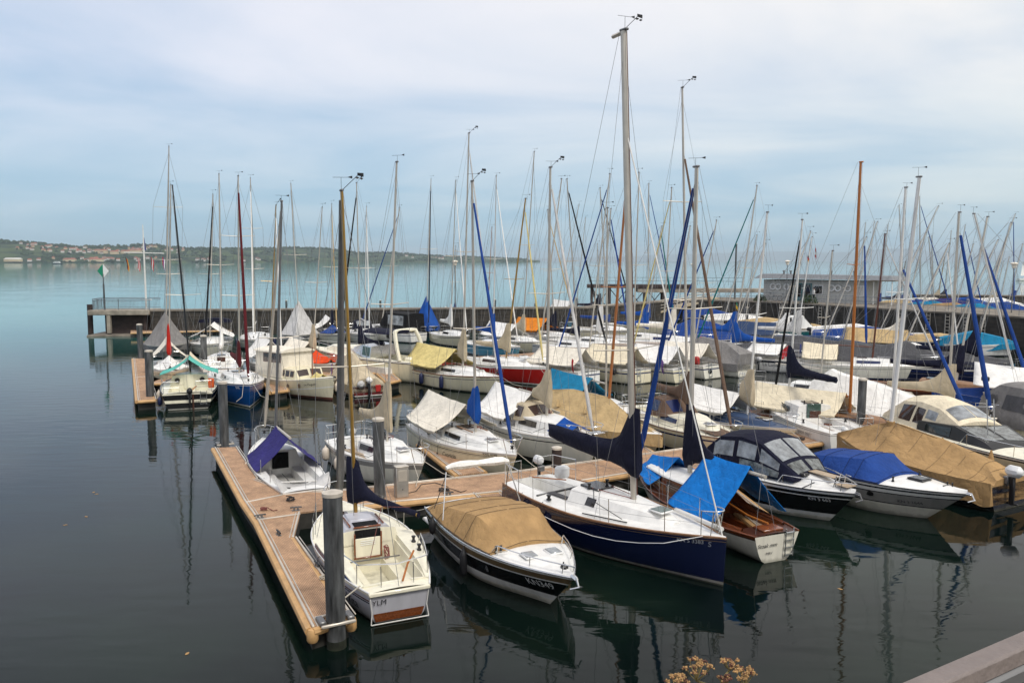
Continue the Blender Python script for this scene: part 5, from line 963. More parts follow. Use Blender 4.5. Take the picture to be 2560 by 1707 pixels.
s.tent(.16, .44, s.mbase.z + .92, s.mbase.z + .86, 'canvas_sky', 1.18, .18, .02, .06, 'bright blue tarpaulin over the cockpit', wr=.012, side=(1.0, 1.12)); s.tent(.64, .86, s.zs(.7) + .95, s.zs(.7) + .70, 'canvas_sky', 1.05, .25, .02, .06, 'small bright blue tarpaulin over the foredeck', wr=.03, name='fore_tarpaulin')
s.stext('Stoak mm', .30, .42, .15, 'lettering_dark', .35, .02); s.stext('MRV', .22, .22, .10, 'lettering_dark', 0, .02); s.ladder(-.36, s.zs(0) + .12, .12, .24, 4)
s.line('tiller', [(s.X(.06), -.05, s.zs(.05) + .16), (s.X(.16), .05, s.zs(.1) + .2), (s.X(.30), .12, s.zs(.2) + .38)], .028, 'orange_wood'); s.rails(.42, .9, 3, .5, 1); s.block('bunk_sign', s.X(.385), .45, s.zs(.4) - .25, (.02, .2, .24), 'white_plastic', 0, .005)
s.line('backstay_bridle', [(s.X(.03), .5, s.zs(0)), (s.X(.08), .05, 2.6)], .006, 'wire')

# --- 5 black cruiser with navy canopy
s = Boat('motorboat', 'black and white cabin cruiser under a navy canopy with clear windows', 'motorboat', (1966, 1136, .98), (1668, 1050, .98), 2.46, fb=.98, fs=.92, um=.34, ts=.86, pb=2.4, wl=.86, wlb=.25, rake=.85, ex=.8, group=MBT)
s.hull('black_gelcoat', [(.07, 'white_gelcoat'), (.10, 'black_gelcoat'), (.03, 'white_gelcoat')], (.24, .12, 'white_gelcoat'), 'warm_white_gelcoat', transom='white_gelcoat'); s.deck('deck_white', .16, rail='black_plastic', railr=.022)
ev = cabin(s, .42, .88, .30, .72, 'deck_white', .06, .35, .10, slope=.66)
for v in (.0,): s.block('teak_inlay', s.X(.76), .0, s.zs(.76) + .37, (1.15, .34, .02), 'tan_deck', 0, .005); s.block('teak_inlay', s.X(.93), 0, s.zs(.93) + .20, (.42, .42, .02), 'tan_deck', 0, .005)
for v in (.40, -.42): s.hatch(.70, v, .30, .24, s.zs(.7) + .31, 'dark_glass', 'black_plastic')
zc = s.zs(.3)
can = [(.03, 1.05, zc, 1.0, zc + .55, .02), (.12, 1.06, zc + .02, .86, zc + .98, .12), (.30, 1.06, zc + .05, .86, zc + 1.12, .14), (.44, 1.04, zc + .10, .82, zc + 1.06, .12), (.62, .92, zc + .18, .78, zc + .58, .10), (.70, .82, zc + .16, .62, zc + .30, .10)]
ev = s.shell('canopy', can, 'canvas_navy', 5, nt=6, wr=.004)
for sg in (1, -1):
    s.patch(ev, 'clear_window', 'clear_vinyl', 3.2, 8.6, .42, .88, sg); s.patch(ev, 'clear_window', 'clear_vinyl', 9.6, 14.6, .45, .9, sg); s.patch(ev, 'windscreen_side', 'screen_glass', 10.5, 19.6, .06, .40, sg); s.patch(ev, 'clear_window', 'clear_vinyl', 15.6, 19.4, .48, .90, sg)
    s.patch(ev, 'windscreen', 'screen_glass', 20.4, 24.6, 1.12, 1.9, sg); s.patch(ev, 'front_window', 'clear_vinyl', 15.5, 19.5, 1.10, 1.94, sg)
s.handrail((.60, .64, .72, .80, .88, .94, .985), .30, wf=.86); s.anchor('dark_alloy'); s.text('KN 3 663', .83, -.31, -1, .13, 'lettering_white'); s.handrail((.88, .90, .95), .45, wf=.5, tip=False, name='boarding_rail'); s.sternlines()
s.fender(.5, -1, 'tan fender between the wooden yacht and the black cruiser', 'fender_white', .9, .4, .1); s.line('bow_line', [(s.X(.80), -s.b(.8) * .7, s.zs(.8) + .2), (s.X(.76), -s.b(.76) * .98, s.zs(.78) + .02)], .016, 'dark_rope')

# --- 6 white and grey motorboat with blue cover
s = Boat('motorboat', 'white motorboat with grey side band and royal blue cockpit cover', 'motorboat', (2222, 1138, .96), (1872, 1052, .94), 2.46, fb=.98, fs=.88, um=.32, ts=.86, pb=2.4, wl=.82, wlb=.15, rake=1.15, ex=.9, group=MBT)
s.hull('grey_gelcoat', [(.05, 'white_gelcoat'), (.05, 'dark_stripe'), (.10, 'white_gelcoat'), (.03, 'dark_stripe')], (.40, .37, 'dark_stripe'), 'warm_white_gelcoat', transom='white_gelcoat'); s.deck('deck_white', .15, rail='black_plastic', railr=.02)
ev = s.cover([(.0, 1.05, .9), (.10, 1.28, .84), (.32, 1.42, .80), (.46, 1.50, .72), (.58, 1.12, .62), (.60, 1.06, .60)], 'canvas_royal', .10, .016, -.03, .06, 0, crown=.08, nsub=5); s.seams(ev, (.6, 1.5, 2.4, 3, 4.9), 'canvas_navy'); s.sternlines()
s.hatch(.72, 0, .52, .46, s.zs(.72) + .16, 'dark_glass', 'black_plastic'); s.anchor(); s.text('KN 3 1644', .74, -.47, -1, .13, 'lettering_dark')
for u in (.88, .91): s.winch(u, .1, s.zs(u) + .1, .03)
s.line('bow_cleat', [(s.X(.88), -.15, s.zs(.88) + .15), (s.X(.88), .15, s.zs(.88) + .15)], .02, 'dark_alloy'); o = MB().lathe((0, 0, 0), [(.0, 0), (.10, .004), (.11, .014), (0, .016)], 14).build('porthole', 'dark_glass', s.root); o.location = (s.X(.55), -s.hy(.55, .62) - .002, .62); o.rotation_euler = (R(97), 0, R(-3)); o.scale = (1.5, .7, 1)
for v in (.62, -.62): s.winch(.64, v, s.zs(.64) + .09, .04)
s.line('anchor_chain', [(s.X(.93), .06, s.zs(.93) + .12), (s.X(.96), -.05, s.zs(.96) + .1), (s.X(1), 0, s.zs(1) + .06)], .015, 'red_rope')

# --- 7 great tan tarpaulin boat
s = Boat('sailboat', 'long boat wholly wrapped in a tan tarpaulin with white outboard at its stern', 'sailboat', (1925, 1010, .9), (2322, 1112, .75), 2.7, fb=1.0, fs=.78, um=.45, ts=.72, pb=2, wl=.85, wlb=.5, rake=.7, group=SB, N=18)
s.hull('dark_stripe', (), None, 'antifoul_black'); s.deck('teak', .05)
ev = s.cover([(.0, .95, .75), (.10, 1.28, .3), (.30, 1.62, .10), (.62, 1.92, .05), (.75, 1.75, .05), (1.0, 1.15, .02)], 'canvas_tan', .70, .045, .06, .12, .09, crown=.03, nsub=8); s.seams(ev, (.5, 1, 1.5, 2, 2.5, 3, 3.5, 4.6), hem=False)
s.mast(.66, (2112, 408), 'white_alloy', .10, 1.75, spr=(.52,), sw=.8, vane=1, sprm='white_alloy', back=False, stay=False, shroud=False, k=10)
for sg in (1, -1): s.line('shroud', [(s.X(.62), sg * 1.1, 1.3), s.mbase.lerp(s.mt, .92)], .005, 'wire')
for u in (.16, .42): MB().lathe((0, 0, 0), [(.12, -.02), (.09, .08), (.03, .34), (0, .36)], 8).build('vent_cone', 'canvas_tan', s.root).location = (s.X(u), -.62, 1.12 + .35 * u)
s.outboard(.25, .95, 'black_plastic', 1.15, 'white_plastic')
s.line('mast_boot', [s.mbase + Vector((0, 0, -.05)), s.mbase + Vector((0, 0, .22))], .14, 'canvas_tan', 10)

# --- 8 cream cabin cruiser with cream canopy, runs out of the frame
s = Boat('motorboat', 'cream cabin cruiser with cream canvas canopy and dark raked windscreen at the right edge', 'motorboat', (2480, 1086, 1.15), (2086, 954, 1.1), 2.7, fb=1.2, fs=1.05, um=.4, ts=.88, pb=2.3, wl=.88, wlb=.3, rake=1, ex=.8, group=MBT)
s.hull('cream_gelcoat', [(.05, 'white_gelcoat'), (.05, 'dark_stripe')], (.18, .1, 'dark_stripe'), 'antifoul_black'); s.deck('pale_cream_deck', .14, rail='dark_stripe')
zc = s.zs(.3); can = [(.0, 1.15, zc - .05, 1.05, zc + .15, .03), (.11, 1.15, zc, .80, zc + .84, .22), (.24, 1.15, zc, .76, zc + 1.0, .26), (.36, 1.12, zc + .02, .74, zc + .94, .24), (.50, 1.0, zc + .1, .80, zc + .56, .16)]
ev = s.shell('canopy', can, 'canvas_cream', 5, nt=6, wr=.012)
for sg in (1, -1):
    s.patch(ev, 'clear_window', 'smoke_glass', 5.5, 8.8, .2, .86, sg); s.patch(ev, 'clear_window', 'smoke_glass', 9.5, 11.8, .22, .80, sg); s.patch(ev, 'clear_window', 'clear_vinyl', 12.4, 15.2, .50, .84, sg); s.patch(ev, 'front_window', 'clear_vinyl', 15.8, 19, 1.15, 1.97, sg)
ev = s.shell('windscreen_house', [(.28, 1.18, zc - .02, 1.12, zc + .36, .02), (.50, 1.10, zc, .98, zc + .56, .02), (.66, .95, zc + .02, .82, zc + .28, .04), (.72, .9, zc + .02, .8, zc + .06, .03)], 'black_plastic', 5, nt=4)
for sg in (1, -1): s.patch(ev, 'side_glass', 'dark_glass', 1.2, 4.7, .25, .85, sg); s.patch(ev, 'windscreen', 'screen_glass', 5.4, 9.6, 1.12, 1.93, sg)
s.handrail((.56, .60, .70, .80, .90, .97), .42, wf=.9); s.hatch(.80, 0, .5, .5, s.zs(.8) + .15, 'smoke_glass'); s.line('ladder_pole', [(s.X(.60), -.35, zc + .2), (s.X(.58), -.35, zc + 1.65)], .02, 'steel'); s.line('ladder_pole', [(s.X(.60), -.1, zc + .2), (s.X(.58), -.1, zc + 1.65)], .02, 'steel')

# --- 9 grey covered boat at the right edge
s = Boat('motorboat', 'boat under a smooth grey canvas hood with a round patch at the right edge', 'motorboat', (2560, 1010, 1.1), (2300, 942, 1.1), 2.5, fb=1.1, fs=1.0, um=.4, ts=.85, group=MBT, N=16)
s.hull('cream_gelcoat', [(.05, 'white_gelcoat')], None); s.deck('deck_white', .1)
ev = s.cover([(0, 1.75, .95), (.15, 2.35, .8), (.45, 2.4, .75), (.7, 1.7, .7), (1, 1.2, .05)], 'canvas_grey', .3, .02, .05, .05, 0, crown=.12)
s.patch(ev, 'dark_window_patch', 'canvas_dark_grey', 8, 13, .3, .75, -1); o = MB().lathe((0, 0, 0), [(0, 0), (.24, .0), (.24, .02), (0, .03)], 20).build('round_patch', 'canvas_dark_grey', s.root); o.location = (s.X(.14), -1.04, 1.72); o.rotation_euler = (R(80), 0, 0)
s.block('flood_lamp', s.X(.02), -.9, 2.5, (.35, .2, .2), 'black_plastic', 0, .04)
# ================================================================ BOATS, SECOND ROW (far side of the near walkway)
def yacht(label, end, hd, L, B, hull='warm_white_gelcoat', bands=None, boot=(.10, .04, 'navy_stripe'), mast=None, mastm='alloy', r=.07, mu=.60, furl=None, fr=.05, ftop=.93, cov=None, sc_=None, tent=None, full=None, ck=True, win='dark_glass', rails=True, spr=(.5,), swing=0, name='sailboat', grp=SB, deck='deck_white', fb=1.05, fs=.85, ts=.7, tz=1.2, tu=(.04, .52), vane=1, bottom='antifoul_black', railm='alloy', N=16, srake=0., h=.36, ml=False, ladder=False, fore=None, mm=None, bl=None, tlabel=None, scl=None, wx=1.0, rake=.55, flag=None, hat=True, wr=.006, bow=None, stern=None, dip=.04, sch=.9, bz=.75, stay=True, simple=False):
    s = Boat(name, label, 'sailboat' if name == 'sailboat' else 'motorboat', bow, stern, B, fb=fb, fs=fs, ts=ts, rake=rake, srake=srake, group=grp, N=N, L=L, hd=hd, end=end, dip=dip)
    s.hull(hull, bands if bands is not None else [(.04, 'white_gelcoat'), (.10, hull), (.05, 'navy_stripe')], boot, bottom); s.deck(deck, .06, (.06, .40) if ck and not full else None, .6, None, .5, .25, railm, .02)
    if not full:
        ev = cabin(s, .42, .84, h, .62, deck, .05, .4, .06)
        if win:
            for sg in (1, -1): s.patch(ev, 'window', win, 1.0, 6.5, .38, .86, sg)
        if hat: s.hatch(.77, 0, .42, .42, s.zs(.77) + h * .62 + .05)
        s.block('companionway', s.X(.412), 0, s.zs(.42) + .12, (.04, .5, .45), 'dark_wood', 0, .01)
        if not simple: s.block('sliding_hatch', s.X(.48), 0, s.zs(.48) + h + .07, (.6, .55, .05), 'smoke_glass', 0, .02)
    if mast:
        s.mast(mu, mast, mastm, r, s.zs(mu) + (h if not full else .8), spr=spr, sw=B * .31, vane=vane, wr=wr, k=8, shroud=True, back=True, stay=not furl and stay, flag=flag)
        if furl: s.furl(furl, fr, ftop)
        if not full:
            s.boom(s.mbase.z + bz, bl or L * .36, mastm, swing, .02)
            if sc_: s.sailcover(sc_, sch, .2, .15, scl, 2.6, .14, .03)
    if tent: s.tent(tu[0], tu[1], s.zs(.3) + tz + .14, s.zs(.3) + tz + .04, tent, wx, .42, .1, .12)
    if fore: s.tent(.62, .92, s.zs(.8) + .75, s.zs(.9) + .35, fore, .95, .12, .05, .08, name='fore_tent')
    if full: s.cover(full, cov, .45, .03, .05, .03, .08, crown=.03)
    if rails and not full: s.pulpit(.55, .86, .06); s.pushpit(.58, .1); s.rails(.12, .86, 3, .55, 2 if not simple else 1)
    if ladder: s.ladder(.25, s.zs(0) + .2, .15)
    if N >= 20 and not full:
        for v in (.72, -.72): s.winch(.30, v)
        for v in (.3, -.3): s.winch(.44, v, s.zs(.44) + h + .06, .04)
        for sg in (1, -1): s.line('jib_sheet', [(s.X(.31), sg * s.b(.3) * .7, s.zs(.3) + .12), (s.X(.45), sg * s.b(.45) * .8, s.zs(.45) + .06), (s.X(.62), sg * s.b(.62) * .78, s.zs(.62) + .05), (s.X(.7), sg * .25, s.zs(.7) + h * .8)], .009, 'dark_rope', 4)
        s.line('coiled_rope', [(s.X(mu) - .1 + .1 * math.cos(a), .2 + .1 * math.sin(a), s.zs(mu) + h + .10 + .006 * i) for i, a in enumerate([k * .7 for k in range(16)])], .011, 'red_rope', 4); s.line('halyard_tail', [(s.X(mu), -.1, s.zs(mu) + h + .08), (s.X(.52), -.2, s.zs(.52) + h + .1), (s.X(.45), -.22, s.zs(.45) + h + .1)], .009, 'rope', 4)
    if end and end[0] == 'bow' and N in (16, 22) and not simple: s.sternlines()
    if N >= 20 or ml:
        for sg in (1, -1): s.line('mooring_line', [(s.X(.95), sg * s.b(.95) * .9, s.zs(.95) + .04), (s.X(1) + .45, sg * .45, .68), (s.X(1) + .9, sg * .8, .54)], .012, 'rope')
    return s
# 10 white dayboat with indigo tarp, open cockpit
s = Boat('sailboat', 'white open dayboat with indigo boom tarpaulin lying against the pontoon head', 'sailboat', (604, 1008, .72), (704, 1126, .55), 2.15, fb=.75, fs=.55, um=.5, ts=.66, pb=2, wl=.78, wlb=.4, rake=.5, group=SB)
s.hull('white_gelcoat', [(.05, 'white_gelcoat'), (.07, 'grey_gelcoat')], None, 'lavender_grey'); s.deck('deck_white', .04, (.06, .55), .72, None, .5, .22, 'white_plastic', .025, .5)
ev = cabin(s, .55, .84, .30, .62, 'deck_white', .05, .4, .05); s.block('companionway', s.X(.545), 0, s.zs(.5) + .0, (.04, .56, .55), 'canvas_black', 0, .01)
s.mast(.66, (647, 464), 'dark_alloy', .085, s.zs(.6) + .3, spr=(.45,), sw=.7, vane=1, sprm='alloy', nostayb=True); s.furl('alloy', .06, .98, .97, .5); s.boom(s.mbase.z + .72, 2.4, 'alloy', 0, .02); s.tent(.34, .64, s.mbase.z + .72, s.mbase.z + .78, 'canvas_indigo', 1.0, .10, .02, .06, wr=.02)
s.pulpit(.5, .88, .02); 
for u in (.18, .33):
    for sg in (1, -1): s.line('stanchion', [(s.X(u), sg * s.b(u) * .9, s.zs(u)), (s.X(u), sg * s.b(u) * .9, s.zs(u) + .5)], .012, 'steel')
rows = []
for i in range(9):
    f = i / 8; y = lerp(-.85, .85, f) ; rows.append([(s.X(.02) + .05 * math.sin(f * 9) - .1 * j / 4 + (.45 if j == 0 else .18 if j == 1 else 0), y * (1 - .05 * j), s.zs(0) + .35 - .3 * math.sin(math.pi * f) - .14 * j + .02 * math.sin(f * 14 + j)) for j in range(5)])
MB().grid(rows).build('draped_sheet', 'canvas_light_grey', s.root).modifiers.new('c', 'SOLIDIFY').thickness = .01
s.line('boom_crutch', [(s.X(.08), -.5, s.zs(0) + .1), (s.X(.08), .7, s.zs(0) + .2)], .02, 'white_alloy'); s.line('sheet_rope', [(s.X(.3), .3, .6), (s.X(.24), .1, .35), (s.X(.15), -.3, .5)], .012, 'dark_rope')
s.fender(.62, 1, 'cream ball fender on the left side of the white open dayboat', 'fender_white', .5, .35, .12); s.fender(.25, 1, 'short cream fender near the stern of the white open dayboat', 'fender_white', .45, .35, .09)
# 11 small sloop 428
s = yacht('small white sloop with brown windows, grey hull band, beige sail cover and number 428', None, None, None, 2.35, 'warm_white_gelcoat', [(.05, 'white_gelcoat'), (.16, 'grey_gelcoat')], None, bow=(972, 1068, .92), stern=(792, 1002, .85), mast=(911, 374), r=.07, mu=.58, sc_='canvas_beige', win='smoke_glass', deck='deck_white', fb=.95, fs=.8, h=.42, bl=2.1, sch=1.2, N=22, wr=.005)
s.text('428', .86, -.33, -1, .15); s.outboard(.4, s.zs(0), 'black_plastic', .8, 'white_plastic'); s.fender(.14, -1, 'fat cream fender hanging off the stern of sloop 428', 'fender_white', .75, .5, .14); s.fender(.34, -1, 'cream fender amidships on sloop 428', 'fender_white', .6, .45, .11); s.block('tan_side_deck', s.X(.5), 0, s.zs(.5) + .02, (2.0, 1.9, .03), 'tan_deck', 0, .01)
# 12 Capricia
s = yacht('cream sloop named Capricia with ivory boom tent and bright blue sail cover', None, None, None, 2.5, 'cream_gelcoat', [(.04, 'white_gelcoat'), (.08, 'cream_gelcoat'), (.022, 'dark_stripe'), (.03, 'cream_gelcoat'), (.012, 'dark_stripe')], None, bow=(1186, 1046, 1.02), stern=(978, 968, .92), mast=(1084, 418), r=.085, mu=.60, furl='canvas_royal', fr=.065, tent='canvas_ivory', tu=(.04, .50), tz=1.28, win='dark_glass', deck='deck_white', N=24, bl=1.2, sc_='canvas_blue', sch=.8, scl=.55, wr=.005, vane=2, fb=1.02, fs=.9, spr=(.42,), wx=1.05)
s.text('Capricia', .60, -.42, -1, .24, shear=.4); s.text('KNS 4598', .875, -.10, -1, .13); s.fender(.30, -1, 'black fender on the near side of Capricia towards its stern', 'fender_black', .62, .42, .085); s.fender(.52, -1, 'black fender on the near side of Capricia before its name', 'fender_black', .5, .5, .09)
for sg in (.3, -.3): s.block('teak_grab_rail', s.X(.56), sg, s.zs(.56) + .47, (1.3, .04, .04), 'teak', 0, .01)
# 13 KNS 2978
s = yacht('white sloop with large dark side windows, pale boom tent and small royal blue hatch cloth', None, None, None, 2.7, 'warm_white_gelcoat', [(.05, 'white_gelcoat'), (.09, 'warm_white_gelcoat'), (.04, 'dark_stripe')], (.16, .02, 'antifoul_black'), bow=(1374, 1014, 1.15), stern=(1132, 948, 1.02), mast=(1264, 386), r=.085, mu=.56, furl='canvas_light_grey', fr=.065, tent='canvas_white', tu=(.03, .42), tz=1.30, deck='deck_white', N=24, bl=2.0, sc_='canvas_beige', sch=.9, scl=1.0, wr=.005, vane=2, fb=1.15, fs=1.0, h=.52, wx=1.0)
s.text('KNS 2978', .93, -.08, -1, .14); s.tent(.72, .84, s.zs(.78) + .62, s.zs(.8) + .46, 'canvas_blue', .75, .22, .0, .03, 'royal blue cloth over the fore hatch', name='hatch_cloth')
ev = s.shell('spray_screen', [(.40, .82, s.zs(.4) + .3, .62, s.zs(.4) + .95, .06), (.47, .80, s.zs(.4) + .35, .55, s.zs(.4) + .90, .05), (.53, .7, s.zs(.4) + .45, .4, s.zs(.4) + .52, .03)], 'canvas_beige', 4, nt=4); s.patch(ev, 'clear_window', 'smoke_glass', 4.4, 7.6, 1.1, 1.95, -1); s.patch(ev, 'clear_window', 'smoke_glass', 4.4, 7.6, 1.1, 1.95, 1); s.patch(ev, 'clear_window', 'smoke_glass', .6, 3.6, .25, .9, -1)
s.fender(.2, -1, 'dark blue fender squeezed between Capricia and the large-windowed white sloop', 'fender_navy', .75, .45, .1)
s.handrail((.90, .92, .97), .5, wf=.8, name='bow_frame'); s.block('bow_seat_frame', s.X(.985), 0, s.zs(1) + .3, (.4, .5, .04), 'steel', 0, .01)
# 14 tan ridge tent boat with orange wooden mast
s = yacht('boat under a sand-tan ridge tent with varnished orange mast beyond the near walkway', ('bow', (1520, 1014, .80)), -56, 7.6, 2.6, 'cream_gelcoat', [(.05, 'varnished_wood')], None, mast=(1438, 432), mastm='orange_wood', r=.085, mu=.60, cov='canvas_sand', full=[(0, 1.75, .05), (.30, 2.05, .03), (.60, 2.02, .03), (.80, 1.35, .03), (1, .95, .01)], vane=0, spr=(.55,), N=18)
for u in (.28, .52): MB().lathe((0, 0, 0), [(.1, -.02), (.07, .08), (.02, .28), (0, .3)], 8).build('vent_cone', 'canvas_sand', s.root).location = (s.X(u), -.72, 1.42)
# 15 cyan tarp boat
s = yacht('boat half hidden behind the sand-tan tent with a cyan blue boom tarpaulin and red flag', ('bow', (1490, 960, .9)), -58, 7.2, 2.4, 'white_gelcoat', mast=(1395, 479), r=.065, mu=.6, tent='canvas_cyan', tu=(.0, .46), tz=1.25, wx=1.0, simple=True)
s.line('flag_staff', [(s.X(0), .5, .9), (s.X(-.02), .5, 1.9)], .015, 'orange_wood'); MB().grid([[(s.X(-.02) - .1 * j, .5 + .04 * math.sin(j * 2), 1.9 - .16 * i - .1 * j) for j in range(4)] for i in range(4)]).build('ensign', 'flag_red', s.root)
# 16 long cream yacht with brown covers
s = yacht('long cream yacht with navy stripe, brown sail cover and brown furled genoa', None, None, None, 2.75, 'cream_gelcoat', [(.04, 'teak'), (.10, 'cream_gelcoat'), (.07, 'navy_stripe')], (.16, .02, 'navy_stripe'), bow=(1692, 1006, 1.12), stern=(1470, 925, 1.0), mast=(1567, 203), r=.085, mu=.55, furl='canvas_brown', fr=.07, ftop=.80, sc_='canvas_brown', sch=.85, deck='pale_cream_deck', bottom='navy_stripe', win='navy_stripe', N=24, spr=(.36, .66), wr=.005, vane=2, bl=3.2, h=.40)
ev = s.shell('spray_hood', [(.36, .95, s.zs(.4) + .2, .72, s.zs(.4) + .95, .08), (.44, .92, s.zs(.4) + .25, .66, s.zs(.4) + .92, .08), (.52, .8, s.zs(.4) + .35, .5, s.zs(.4) + .42, .04)], 'canvas_brown', 4, nt=4); s.patch(ev, 'clear_window', 'navy_stripe', .5, 3.4, .3, .9, -1); s.patch(ev, 'clear_window', 'navy_stripe', 4.5, 7.5, 1.1, 1.95, -1)
s.text('16 L', .93, -.26, -1, .15); s.fender(.10, -1, 'black ball fender at the stern quarter of the long cream yacht', 'fender_black', 1.0, .4, .16); s.block('teak_foredeck', s.X(.84), 0, s.zs(.84) + .10, (1.2, .9, .02), 'canvas_brown', 0, .005)
# 17 KNS 4044
s = yacht('small sloop with dark blue deck, bright white boom tent and KNS 4044', ('bow', (1830, 986, .86)), -57, 6.6, 2.3, 'cream_gelcoat', [(.05, 'white_gelcoat'), (.12, 'cream_gelcoat'), (.02, 'dark_stripe')], None, mast=(1762, 489), mastm='white_alloy', r=.07, mu=.62, sc_='canvas_beige', scl=.5, sch=1.0, tent='canvas_white', tu=(.10, .56), tz=1.15, deck='blue_deck', fb=.86, fs=.75, N=20, h=.3, win=None, wx=.95, wr=.005)
s.text('KNS 4044', .88, -.17, -1, .13); s.block('white_hatch', s.X(.74), 0, s.zs(.74) + .26, (.42, .42, .05), 'dark_glass', 0, .02)
# 18 good day, bow away
s = yacht('white cruiser yacht lettered good day with navy sail cover and oval windows', None, None, None, 2.6, 'white_gelcoat', [(.06, 'white_gelcoat'), (.02, 'grey_gelcoat')], None, bow=(1772, 915, 1.05), stern=(1958, 996, .9), mast=(1843, 506), mastm='white_alloy', r=.075, mu=.76, furl='canvas_black', fr=.06, ftop=.9, sc_='canvas_navy', sch=.9, bz=1.1, N=22, h=.55, swing=-6, bl=3.4, wr=.005, win=None, fb=1.05, fs=.9, flag=(.86, ('flag_red', 'flag_white', 'flag_red'), -1))
for u in (.55, .60, .65):
    for sg in (1, -1): o = MB().lathe((0, 0, 0), [(0, 0), (.16, 0), (.16, .02), (0, .03)], 14).build('oval_window', 'dark_glass', s.root); o.location = (s.X(u), sg * s.b(u) * .60, s.zs(u) + .27); o.rotation_euler = (R(-78 * sg), 0, 0); o.scale = (1.3, .8, 1)
s.text('good day', .22, -.30, 1, .22, 'lettering_grey'); s.outboard(.4, s.zs(0), 'black_plastic', .8, 'white_plastic'); s.block('cockpit_door', s.X(.415), .05, s.zs(.4) + .25, (.05, .62, .8), 'green_glass', 0, .02)
# 19 dark wooden yacht with cream tarp and orange mast
s = yacht('dark varnished wooden yacht under a cream boom tarpaulin with tall orange mast', ('bow', (2185, 990, .85)), -42, 8.2, 2.3, 'dark_wood', [(.05, 'varnished_wood')], None, mast=(1977, 374), mastm='orange_wood', r=.085, mu=.52, tent='canvas_cream', tu=(.0, .5), tz=1.2, deck='teak', fb=.85, fs=.7, N=20, h=.32, win='smoke_glass', spr=(.6,), vane=0, wr=.005, railm='varnished_wood', wx=1.1)
# 20 great white cover
s = yacht('boat under a huge white tarpaulin with navy hull below, right of the dark brown pile', ('bow', (2240, 975, .9)), -52, 7.2, 2.9, 'navy_gelcoat', [(.05, 'white_gelcoat')], None, mast=(2080, 432), mastm='white_alloy', r=.08, mu=.52, furl='canvas_royal', fr=.08, ftop=.62, cov='canvas_white', full=[(0, 1.9, .30), (.12, 2.5, .12), (.18, 2.35, .22), (.35, 2.15, .30), (.52, 1.95, .3), (.75, 1.5, .35), (1, 1.1, .01)], N=18, vane=1)
# 21 KNS 2852
s = yacht('cream sloop KNS 2852 with beige sail cover in front of the blue tarpaulin boat', ('bow', (2290, 962, 1.05)), -42, 6.6, 2.5, 'cream_gelcoat', [(.05, 'white_gelcoat'), (.02, 'dark_stripe')], None, mast=(2203, 489), r=.07, mu=.72, sc_='canvas_beige', sch=.9, deck='pale_cream_deck', N=20, h=.40, furl='canvas_royal', fr=.10, ftop=.90, swing=-4, bl=2.4, wr=.005)
s.text('KNS 2852', .87, -.2, -1, .15); s.tent(.36, .50, 1.95, 1.8, 'canvas_ivory', .75, .55, .0, .03, name='hatch_tent')
# 22 blue and white tarpaulin wooden yacht
s = yacht('wooden yacht under royal blue hull cover with a white ridge tarpaulin above it', ('bow', (2140, 902, .9)), 150, 9.0, 2.7, 'dark_wood', [(.05, 'varnished_wood')], None, mast=(2238, 492), mastm='white_alloy', r=.07, mu=.60, cov='canvas_royal', full=[(0, 1.4, .5), (.25, 1.6, .5), (.55, 1.55, .3), (.8, 1.25, .2), (1, 1.1, .01)], N=18); s.tent(.40, .80, 2.35, 2.6, 'canvas_white', 1.1, .65, .05, .06)
s = yacht('dark wooden cabin yacht with oval windows and a blue furled genoa at the right edge', ('bow', (2385, 905, 1.0)), -36, 9.0, 2.7, 'dark_wood', [(.05, 'varnished_wood')], None, mast=(2268, 499), r=.07, mu=.60, furl='canvas_royal', fr=.09, ftop=.82, sc_='canvas_navy', deck='teak', h=.45, N=18, win='smoke_glass', railm='varnished_wood')
s = yacht('white sloop tucked behind the big white tarpaulin with a pushpit ladder frame', ('bow', (2010, 905, 1.0)), -45, 7, 2.4, 'white_gelcoat', mast=(1912, 577), r=.06, mu=.6, h=.35, simple=True)
# ================================================================ BOATS, SECOND PONTOON
s = yacht('cream sloop with white boom tent and red mast cover behind the striped stern', ('bow', (392, 858, .95)), -66, 8, 2.5, 'cream_gelcoat', [(.05, 'white_gelcoat'), (.12, 'cream_gelcoat'), (.03, 'brown_stripe')], None, mast=(392, 425), r=.065, mu=.55, sc_='canvas_red', sch=1.5, scl=.6, tent='canvas_ivory', tu=(.05, .50), tz=1.55, fore='canvas_white', wx=1.1)
s = Boat('sailboat', 'black and white striped yacht with cream cockpit and mint tarpaulin, wide stern to the viewer', 'sailboat', None, None, 2.9, fb=1.0, fs=.85, um=.42, ts=.82, pb=2, wl=.8, wlb=.4, rake=.6, group=SB, L=7.0, hd=109, end=('stern', (431, 903, .85)), N=20)
s.hull('black_gelcoat', [(.07, 'pale_cream_deck'), (.27, 'black_gelcoat'), (.15, 'pale_cream_deck')], (.07, .04, 'white_gelcoat')); s.deck('pale_cream_deck', .06, (.05, .40), .95, None, .5, .25, 'dark_stripe', .03)
ev = cabin(s, .40, .82, .5, .70, 'pale_cream_deck', .06, .4, .08); s.block('companionway', s.X(.395), .05, s.zs(.4) + .2, (.04, .5, .75), 'pale_cream_deck', 0, .01)
for y in (.62, -.62): o = MB().lathe((0, 0, 0), [(0, 0), (.13, 0), (.13, .02), (0, .03)], 12, ax='x').build('instrument', 'black_plastic', s.root); o.location = (s.X(.39) - .02, y, s.zs(.4) + .28)
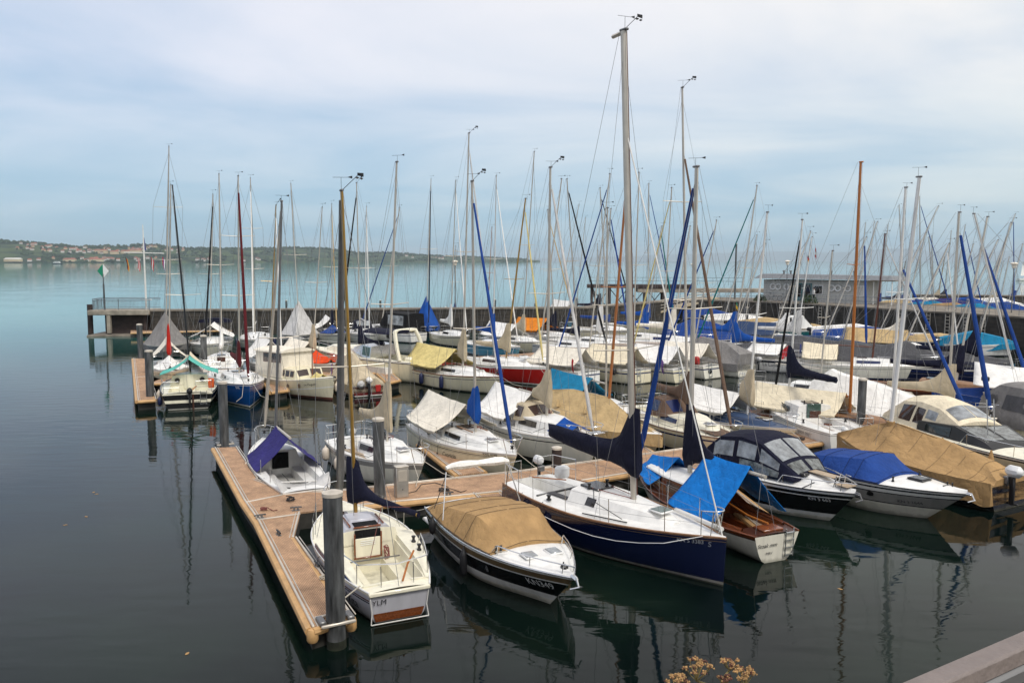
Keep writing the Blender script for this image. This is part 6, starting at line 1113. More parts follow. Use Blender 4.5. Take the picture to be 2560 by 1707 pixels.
s.mast(.56, (396, 427), 'black_plastic', .085, s.zs(.5) + .5, spr=(.42,), sw=.9, vane=0, sprm='alloy'); s.boom(s.mbase.z + .9, 3, 'black_plastic', 0, 0); s.tent(.30, .50, s.mbase.z + .95, s.mbase.z + 1.0, 'canvas_mint', 1.0, .7, .05, .12, 'mint green tarpaulin over the boom'); s.tent(.5, .66, s.mbase.z + 1.05, s.mbase.z + 1.1, 'canvas_cream', .9, .6, .02, .1)
s.pushpit(.6, .2); s.outboard(-.1, .75, 'black_plastic', 1.0); s.ladder(-.75, .95, .25, .3, 3); s.text('MEIKE', .1, -.4, -1, .15); s.stext('ARIEL', -.45, .36, .12); s.line('tiller', [(s.X(0), -.1, .9), (s.X(.1), -.4, 1.1)], .03, 'orange_wood'); s.line('rudder', [(s.X(0) - .12, -.25, -.3), (s.X(0) - .05, -.25, .8)], .05, 'dark_wood')
for v, lb in ((.3, 'white fender on the left side of the striped yacht'), ): s.fender(v, 1, lb, 'fender_white', .75, .45, .12)
s.fender(.12, 1, 'dark blue fender under the left stern quarter of the striped yacht', 'fender_navy', .6, .45, .13); s.block('orange_lifebuoy', s.X(.07), -1.12, s.zs(0) + .4, (.1, .3, .5), 'orange_plastic', 0, .05)
s = yacht('white racing sloop with steering wheel in open cockpit between the striped and the blue yacht', ('stern', (505, 846, .9)), 108, 8.5, 2.8, 'white_gelcoat', mast=(503, 400), r=.075, mu=.58, sc_='canvas_white', sch=.9, flag=(.45, ('flag_blue', 'flag_blue'), 1))
mbw = MB(); mbw.grid([[(s.X(.16), -.1 + (.45 + .02 * math.cos(b_)) * math.cos(a), s.zs(.1) + .5 + (.45 + .02 * math.cos(b_)) * math.sin(a)) for b_ in (0, 1.57, 3.14, 4.71)] for a in [k * math.pi / 10 for k in range(21)]], 0, True); mbw.build('steering_wheel', 'white_plastic', s.root)
s = yacht('royal blue hulled sloop with white deck and maroon furled genoa, bow to the viewer', ('bow', (573, 884, 1.2)), -63, 7.8, 2.8, 'blue_gelcoat', [(.05, 'blue_gelcoat'), (.02, 'white_gelcoat')], (.10, .03, 'white_gelcoat'), mast=(547, 405), r=.08, mu=.58, furl='canvas_maroon', fr=.085, sc_='canvas_maroon', sch=.9, N=22, spr=(.40, .7), fb=1.2, fs=1.0, ts=.8, rake=.12, bottom='dark_stripe', h=.34); s.text('SAIL', .9, -.22, -1, .16, 'lettering_white')
s = yacht('grey hulled sloop with tall white boom tent and gold mast behind the cabin cruiser', ('bow', (650, 846, .85)), -62, 7.4, 2.5, 'grey_gelcoat', [(.05, 'white_gelcoat'), (.1, 'grey_gelcoat'), (.03, 'white_gelcoat')], None, mast=(634, 472), mastm='gold_alloy', r=.075, mu=.50, furl='white_alloy', fr=.05, tent='canvas_white', tu=(.02, .55), tz=1.45, wx=1.05, vane=2)
s = yacht('sloop with white tent, beige sail cover and vermilion foredeck cloth behind the cabin cruiser', ('bow', (770, 842, .9)), -52, 7.4, 2.5, 'grey_gelcoat', None, None, mast=(740, 477), r=.06, mu=.55, sc_='canvas_beige', scl=.6, sch=1.2, tent='canvas_ivory', tu=(.05, .5), tz=1.3, fore='canvas_vermilion')
# cream cabin cruiser
s = Boat('motorboat', 'cream wooden cabin cruiser with canvas wheelhouse top and brown window band, bow anchor', 'motorboat', None, None, 2.7, fb=1.25, fs=.85, um=.42, ts=.8, pb=2.3, wl=.85, wlb=.45, rake=.25, ex=.7, dip=.12, group=MBT, L=7.2, hd=-46, end=('bow', (768, 869, 1.2)), N=22)
s.hull('cream_gelcoat', [(.06, 'pale_cream_deck'), (.42, 'cream_gelcoat'), (.05, 'white_gelcoat')], (.12, .02, 'antifoul_red'), 'antifoul_red'); s.deck('pale_cream_deck', .08)
ev = s.shell('forward_cabin', [(.42, 1.0, s.zs(.45), .92, s.zs(.45) + .62, .06), (.62, .95, s.zs(.6), .84, s.zs(.6) + .55, .06), (.66, .9, s.zs(.64), .8, s.zs(.64) + .1, .05)], 'cream_gelcoat', 5, nt=4)
for k in (.4, 2.1, 3.7): [s.patch(ev, 'window', 'smoke_glass', k, k + 1.2, .35, .85, sg, frame='varnished_wood') for sg in (1, -1)]
for sg in (1, -1): s.patch(ev, 'windscreen', 'smoke_glass', 5.6, 9.2, 1.12, 1.9, sg)
zc = s.zs(.2); ev = s.shell('wheelhouse', [(.04, 1.08, zc, 1.02, zc + 1.45, .04), (.46, 1.04, zc + .1, .98, zc + 1.55, .04)], 'canvas_ivory', 8, nt=5); s.patch(ev, 'window_band', 'smoke_glass', 2.6, 7.6, .62, .93, -1, frame='brown_stripe'); s.patch(ev, 'window_band', 'smoke_glass', 2.6, 7.6, .62, .93, 1, frame='brown_stripe')
s.shell('wheelhouse_roof', [(.02, 1.12, zc + 1.44, 1.08, zc + 1.52, .14), (.48, 1.08, zc + 1.54, 1.02, zc + 1.62, .16)], 'canvas_ivory', 4, nt=2)
s.mast(.68, (717, 800), 'varnished_wood', .055, s.zs(.7) + .1, spr=(), vane=0, shroud=False, back=False, stay=False); s.anchor('black_plastic'); s.fender(.96, 1, 'white fender on the bow of the cream cabin cruiser', 'fender_white', .9, .5, .13); s.tent(.74, .84, s.zs(.8) + .32, s.zs(.8) + .28, 'canvas_yellow', .4, .1, .02, .03, name='skylight_cloth')
for u in (.60, .72): o = MB().lathe((0, 0, 0), [(0, 0), (.1, 0), (.12, .03), (0, .04)], 12).build('porthole', 'brown_stripe', s.root); o.location = (s.X(u), -s.hy(u, s.zs(u) - .3), s.zs(u) - .3); o.rotation_euler = (R(92), 0, 0)
s.text('Le Pinguin', .81, -.32, -1, .17, 'lettering_dark', .2); s.line('flag_staff', [(s.X(.97), 0, s.zs(1)), (s.X(.98), 0, s.zs(1) + .9)], .012, 'orange_wood'); MB().grid([[(s.X(.98) - .06 * j, .03 * math.sin(j * 2), s.zs(1) + .85 - .14 * i - .08 * j) for j in range(3)] for i in range(5)]).build('pennant', 'flag_purple', s.root)
# maroon hull under beige cover
s = yacht('maroon hulled boat under a beige tarpaulin with white-bagged outboard, stern to the viewer', ('stern', (846, 886, .62)), 116, 6.6, 2.5, 'maroon_gelcoat', [(.05, 'white_gelcoat')], (.10, .05, 'white_gelcoat'), cov='canvas_beige', full=[(0, 1.0, .5), (.2, 1.5, .2), (.45, 2.1, .1), (.62, 2.0, .1), (.8, 1.4, .2), (1, 1.0, .01)], N=18, fs=.65, fb=.9)
s.outboard(.0, .7, 'white_plastic', 1.1, 'canvas_white'); s.block('stern_bag', s.X(-.02), .45, .75, (.3, .4, .4), 'canvas_light_grey', 0, .12); s.block('red_fender_board', s.X(0) - .03, -.55, .45, (.05, .3, .4), 'red_plastic', 0, .02)
s = yacht('white cruising sloop with navy sail cover and open cockpit left of the arched motor cruiser', ('stern', (918, 840, .95)), 128, 9.0, 3.0, 'white_gelcoat', [(.06, 'white_gelcoat')], None, mast=(819, 421), r=.07, mu=.58, furl='canvas_black', fr=.075, sc_='canvas_navy', sch=.9, ladder=True, h=.5, vane=2)
# arched motor cruiser
s = Boat('motorboat', 'cream motor cruiser with radar arch, green windscreen and navy bimini on the second walkway', 'motorboat', None, None, 3.0, fb=1.6, fs=1.25, um=.38, ts=.9, pb=2.3, wl=.9, wlb=.3, rake=1.1, ex=.8, group=MBT, L=9.5, hd=150, end=('stern', (978, 838, 1.0)), N=18)
s.hull('cream_gelcoat', [(.06, 'white_gelcoat'), (.05, 'dark_stripe')], None); s.deck('pale_cream_deck', .15, (.05, .40), 1.1, None, .6, .3); ev = cabin(s, .40, .88, .55, .75, 'pale_cream_deck', .08, .35, .12)
zc = s.zs(.4); ev = s.shell('windscreen', [(.36, 1.3, zc, 1.15, zc + .75, .02), (.44, 1.25, zc + .1, 1.1, zc + .85, .02), (.56, .95, zc + .5, .8, zc + .56, .02)], 'steel', 5, nt=4); [s.patch(ev, 'green_pane', 'green_glass', 5.4, 9.5, 1.1, 1.95, sg) for sg in (1, -1)]; [s.patch(ev, 'side_pane', 'green_glass', .5, 4.6, .15, .9, sg) for sg in (1, -1)]
arc = [(s.X(.16) - .5 + .9 * math.sin(a), 1.34 * math.cos(a) if abs(math.cos(a)) > .9 else 1.34 * math.cos(a) * 1.02, zc + 1.75 * min(1, math.sin(a) * 1.7)) for a in [math.pi * i / 14 for i in range(15)]]; MB().tube(arc, .13, 8).build('radar_arch', 'pale_cream_deck', s.root)
s.shell('bimini_top', [(.18, 1.3, zc + 1.6, 1.2, zc + 1.68, .12), (.44, 1.25, zc + 1.62, 1.15, zc + 1.72, .14)], 'canvas_navy', 4, nt=2); s.handrail((.45, .5, .6, .7, .8, .9, .98), .5, wf=.9); s.block('transom_seat', s.X(.07), .2, zc - .05, (.5, 1.7, .5), 'pale_cream_deck', 0, .08); s.block('swim_platform', s.X(0) - .35, 0, .35, (.7, 2.5, .08), 'pale_cream_deck', 0, .03)
s = yacht('cream sloop with yellow boom tent and two navy fenders, beside the red yacht', ('bow', (1150, 867, 1.02)), -50, 8.4, 2.8, 'cream_gelcoat', [(.04, 'teak'), (.12, 'cream_gelcoat'), (.035, 'navy_stripe')], (.08, .0, 'antifoul_black'), mast=(1077, 307), r=.08, mu=.58, furl='canvas_light_grey', fr=.055, tent='canvas_yellow', tu=(.0, .5), tz=1.4, sc_='canvas_beige', scl=.5, sch=1.3, deck='deck_white', N=22, vane=2, railm='teak', wx=1.08)
s.text('KN 5 355', .90, -.1, -1, .14); s.fender(.32, -1, 'navy fender near the stern of the yellow-tented cream sloop', 'fender_navy', .8, .65, .14); s.fender(.56, -1, 'navy fender amidships on the yellow-tented cream sloop', 'fender_navy', .85, .75, .13)
s = yacht('bright red hulled yacht with white deck and gold mast, bow to the right', ('bow', (1256, 845, 1.12)), -47, 9.0, 2.8, 'red_gelcoat', [(.12, 'white_gelcoat')], (.12, .04, 'white_gelcoat'), mast=(1207, 457), mastm='gold_alloy', r=.085, mu=.60, furl='canvas_yellow', fr=.06, sc_='canvas_beige', sch=1.3, rake=.1, N=22, fb=1.15, fs=1.0, bl=3.2, win='smoke_glass', vane=1)
ST = [  # sterns to the viewer along the second pontoon
 ('white yacht with ivory boom tent and square white transom, red flag at the stern', (1353, 852, .9), 128, 8.2, 2.9, 'white_gelcoat', 'canvas_ivory', (1290, 412), None, None),
 ('cream yacht with brown cabin window and cream boom tent, black fender at its quarter', (1472, 848, .9), 126, 8.4, 2.8, 'cream_gelcoat', 'canvas_cream', (1401, 400), 'canvas_royal', None),
 ('cream yacht under a bright white tent with a purple pennant hanging at its side', (1568, 846, .9), 124, 7.8, 2.7, 'cream_gelcoat', 'canvas_white', (1468, 397), None, 'flag_purple'),
 ('white yacht with ivory tent, red fuel bag on the rail and round transom hole', (1636, 838, .9), 124, 7.8, 2.7, 'warm_white_gelcoat', 'canvas_ivory', (1543, 432), 'canvas_yellow', None)]
for lb, p, hd, L, B, hm, tm, mt, fu, fl in ST:
    s = yacht(lb, ('stern', p), hd, L, B, hm, [(.04, 'white_gelcoat'), (.12, hm), (.08, 'navy_stripe')], (.06, .0, 'dark_stripe'), mast=mt, r=.07, mu=.58, furl=fu, fr=.055, tent=tm, tu=(.04, .54), tz=1.25, ts=.62, ladder=True, srake=-.1, wx=1.0, N=18, win='smoke_glass')
    if fl: MB().grid([[(s.X(.1) - .1 * j, s.b(.1) + .05 * math.sin(i), 1.5 - .2 * i - .1 * j) for j in range(3)] for i in range(5)]).build('pennant', fl, s.root)
    elif 'red flag' in lb: MB().grid([[(s.X(.05) - .08 * j, s.b(.05) + .05 * math.sin(i), 1.7 - .2 * i - .05 * j) for j in range(3)] for i in range(5)]).build('ensign', 'flag_red', s.root)
    elif 'red fuel' in lb: s.block('fuel_bag', s.X(.06), s.b(.05) * .95, s.zs(0) + .35, (.35, .25, .5), 'red_plastic', 0, .06); o = MB().lathe((s.hx(0, .5) - .015, .25, .5), [(0, -.02), (.17, -.01), (.17, .01), (0, .02)], 14, ax='x').build('transom_hole', 'dark_glass', s.root)
    else: s.fender(.12, 1, 'black fender on the left stern quarter of the cream-tented yacht', 'fender_black', 1.0, .45, .15)
s = yacht('yacht under a mid grey full tarpaulin with a bagged outboard at its stern', ('stern', (1716, 836, .85)), 122, 8.0, 2.8, 'warm_white_gelcoat', [(.05, 'white_gelcoat')], None, mast=(1646, 507), r=.06, mu=.6, furl='canvas_royal', fr=.06, cov='canvas_grey', full=[(0, 1.5, .7), (.2, 2.1, .3), (.5, 2.3, .2), (.75, 1.6, .2), (1, 1.1, .01)], N=16, ts=.62); s.outboard(-.9, .9, 'black_plastic', 1.0, 'canvas_light_grey')
s = yacht('white yacht lettered La Luna with dark window band and rounded transom', ('stern', (1832, 824, .95)), 132, 8.6, 2.8, 'white_gelcoat', [(.05, 'white_gelcoat'), (.14, 'dark_stripe')], (.06, 0, 'navy_stripe'), mast=(1739, 427), r=.07, mu=.58, furl='canvas_teal', fr=.06, sc_='canvas_blue', sch=1.0, tent='canvas_white', tu=(.1, .4), tz=.9, ladder=True, ts=.62, N=18, flag=(.3, ('signal_green', 'flag_gold'), 1)); s.text('La Luna', .16, -.42, 1, .34, 'lettering_dark'); s.block('blue_rolled_flag', s.X(.01), -.5, 1.6, (.08, .08, .6), 'flag_blue', 0, .02)
s = yacht('boat wrapped in dark grey tarpaulin with pale hull, right of the La Luna yacht', ('stern', (1925, 824, .8)), 140, 8.0, 2.7, 'warm_white_gelcoat', [(.05, 'canvas_grey')], None, mast=(1862, 532), r=.055, mu=.6, cov='canvas_dark_grey', full=[(0, 1.4, .7), (.3, 1.7, .4), (.6, 1.75, .3), (1, 1.2, .01)], N=16, flag=(.8, ('flag_black', 'flag_red', 'flag_gold'), -1))
s = yacht('cream yacht with navy window stripe and navy cockpit coaming, German flag at its stern', ('bow', (2166, 838, 1.05)), -24, 9.0, 2.9, 'warm_white_gelcoat', [(.05, 'white_gelcoat'), (.1, 'warm_white_gelcoat'), (.03, 'dark_stripe')], (.16, .02, 'navy_stripe'), mast=(2033, 538), mastm='brown_stripe', r=.075, mu=.55, furl='canvas_light_grey', tent='canvas_cream', tu=(.08, .32), tz=1.2, win='navy_stripe', N=18, wx=.9)
MB().grid([[(s.X(-.02) - .15 * j, .2 + .06 * math.sin(j), 1.9 - .22 * i - .12 * j) for j in range(4)] for i in range(4)]).build('ensign', 'flag_red', s.root)
# ================================================================ BOATS ALONG THE BREAKWATER AND QUAY
def far(label, end, hd=-72, L=8, B=2.7, hull='warm_white_gelcoat', **k):
    k.setdefault('simple', True); k.setdefault('N', 12); k.setdefault('wr', .0095); k.setdefault('hat', False); k.setdefault('r', .075)
    return yacht(label, end, hd, L, B, hull, **k)
TENT = dict(tu=(.04, .52), tz=1.35, wx=1.05)
def shroud_prof(z0, zm, zt): return [(0, z0, .5), (.25, z0 + .35, .2), (.48, zm, .06), (.57, zt, .03), (.68, zm * .95, .06), (1, 1.3, .01)]
far('boat under a dark grey cone-shaped tarpaulin beside the harbour platform', ('bow', (376, 798, .95)), -70, 8.5, 3.5, 'grey_gelcoat', mast=(388, 337), r=.085, mu=.56, cov='canvas_grey', full=shroud_prof(1.7, 2.4, 3.4), spr=(.4, .68), vane=1)
s = far('white yacht with navy bimini over its half-open white tent by the breakwater', ('bow', (470, 792, 1.05)), -76, 9, 3.3, mast=(489, 447), furl='canvas_black', fr=.07, tent='canvas_white', tu=(.1, .55), tz=1.4, wx=1.05, spr=(.45,)); s.shell('bimini_top', [(.04, 1.35, 2.2, 1.2, 2.45, .15), (.2, 1.35, 2.25, 1.2, 2.5, .15)], 'canvas_navy', 3, nt=2)
for sg in (1, -1): s.line('bimini_pole', [(s.X(.1), sg * 1.25, .9), (s.X(.1), sg * 1.3, 2.3)], .02, 'steel')
s = far('white sloop with striped waterline and navy fenders both sides by the breakwater', ('bow', (582, 778, 1.15)), -75, 8.8, 2.9, 'white_gelcoat', mast=(575, 410), furl='canvas_white', fr=.06, boot=(.22, .12, 'navy_stripe'), spr=(.42, .68), vane=1, h=.4); s.fender(.5, 1, 'navy fender on the left flank of the striped-waterline sloop', 'fender_navy', .8, .7, .15); s.fender(.5, -1, 'navy fender on the right flank of the striped-waterline sloop', 'fender_navy', .8, .7, .15)
far('boat wholly wrapped in a pale grey-white shroud rising to a peak at the mast', ('bow', (680, 772, 1.0)), -80, 8.5, 3.4, 'grey_gelcoat', mast=(668, 422), cov='canvas_light_grey', full=shroud_prof(2.1, 2.7, 3.9), flag=(.33, ('flag_red', 'flag_white'), -1))
far('white sloop with half-open white tent and slate blue cloth by the breakwater', ('bow', (775, 768, 1.05)), -70, 8.2, 2.7, mast=(762, 469), furl='canvas_sand', fr=.05, sc_='canvas_navy', tent='canvas_white', fore='canvas_royal', **TENT)
s = far('white sloop with navy spray windscreen moored to the third pontoon', ('bow', (850, 768, 1.05)), -72, 8.2, 2.8, 'white_gelcoat', mast=(842, 475), mastm='white_alloy', furl='white_alloy', fr=.05); ev = s.shell('spray_hood', [(.36, .95, 1.1, .8, 1.95, .1), (.44, .92, 1.1, .76, 1.95, .1), (.52, .8, 1.25, .6, 1.4, .05)], 'canvas_navy', 4, nt=4); s.patch(ev, 'clear_window', 'clear_vinyl', 4.5, 7.5, 1.1, 1.95, -1); s.patch(ev, 'clear_window', 'clear_vinyl', 4.5, 7.5, 1.1, 1.95, 1)
s = far('white motor yacht with black canvas enclosure by the breakwater', ('stern', (962, 762, 1.0)), 140, 8.6, 3.0, 'white_gelcoat', name='motorboat', grp=MBT, mast=(918, 477), furl='canvas_royal', fr=.055, h=.6); ev = s.shell('enclosure', [(.05, 1.2, 1.0, 1.05, 2.6, .1), (.40, 1.2, 1.1, 1.05, 2.7, .1), (.5, 1.0, 1.5, .8, 1.9, .05)], 'canvas_black', 4, nt=4)
for sg in (1, -1): s.patch(ev, 'clear_window', 'clear_vinyl', .6, 3.4, .35, .9, sg)
s.fender(.25, 1, 'round black fender on the motor yacht with the black enclosure', 'fender_black', 1.0, .6, .28)
far('boat wrapped in a bright royal blue shroud peaking at its mast by the breakwater', ('bow', (985, 752, 1.0)), -80, 8, 2.8, 'navy_gelcoat', mast=(990, 412), furl='canvas_navy', fr=.06, cov='canvas_blue', full=shroud_prof(2.0, 2.6, 3.9))
far('cream sloop with long white sail cover left of the yellow tent', ('bow', (1075, 775, .95)), -64, 7.4, 2.5, 'cream_gelcoat', mast=(1047, 415), mu=.46, furl='white_alloy', fr=.055, sc_='canvas_white', sch=1.5)
far('small sloop with pale boom tent and orange buoy by the breakwater', ('bow', (1062, 742, .9)), -70, 7, 2.5, mast=(1047, 565), r=.06, tent='canvas_ivory', sc_='canvas_blue', **TENT).block('orange_buoy', 2.2, -.9, 1.2, (.35, .35, .5), 'orange_plastic', 0, .15)
far('red-railed sloop with pale tent by the breakwater, orange mast', ('bow', (1150, 742, .9)), -60, 7.5, 2.5, 'maroon_gelcoat', mast=(1130, 522), mastm='orange_wood', r=.065, tent='canvas_ivory', **TENT)
far('white sloop with blue sail cover and turquoise hull stripe behind the blue genoa', ('bow', (1195, 800, .95)), -58, 8, 2.6, 'sky_blue_gelcoat', mast=(1140, 404), mastm='white_alloy', mu=.5, furl='canvas_white', fr=.045, sc_='canvas_blue', sch=1.2)
far('white-tented sloop behind the second walkway pedestal, pale sail cover on its boom', ('bow', (1255, 788, .95)), -52, 8, 2.6, 'cream_gelcoat', bands=[(.05, 'white_gelcoat'), (.03, 'navy_stripe')], mast=(1227, 349), mu=.62, tent='canvas_white', sc_='canvas_beige', sch=.9, deck='deck_white', **TENT)
s = far('boat with a big orange tarpaulin over its cockpit', ('bow', (1335, 776, .95)), -48, 8, 2.7, 'white_gelcoat', mast=(1258, 482), furl='canvas_sand', fr=.06, sc_='canvas_navy'); s.tent(.0, .5, 2.35, 2.45, 'canvas_orange', 1.1, .55, .15, .1); s.block('white_fender_bag', s.X(.5), -1.0, 1.2, (.4, .3, .35), 'canvas_white', 0, .1)
far('white sloop with navy rolled cover end, behind the orange tarpaulin', ('bow', (1400, 800, 1.0)), -50, 8.4, 2.7, 'white_gelcoat', mast=(1302, 412), furl='canvas_black', fr=.08, sc_='canvas_navy', sch=.3)
far('ivory-tented boat by the breakwater behind the orange tarpaulin', ('bow', (1315, 742, .95)), -55, 7.6, 2.6, 'sky_blue_gelcoat', mast=(1330, 470), r=.06, tent='canvas_cream', **TENT)
far('white-tented boat highest against the breakwater, right of the ivory tent', ('bow', (1360, 728, .95)), -55, 7.6, 2.6, mast=(1345, 500), r=.06, tent='canvas_white', tz=1.8, tu=(.04, .5), wx=1.1)
far('long low white sloop with blue cockpit cloth below the trestle pier', ('bow', (1470, 760, .95)), -36, 8.5, 2.6, 'cream_gelcoat', mast=(1378, 432), furl='canvas_black', fr=.07, sc_='canvas_royal', sch=.2)
far('white sloop with upright white furled cover in the middle of the marina', ('bow', (1455, 790, 1.0)), -44, 8.4, 2.7, 'white_gelcoat', mast=(1403, 480), furl='canvas_royal', fr=.075, sc_='canvas_white', scl=.4, sch=1.7)
far('white yacht with large navy sail cover below the trestle pier', ('bow', (1462, 722, 1.0)), -30, 9, 2.8, 'white_gelcoat', mast=(1372, 560), r=.06, sc_='canvas_navy', sch=1.3, mu=.45)
far('white sloop with royal blue sail cover under the gangway', ('bow', (1560, 748, .95)), -32, 8.5, 2.7, 'cream_gelcoat', mast=(1490, 422), r=.07, furl='canvas_royal', fr=.06, sc_='canvas_blue', sch=.9)
far('white sloop with blue portlight band left of the blue tarpaulins', ('bow', (1640, 785, 1.0)), -28, 8.8, 2.8, 'white_gelcoat', mast=(1585, 520), r=.065, win='navy_stripe', sc_='canvas_ivory', sch=1.3, h=.45)
far('white yacht with teal furled genoa behind the white-tented sterns', ('bow', (1560, 778, .95)), -35, 8, 2.6, mast=(1520, 520), r=.06, furl='canvas_teal', fr=.08, sc_='canvas_blue')
far('boat under a royal blue tarpaulin with bare pole, centre right before the quay', ('bow', (1745, 782, .9)), -25, 8, 2.7, 'navy_gelcoat', mast=(1700, 600), r=.05, cov='canvas_royal', full=[(0, 1.5, .5), (.3, 2.6, .1), (.55, 2.2, .1), (.8, 1.5, .2), (1, 1.1, .01)])
far('boat under a pale grey tarpaulin beside the steep royal blue one', ('bow', (1790, 770, .9)), -22, 7.5, 2.6, 'sky_blue_gelcoat', mast=(1738, 540), r=.05, cov='canvas_light_grey', full=[(0, 1.3, .6), (.4, 1.6, .4), (.8, 1.3, .3), (1, 1.1, .01)])
far('blue covered motorboat moored at the quay wall left of the white covered one', ('bow', (1700, 730, .9)), -20, 6.5, 2.5, 'navy_gelcoat', name='motorboat', grp=MBT, cov='canvas_royal', full=[(0, 1.6, .8), (.5, 1.9, .6), (.8, 1.4, .4), (1, 1.1, .01)])
far('white covered motorboat moored at the quay wall', ('bow', (1765, 735, .9)), -18, 7, 2.5, 'white_gelcoat', name='motorboat', grp=MBT, cov='canvas_white', full=[(0, 1.3, .9), (.5, 1.6, .8), (.8, 1.3, .4), (1, 1.1, .01)]).outboard(0, .9, 'black_plastic', 1.1)
far('long motorboat under a sand coloured cover at the quay wall ladders', ('bow', (1885, 752, .9)), -22, 9, 2.9, 'navy_gelcoat', name='motorboat', grp=MBT, cov='canvas_sand', full=[(0, 1.2, 1), (.4, 1.75, .8), (.8, 1.4, .4), (1, 1.1, .01)]).outboard(0, .9, 'black_plastic', 1.2)
s = Boat('motorboat', 'teal work boat with small white wheelhouse moored below the clubhouse', 'motorboat', None, None, 2.6, fb=1.1, fs=.7, um=.4, ts=.85, group=MBT, L=9, hd=-20, end=('bow', (1962, 756, 1.0)), N=14); s.hull('teal_gelcoat', [(.08, 'white_gelcoat')]); s.deck('deck_white', .05, (.05, .45), .8)
ev = s.shell('wheelhouse', [(.28, .95, 1.0, .85, 2.1, .08), (.48, .95, 1.0, .82, 2.15, .08), (.58, .85, 1.0, .7, 1.2, .04)], 'white_gelcoat', 4, nt=4); [s.patch(ev, 'window', 'dark_glass', a, b_, .45, .9, sg) for a, b_ in ((.4, 1.8), (2.2, 3.7)) for sg in (1, -1)]; [s.patch(ev, 'windscreen', 'dark_glass', 4.6, 7.5, 1.1, 1.95, sg) for sg in (1, -1)]; s.outboard(0, .8, 'black_plastic', 1.1, 'teal_gelcoat')
far('white yacht with bright blue sail cover left of La Luna, red life raft aboard', ('bow', (1830, 792, 1.0)), -28, 8.5, 2.7, 'white_gelcoat', mast=(1758, 560), r=.055, sc_='canvas_blue', sch=1.3, mu=.40).block('life_raft', -3, -.6, 1.2, (.5, .5, .35), 'orange_plastic', 0, .08)
far('white sloop with drooping pale sail cover below the clubhouse', ('bow', (1935, 790, 1.0)), -26, 8.6, 2.7, 'white_gelcoat', mast=(1865, 545), mastm='white_alloy', r=.06, sc_='canvas_light_grey', sch=1.4)
far('white sloop with slate blue boom tent behind the dark grey tarpaulin', ('bow', (1900, 778, 1.0)), -26, 8.6, 2.7, 'white_gelcoat', mast=(1842, 590), r=.05, tent='canvas_slate', sc_='canvas_white', **TENT)
far('boat under a grey tarpaulin with two white hoops, behind the dark grey one', ('bow', (1998, 806, .9)), -28, 8, 2.7, 'white_gelcoat', mast=(1990, 545), r=.05, furl='canvas_royal', fr=.09, cov='canvas_dark_grey', full=[(0, 1.6, .6), (.4, 1.8, .4), (.8, 1.4, .3), (1, 1.1, .01)])
far('boat under a slate blue tarpaulin left of the cream cockpit tent', ('bow', (2040, 805, .9)), -26, 8, 2.7, 'navy_gelcoat', mast=(2015, 510), r=.05, cov='canvas_slate', full=[(0, 1.7, .6), (.4, 1.8, .3), (.8, 1.4, .3), (1, 1.1, .01)])
far('motorboat under blue and white covers at the quay wall right of the teal boat', ('bow', (2070, 770, .9)), -24, 7.5, 2.6, 'white_gelcoat', name='motorboat', grp=MBT, cov='canvas_white', full=[(0, 1.4, .8), (.5, 1.8, .6), (.8, 1.4, .4), (1, 1.1, .01)]).outboard(0, .9, 'black_plastic', 1.2)
far('long boat under a deep blue cover moored along the quay wall', ('bow', (2130, 782, .9)), -26, 9, 2.7, 'navy_gelcoat', mast=(2155, 474), r=.055, cov='canvas_royal', full=[(0, 1.4, .8), (.5, 1.9, .3), (.8, 1.5, .3), (1, 1.1, .01)])
far('boat under a peach-tan ridge tent before the quay wall', ('bow', (2160, 800, .9)), -30, 7.5, 2.6, 'white_gelcoat', mast=(2127, 535), r=.05, sc_='canvas_ivory', tent='canvas_sand', tz=1.3, tu=(.1, .7), wx=1.1)
far('large boat under a dark grey tarpaulin with two peaks, right of the cream yacht', ('bow', (2215, 838, .95)), -30, 9, 3.0, 'navy_gelcoat', mast=(2180, 560), r=.06, furl='white_alloy', fr=.05, cov='canvas_dark_grey', full=[(0, 1.6, .7), (.2, 2.2, .3), (.42, 1.8, .3), (.62, 2.3, .2), (.8, 1.6, .3), (1, 1.2, .01)])
far('boat under a charcoal tarpaulin running to the right, behind the white ridge tarpaulin', ('bow', (2320, 838, .95)), -28, 9, 2.9, 'navy_gelcoat', mast=(2292, 552), r=.05, cov='canvas_dark_grey', full=[(0, 1.9, .5), (.4, 1.8, .3), (.8, 1.5, .3), (1, 1.2, .01)])
far('navy yacht with navy sail cover at the right edge before the quay', ('bow', (2390, 850, 1.0)), -28, 9, 2.9, 'navy_gelcoat', mast=(2322, 512), r=.06, sc_='canvas_navy', sch=1.2, deck='canvas_navy')
far('white tender under a plain cover at the quay wall ladders on the right', ('bow', (2205, 778, .8)), -26, 6.5, 2.3, 'white_gelcoat', name='motorboat', grp=MBT, cov='canvas_light_grey', full=[(0, .95, .9), (.5, 1.15, .8), (1, 1.05, .01)], fb=.9, fs=.7)
far('motorboat under a sandy cover left of the light blue covered boat', ('bow', (2268, 788, .85)), -26, 6.8, 2.5, 'navy_gelcoat', name='motorboat', grp=MBT, cov='canvas_sand', full=[(0, 1.2, .9), (.5, 1.5, .7), (1, 1.05, .01)])
far('motorboat under a rounded light blue cover before the quay ladders', ('bow', (2335, 793, .9)), -26, 5.4, 2.4, 'white_gelcoat', name='motorboat', grp=MBT, cov='canvas_cyan', full=[(0, 1.3, .9), (.45, 1.9, .8), (.8, 1.5, .5), (1, 1.1, .01)]).outboard(0, .9, 'black_plastic', 1.3)
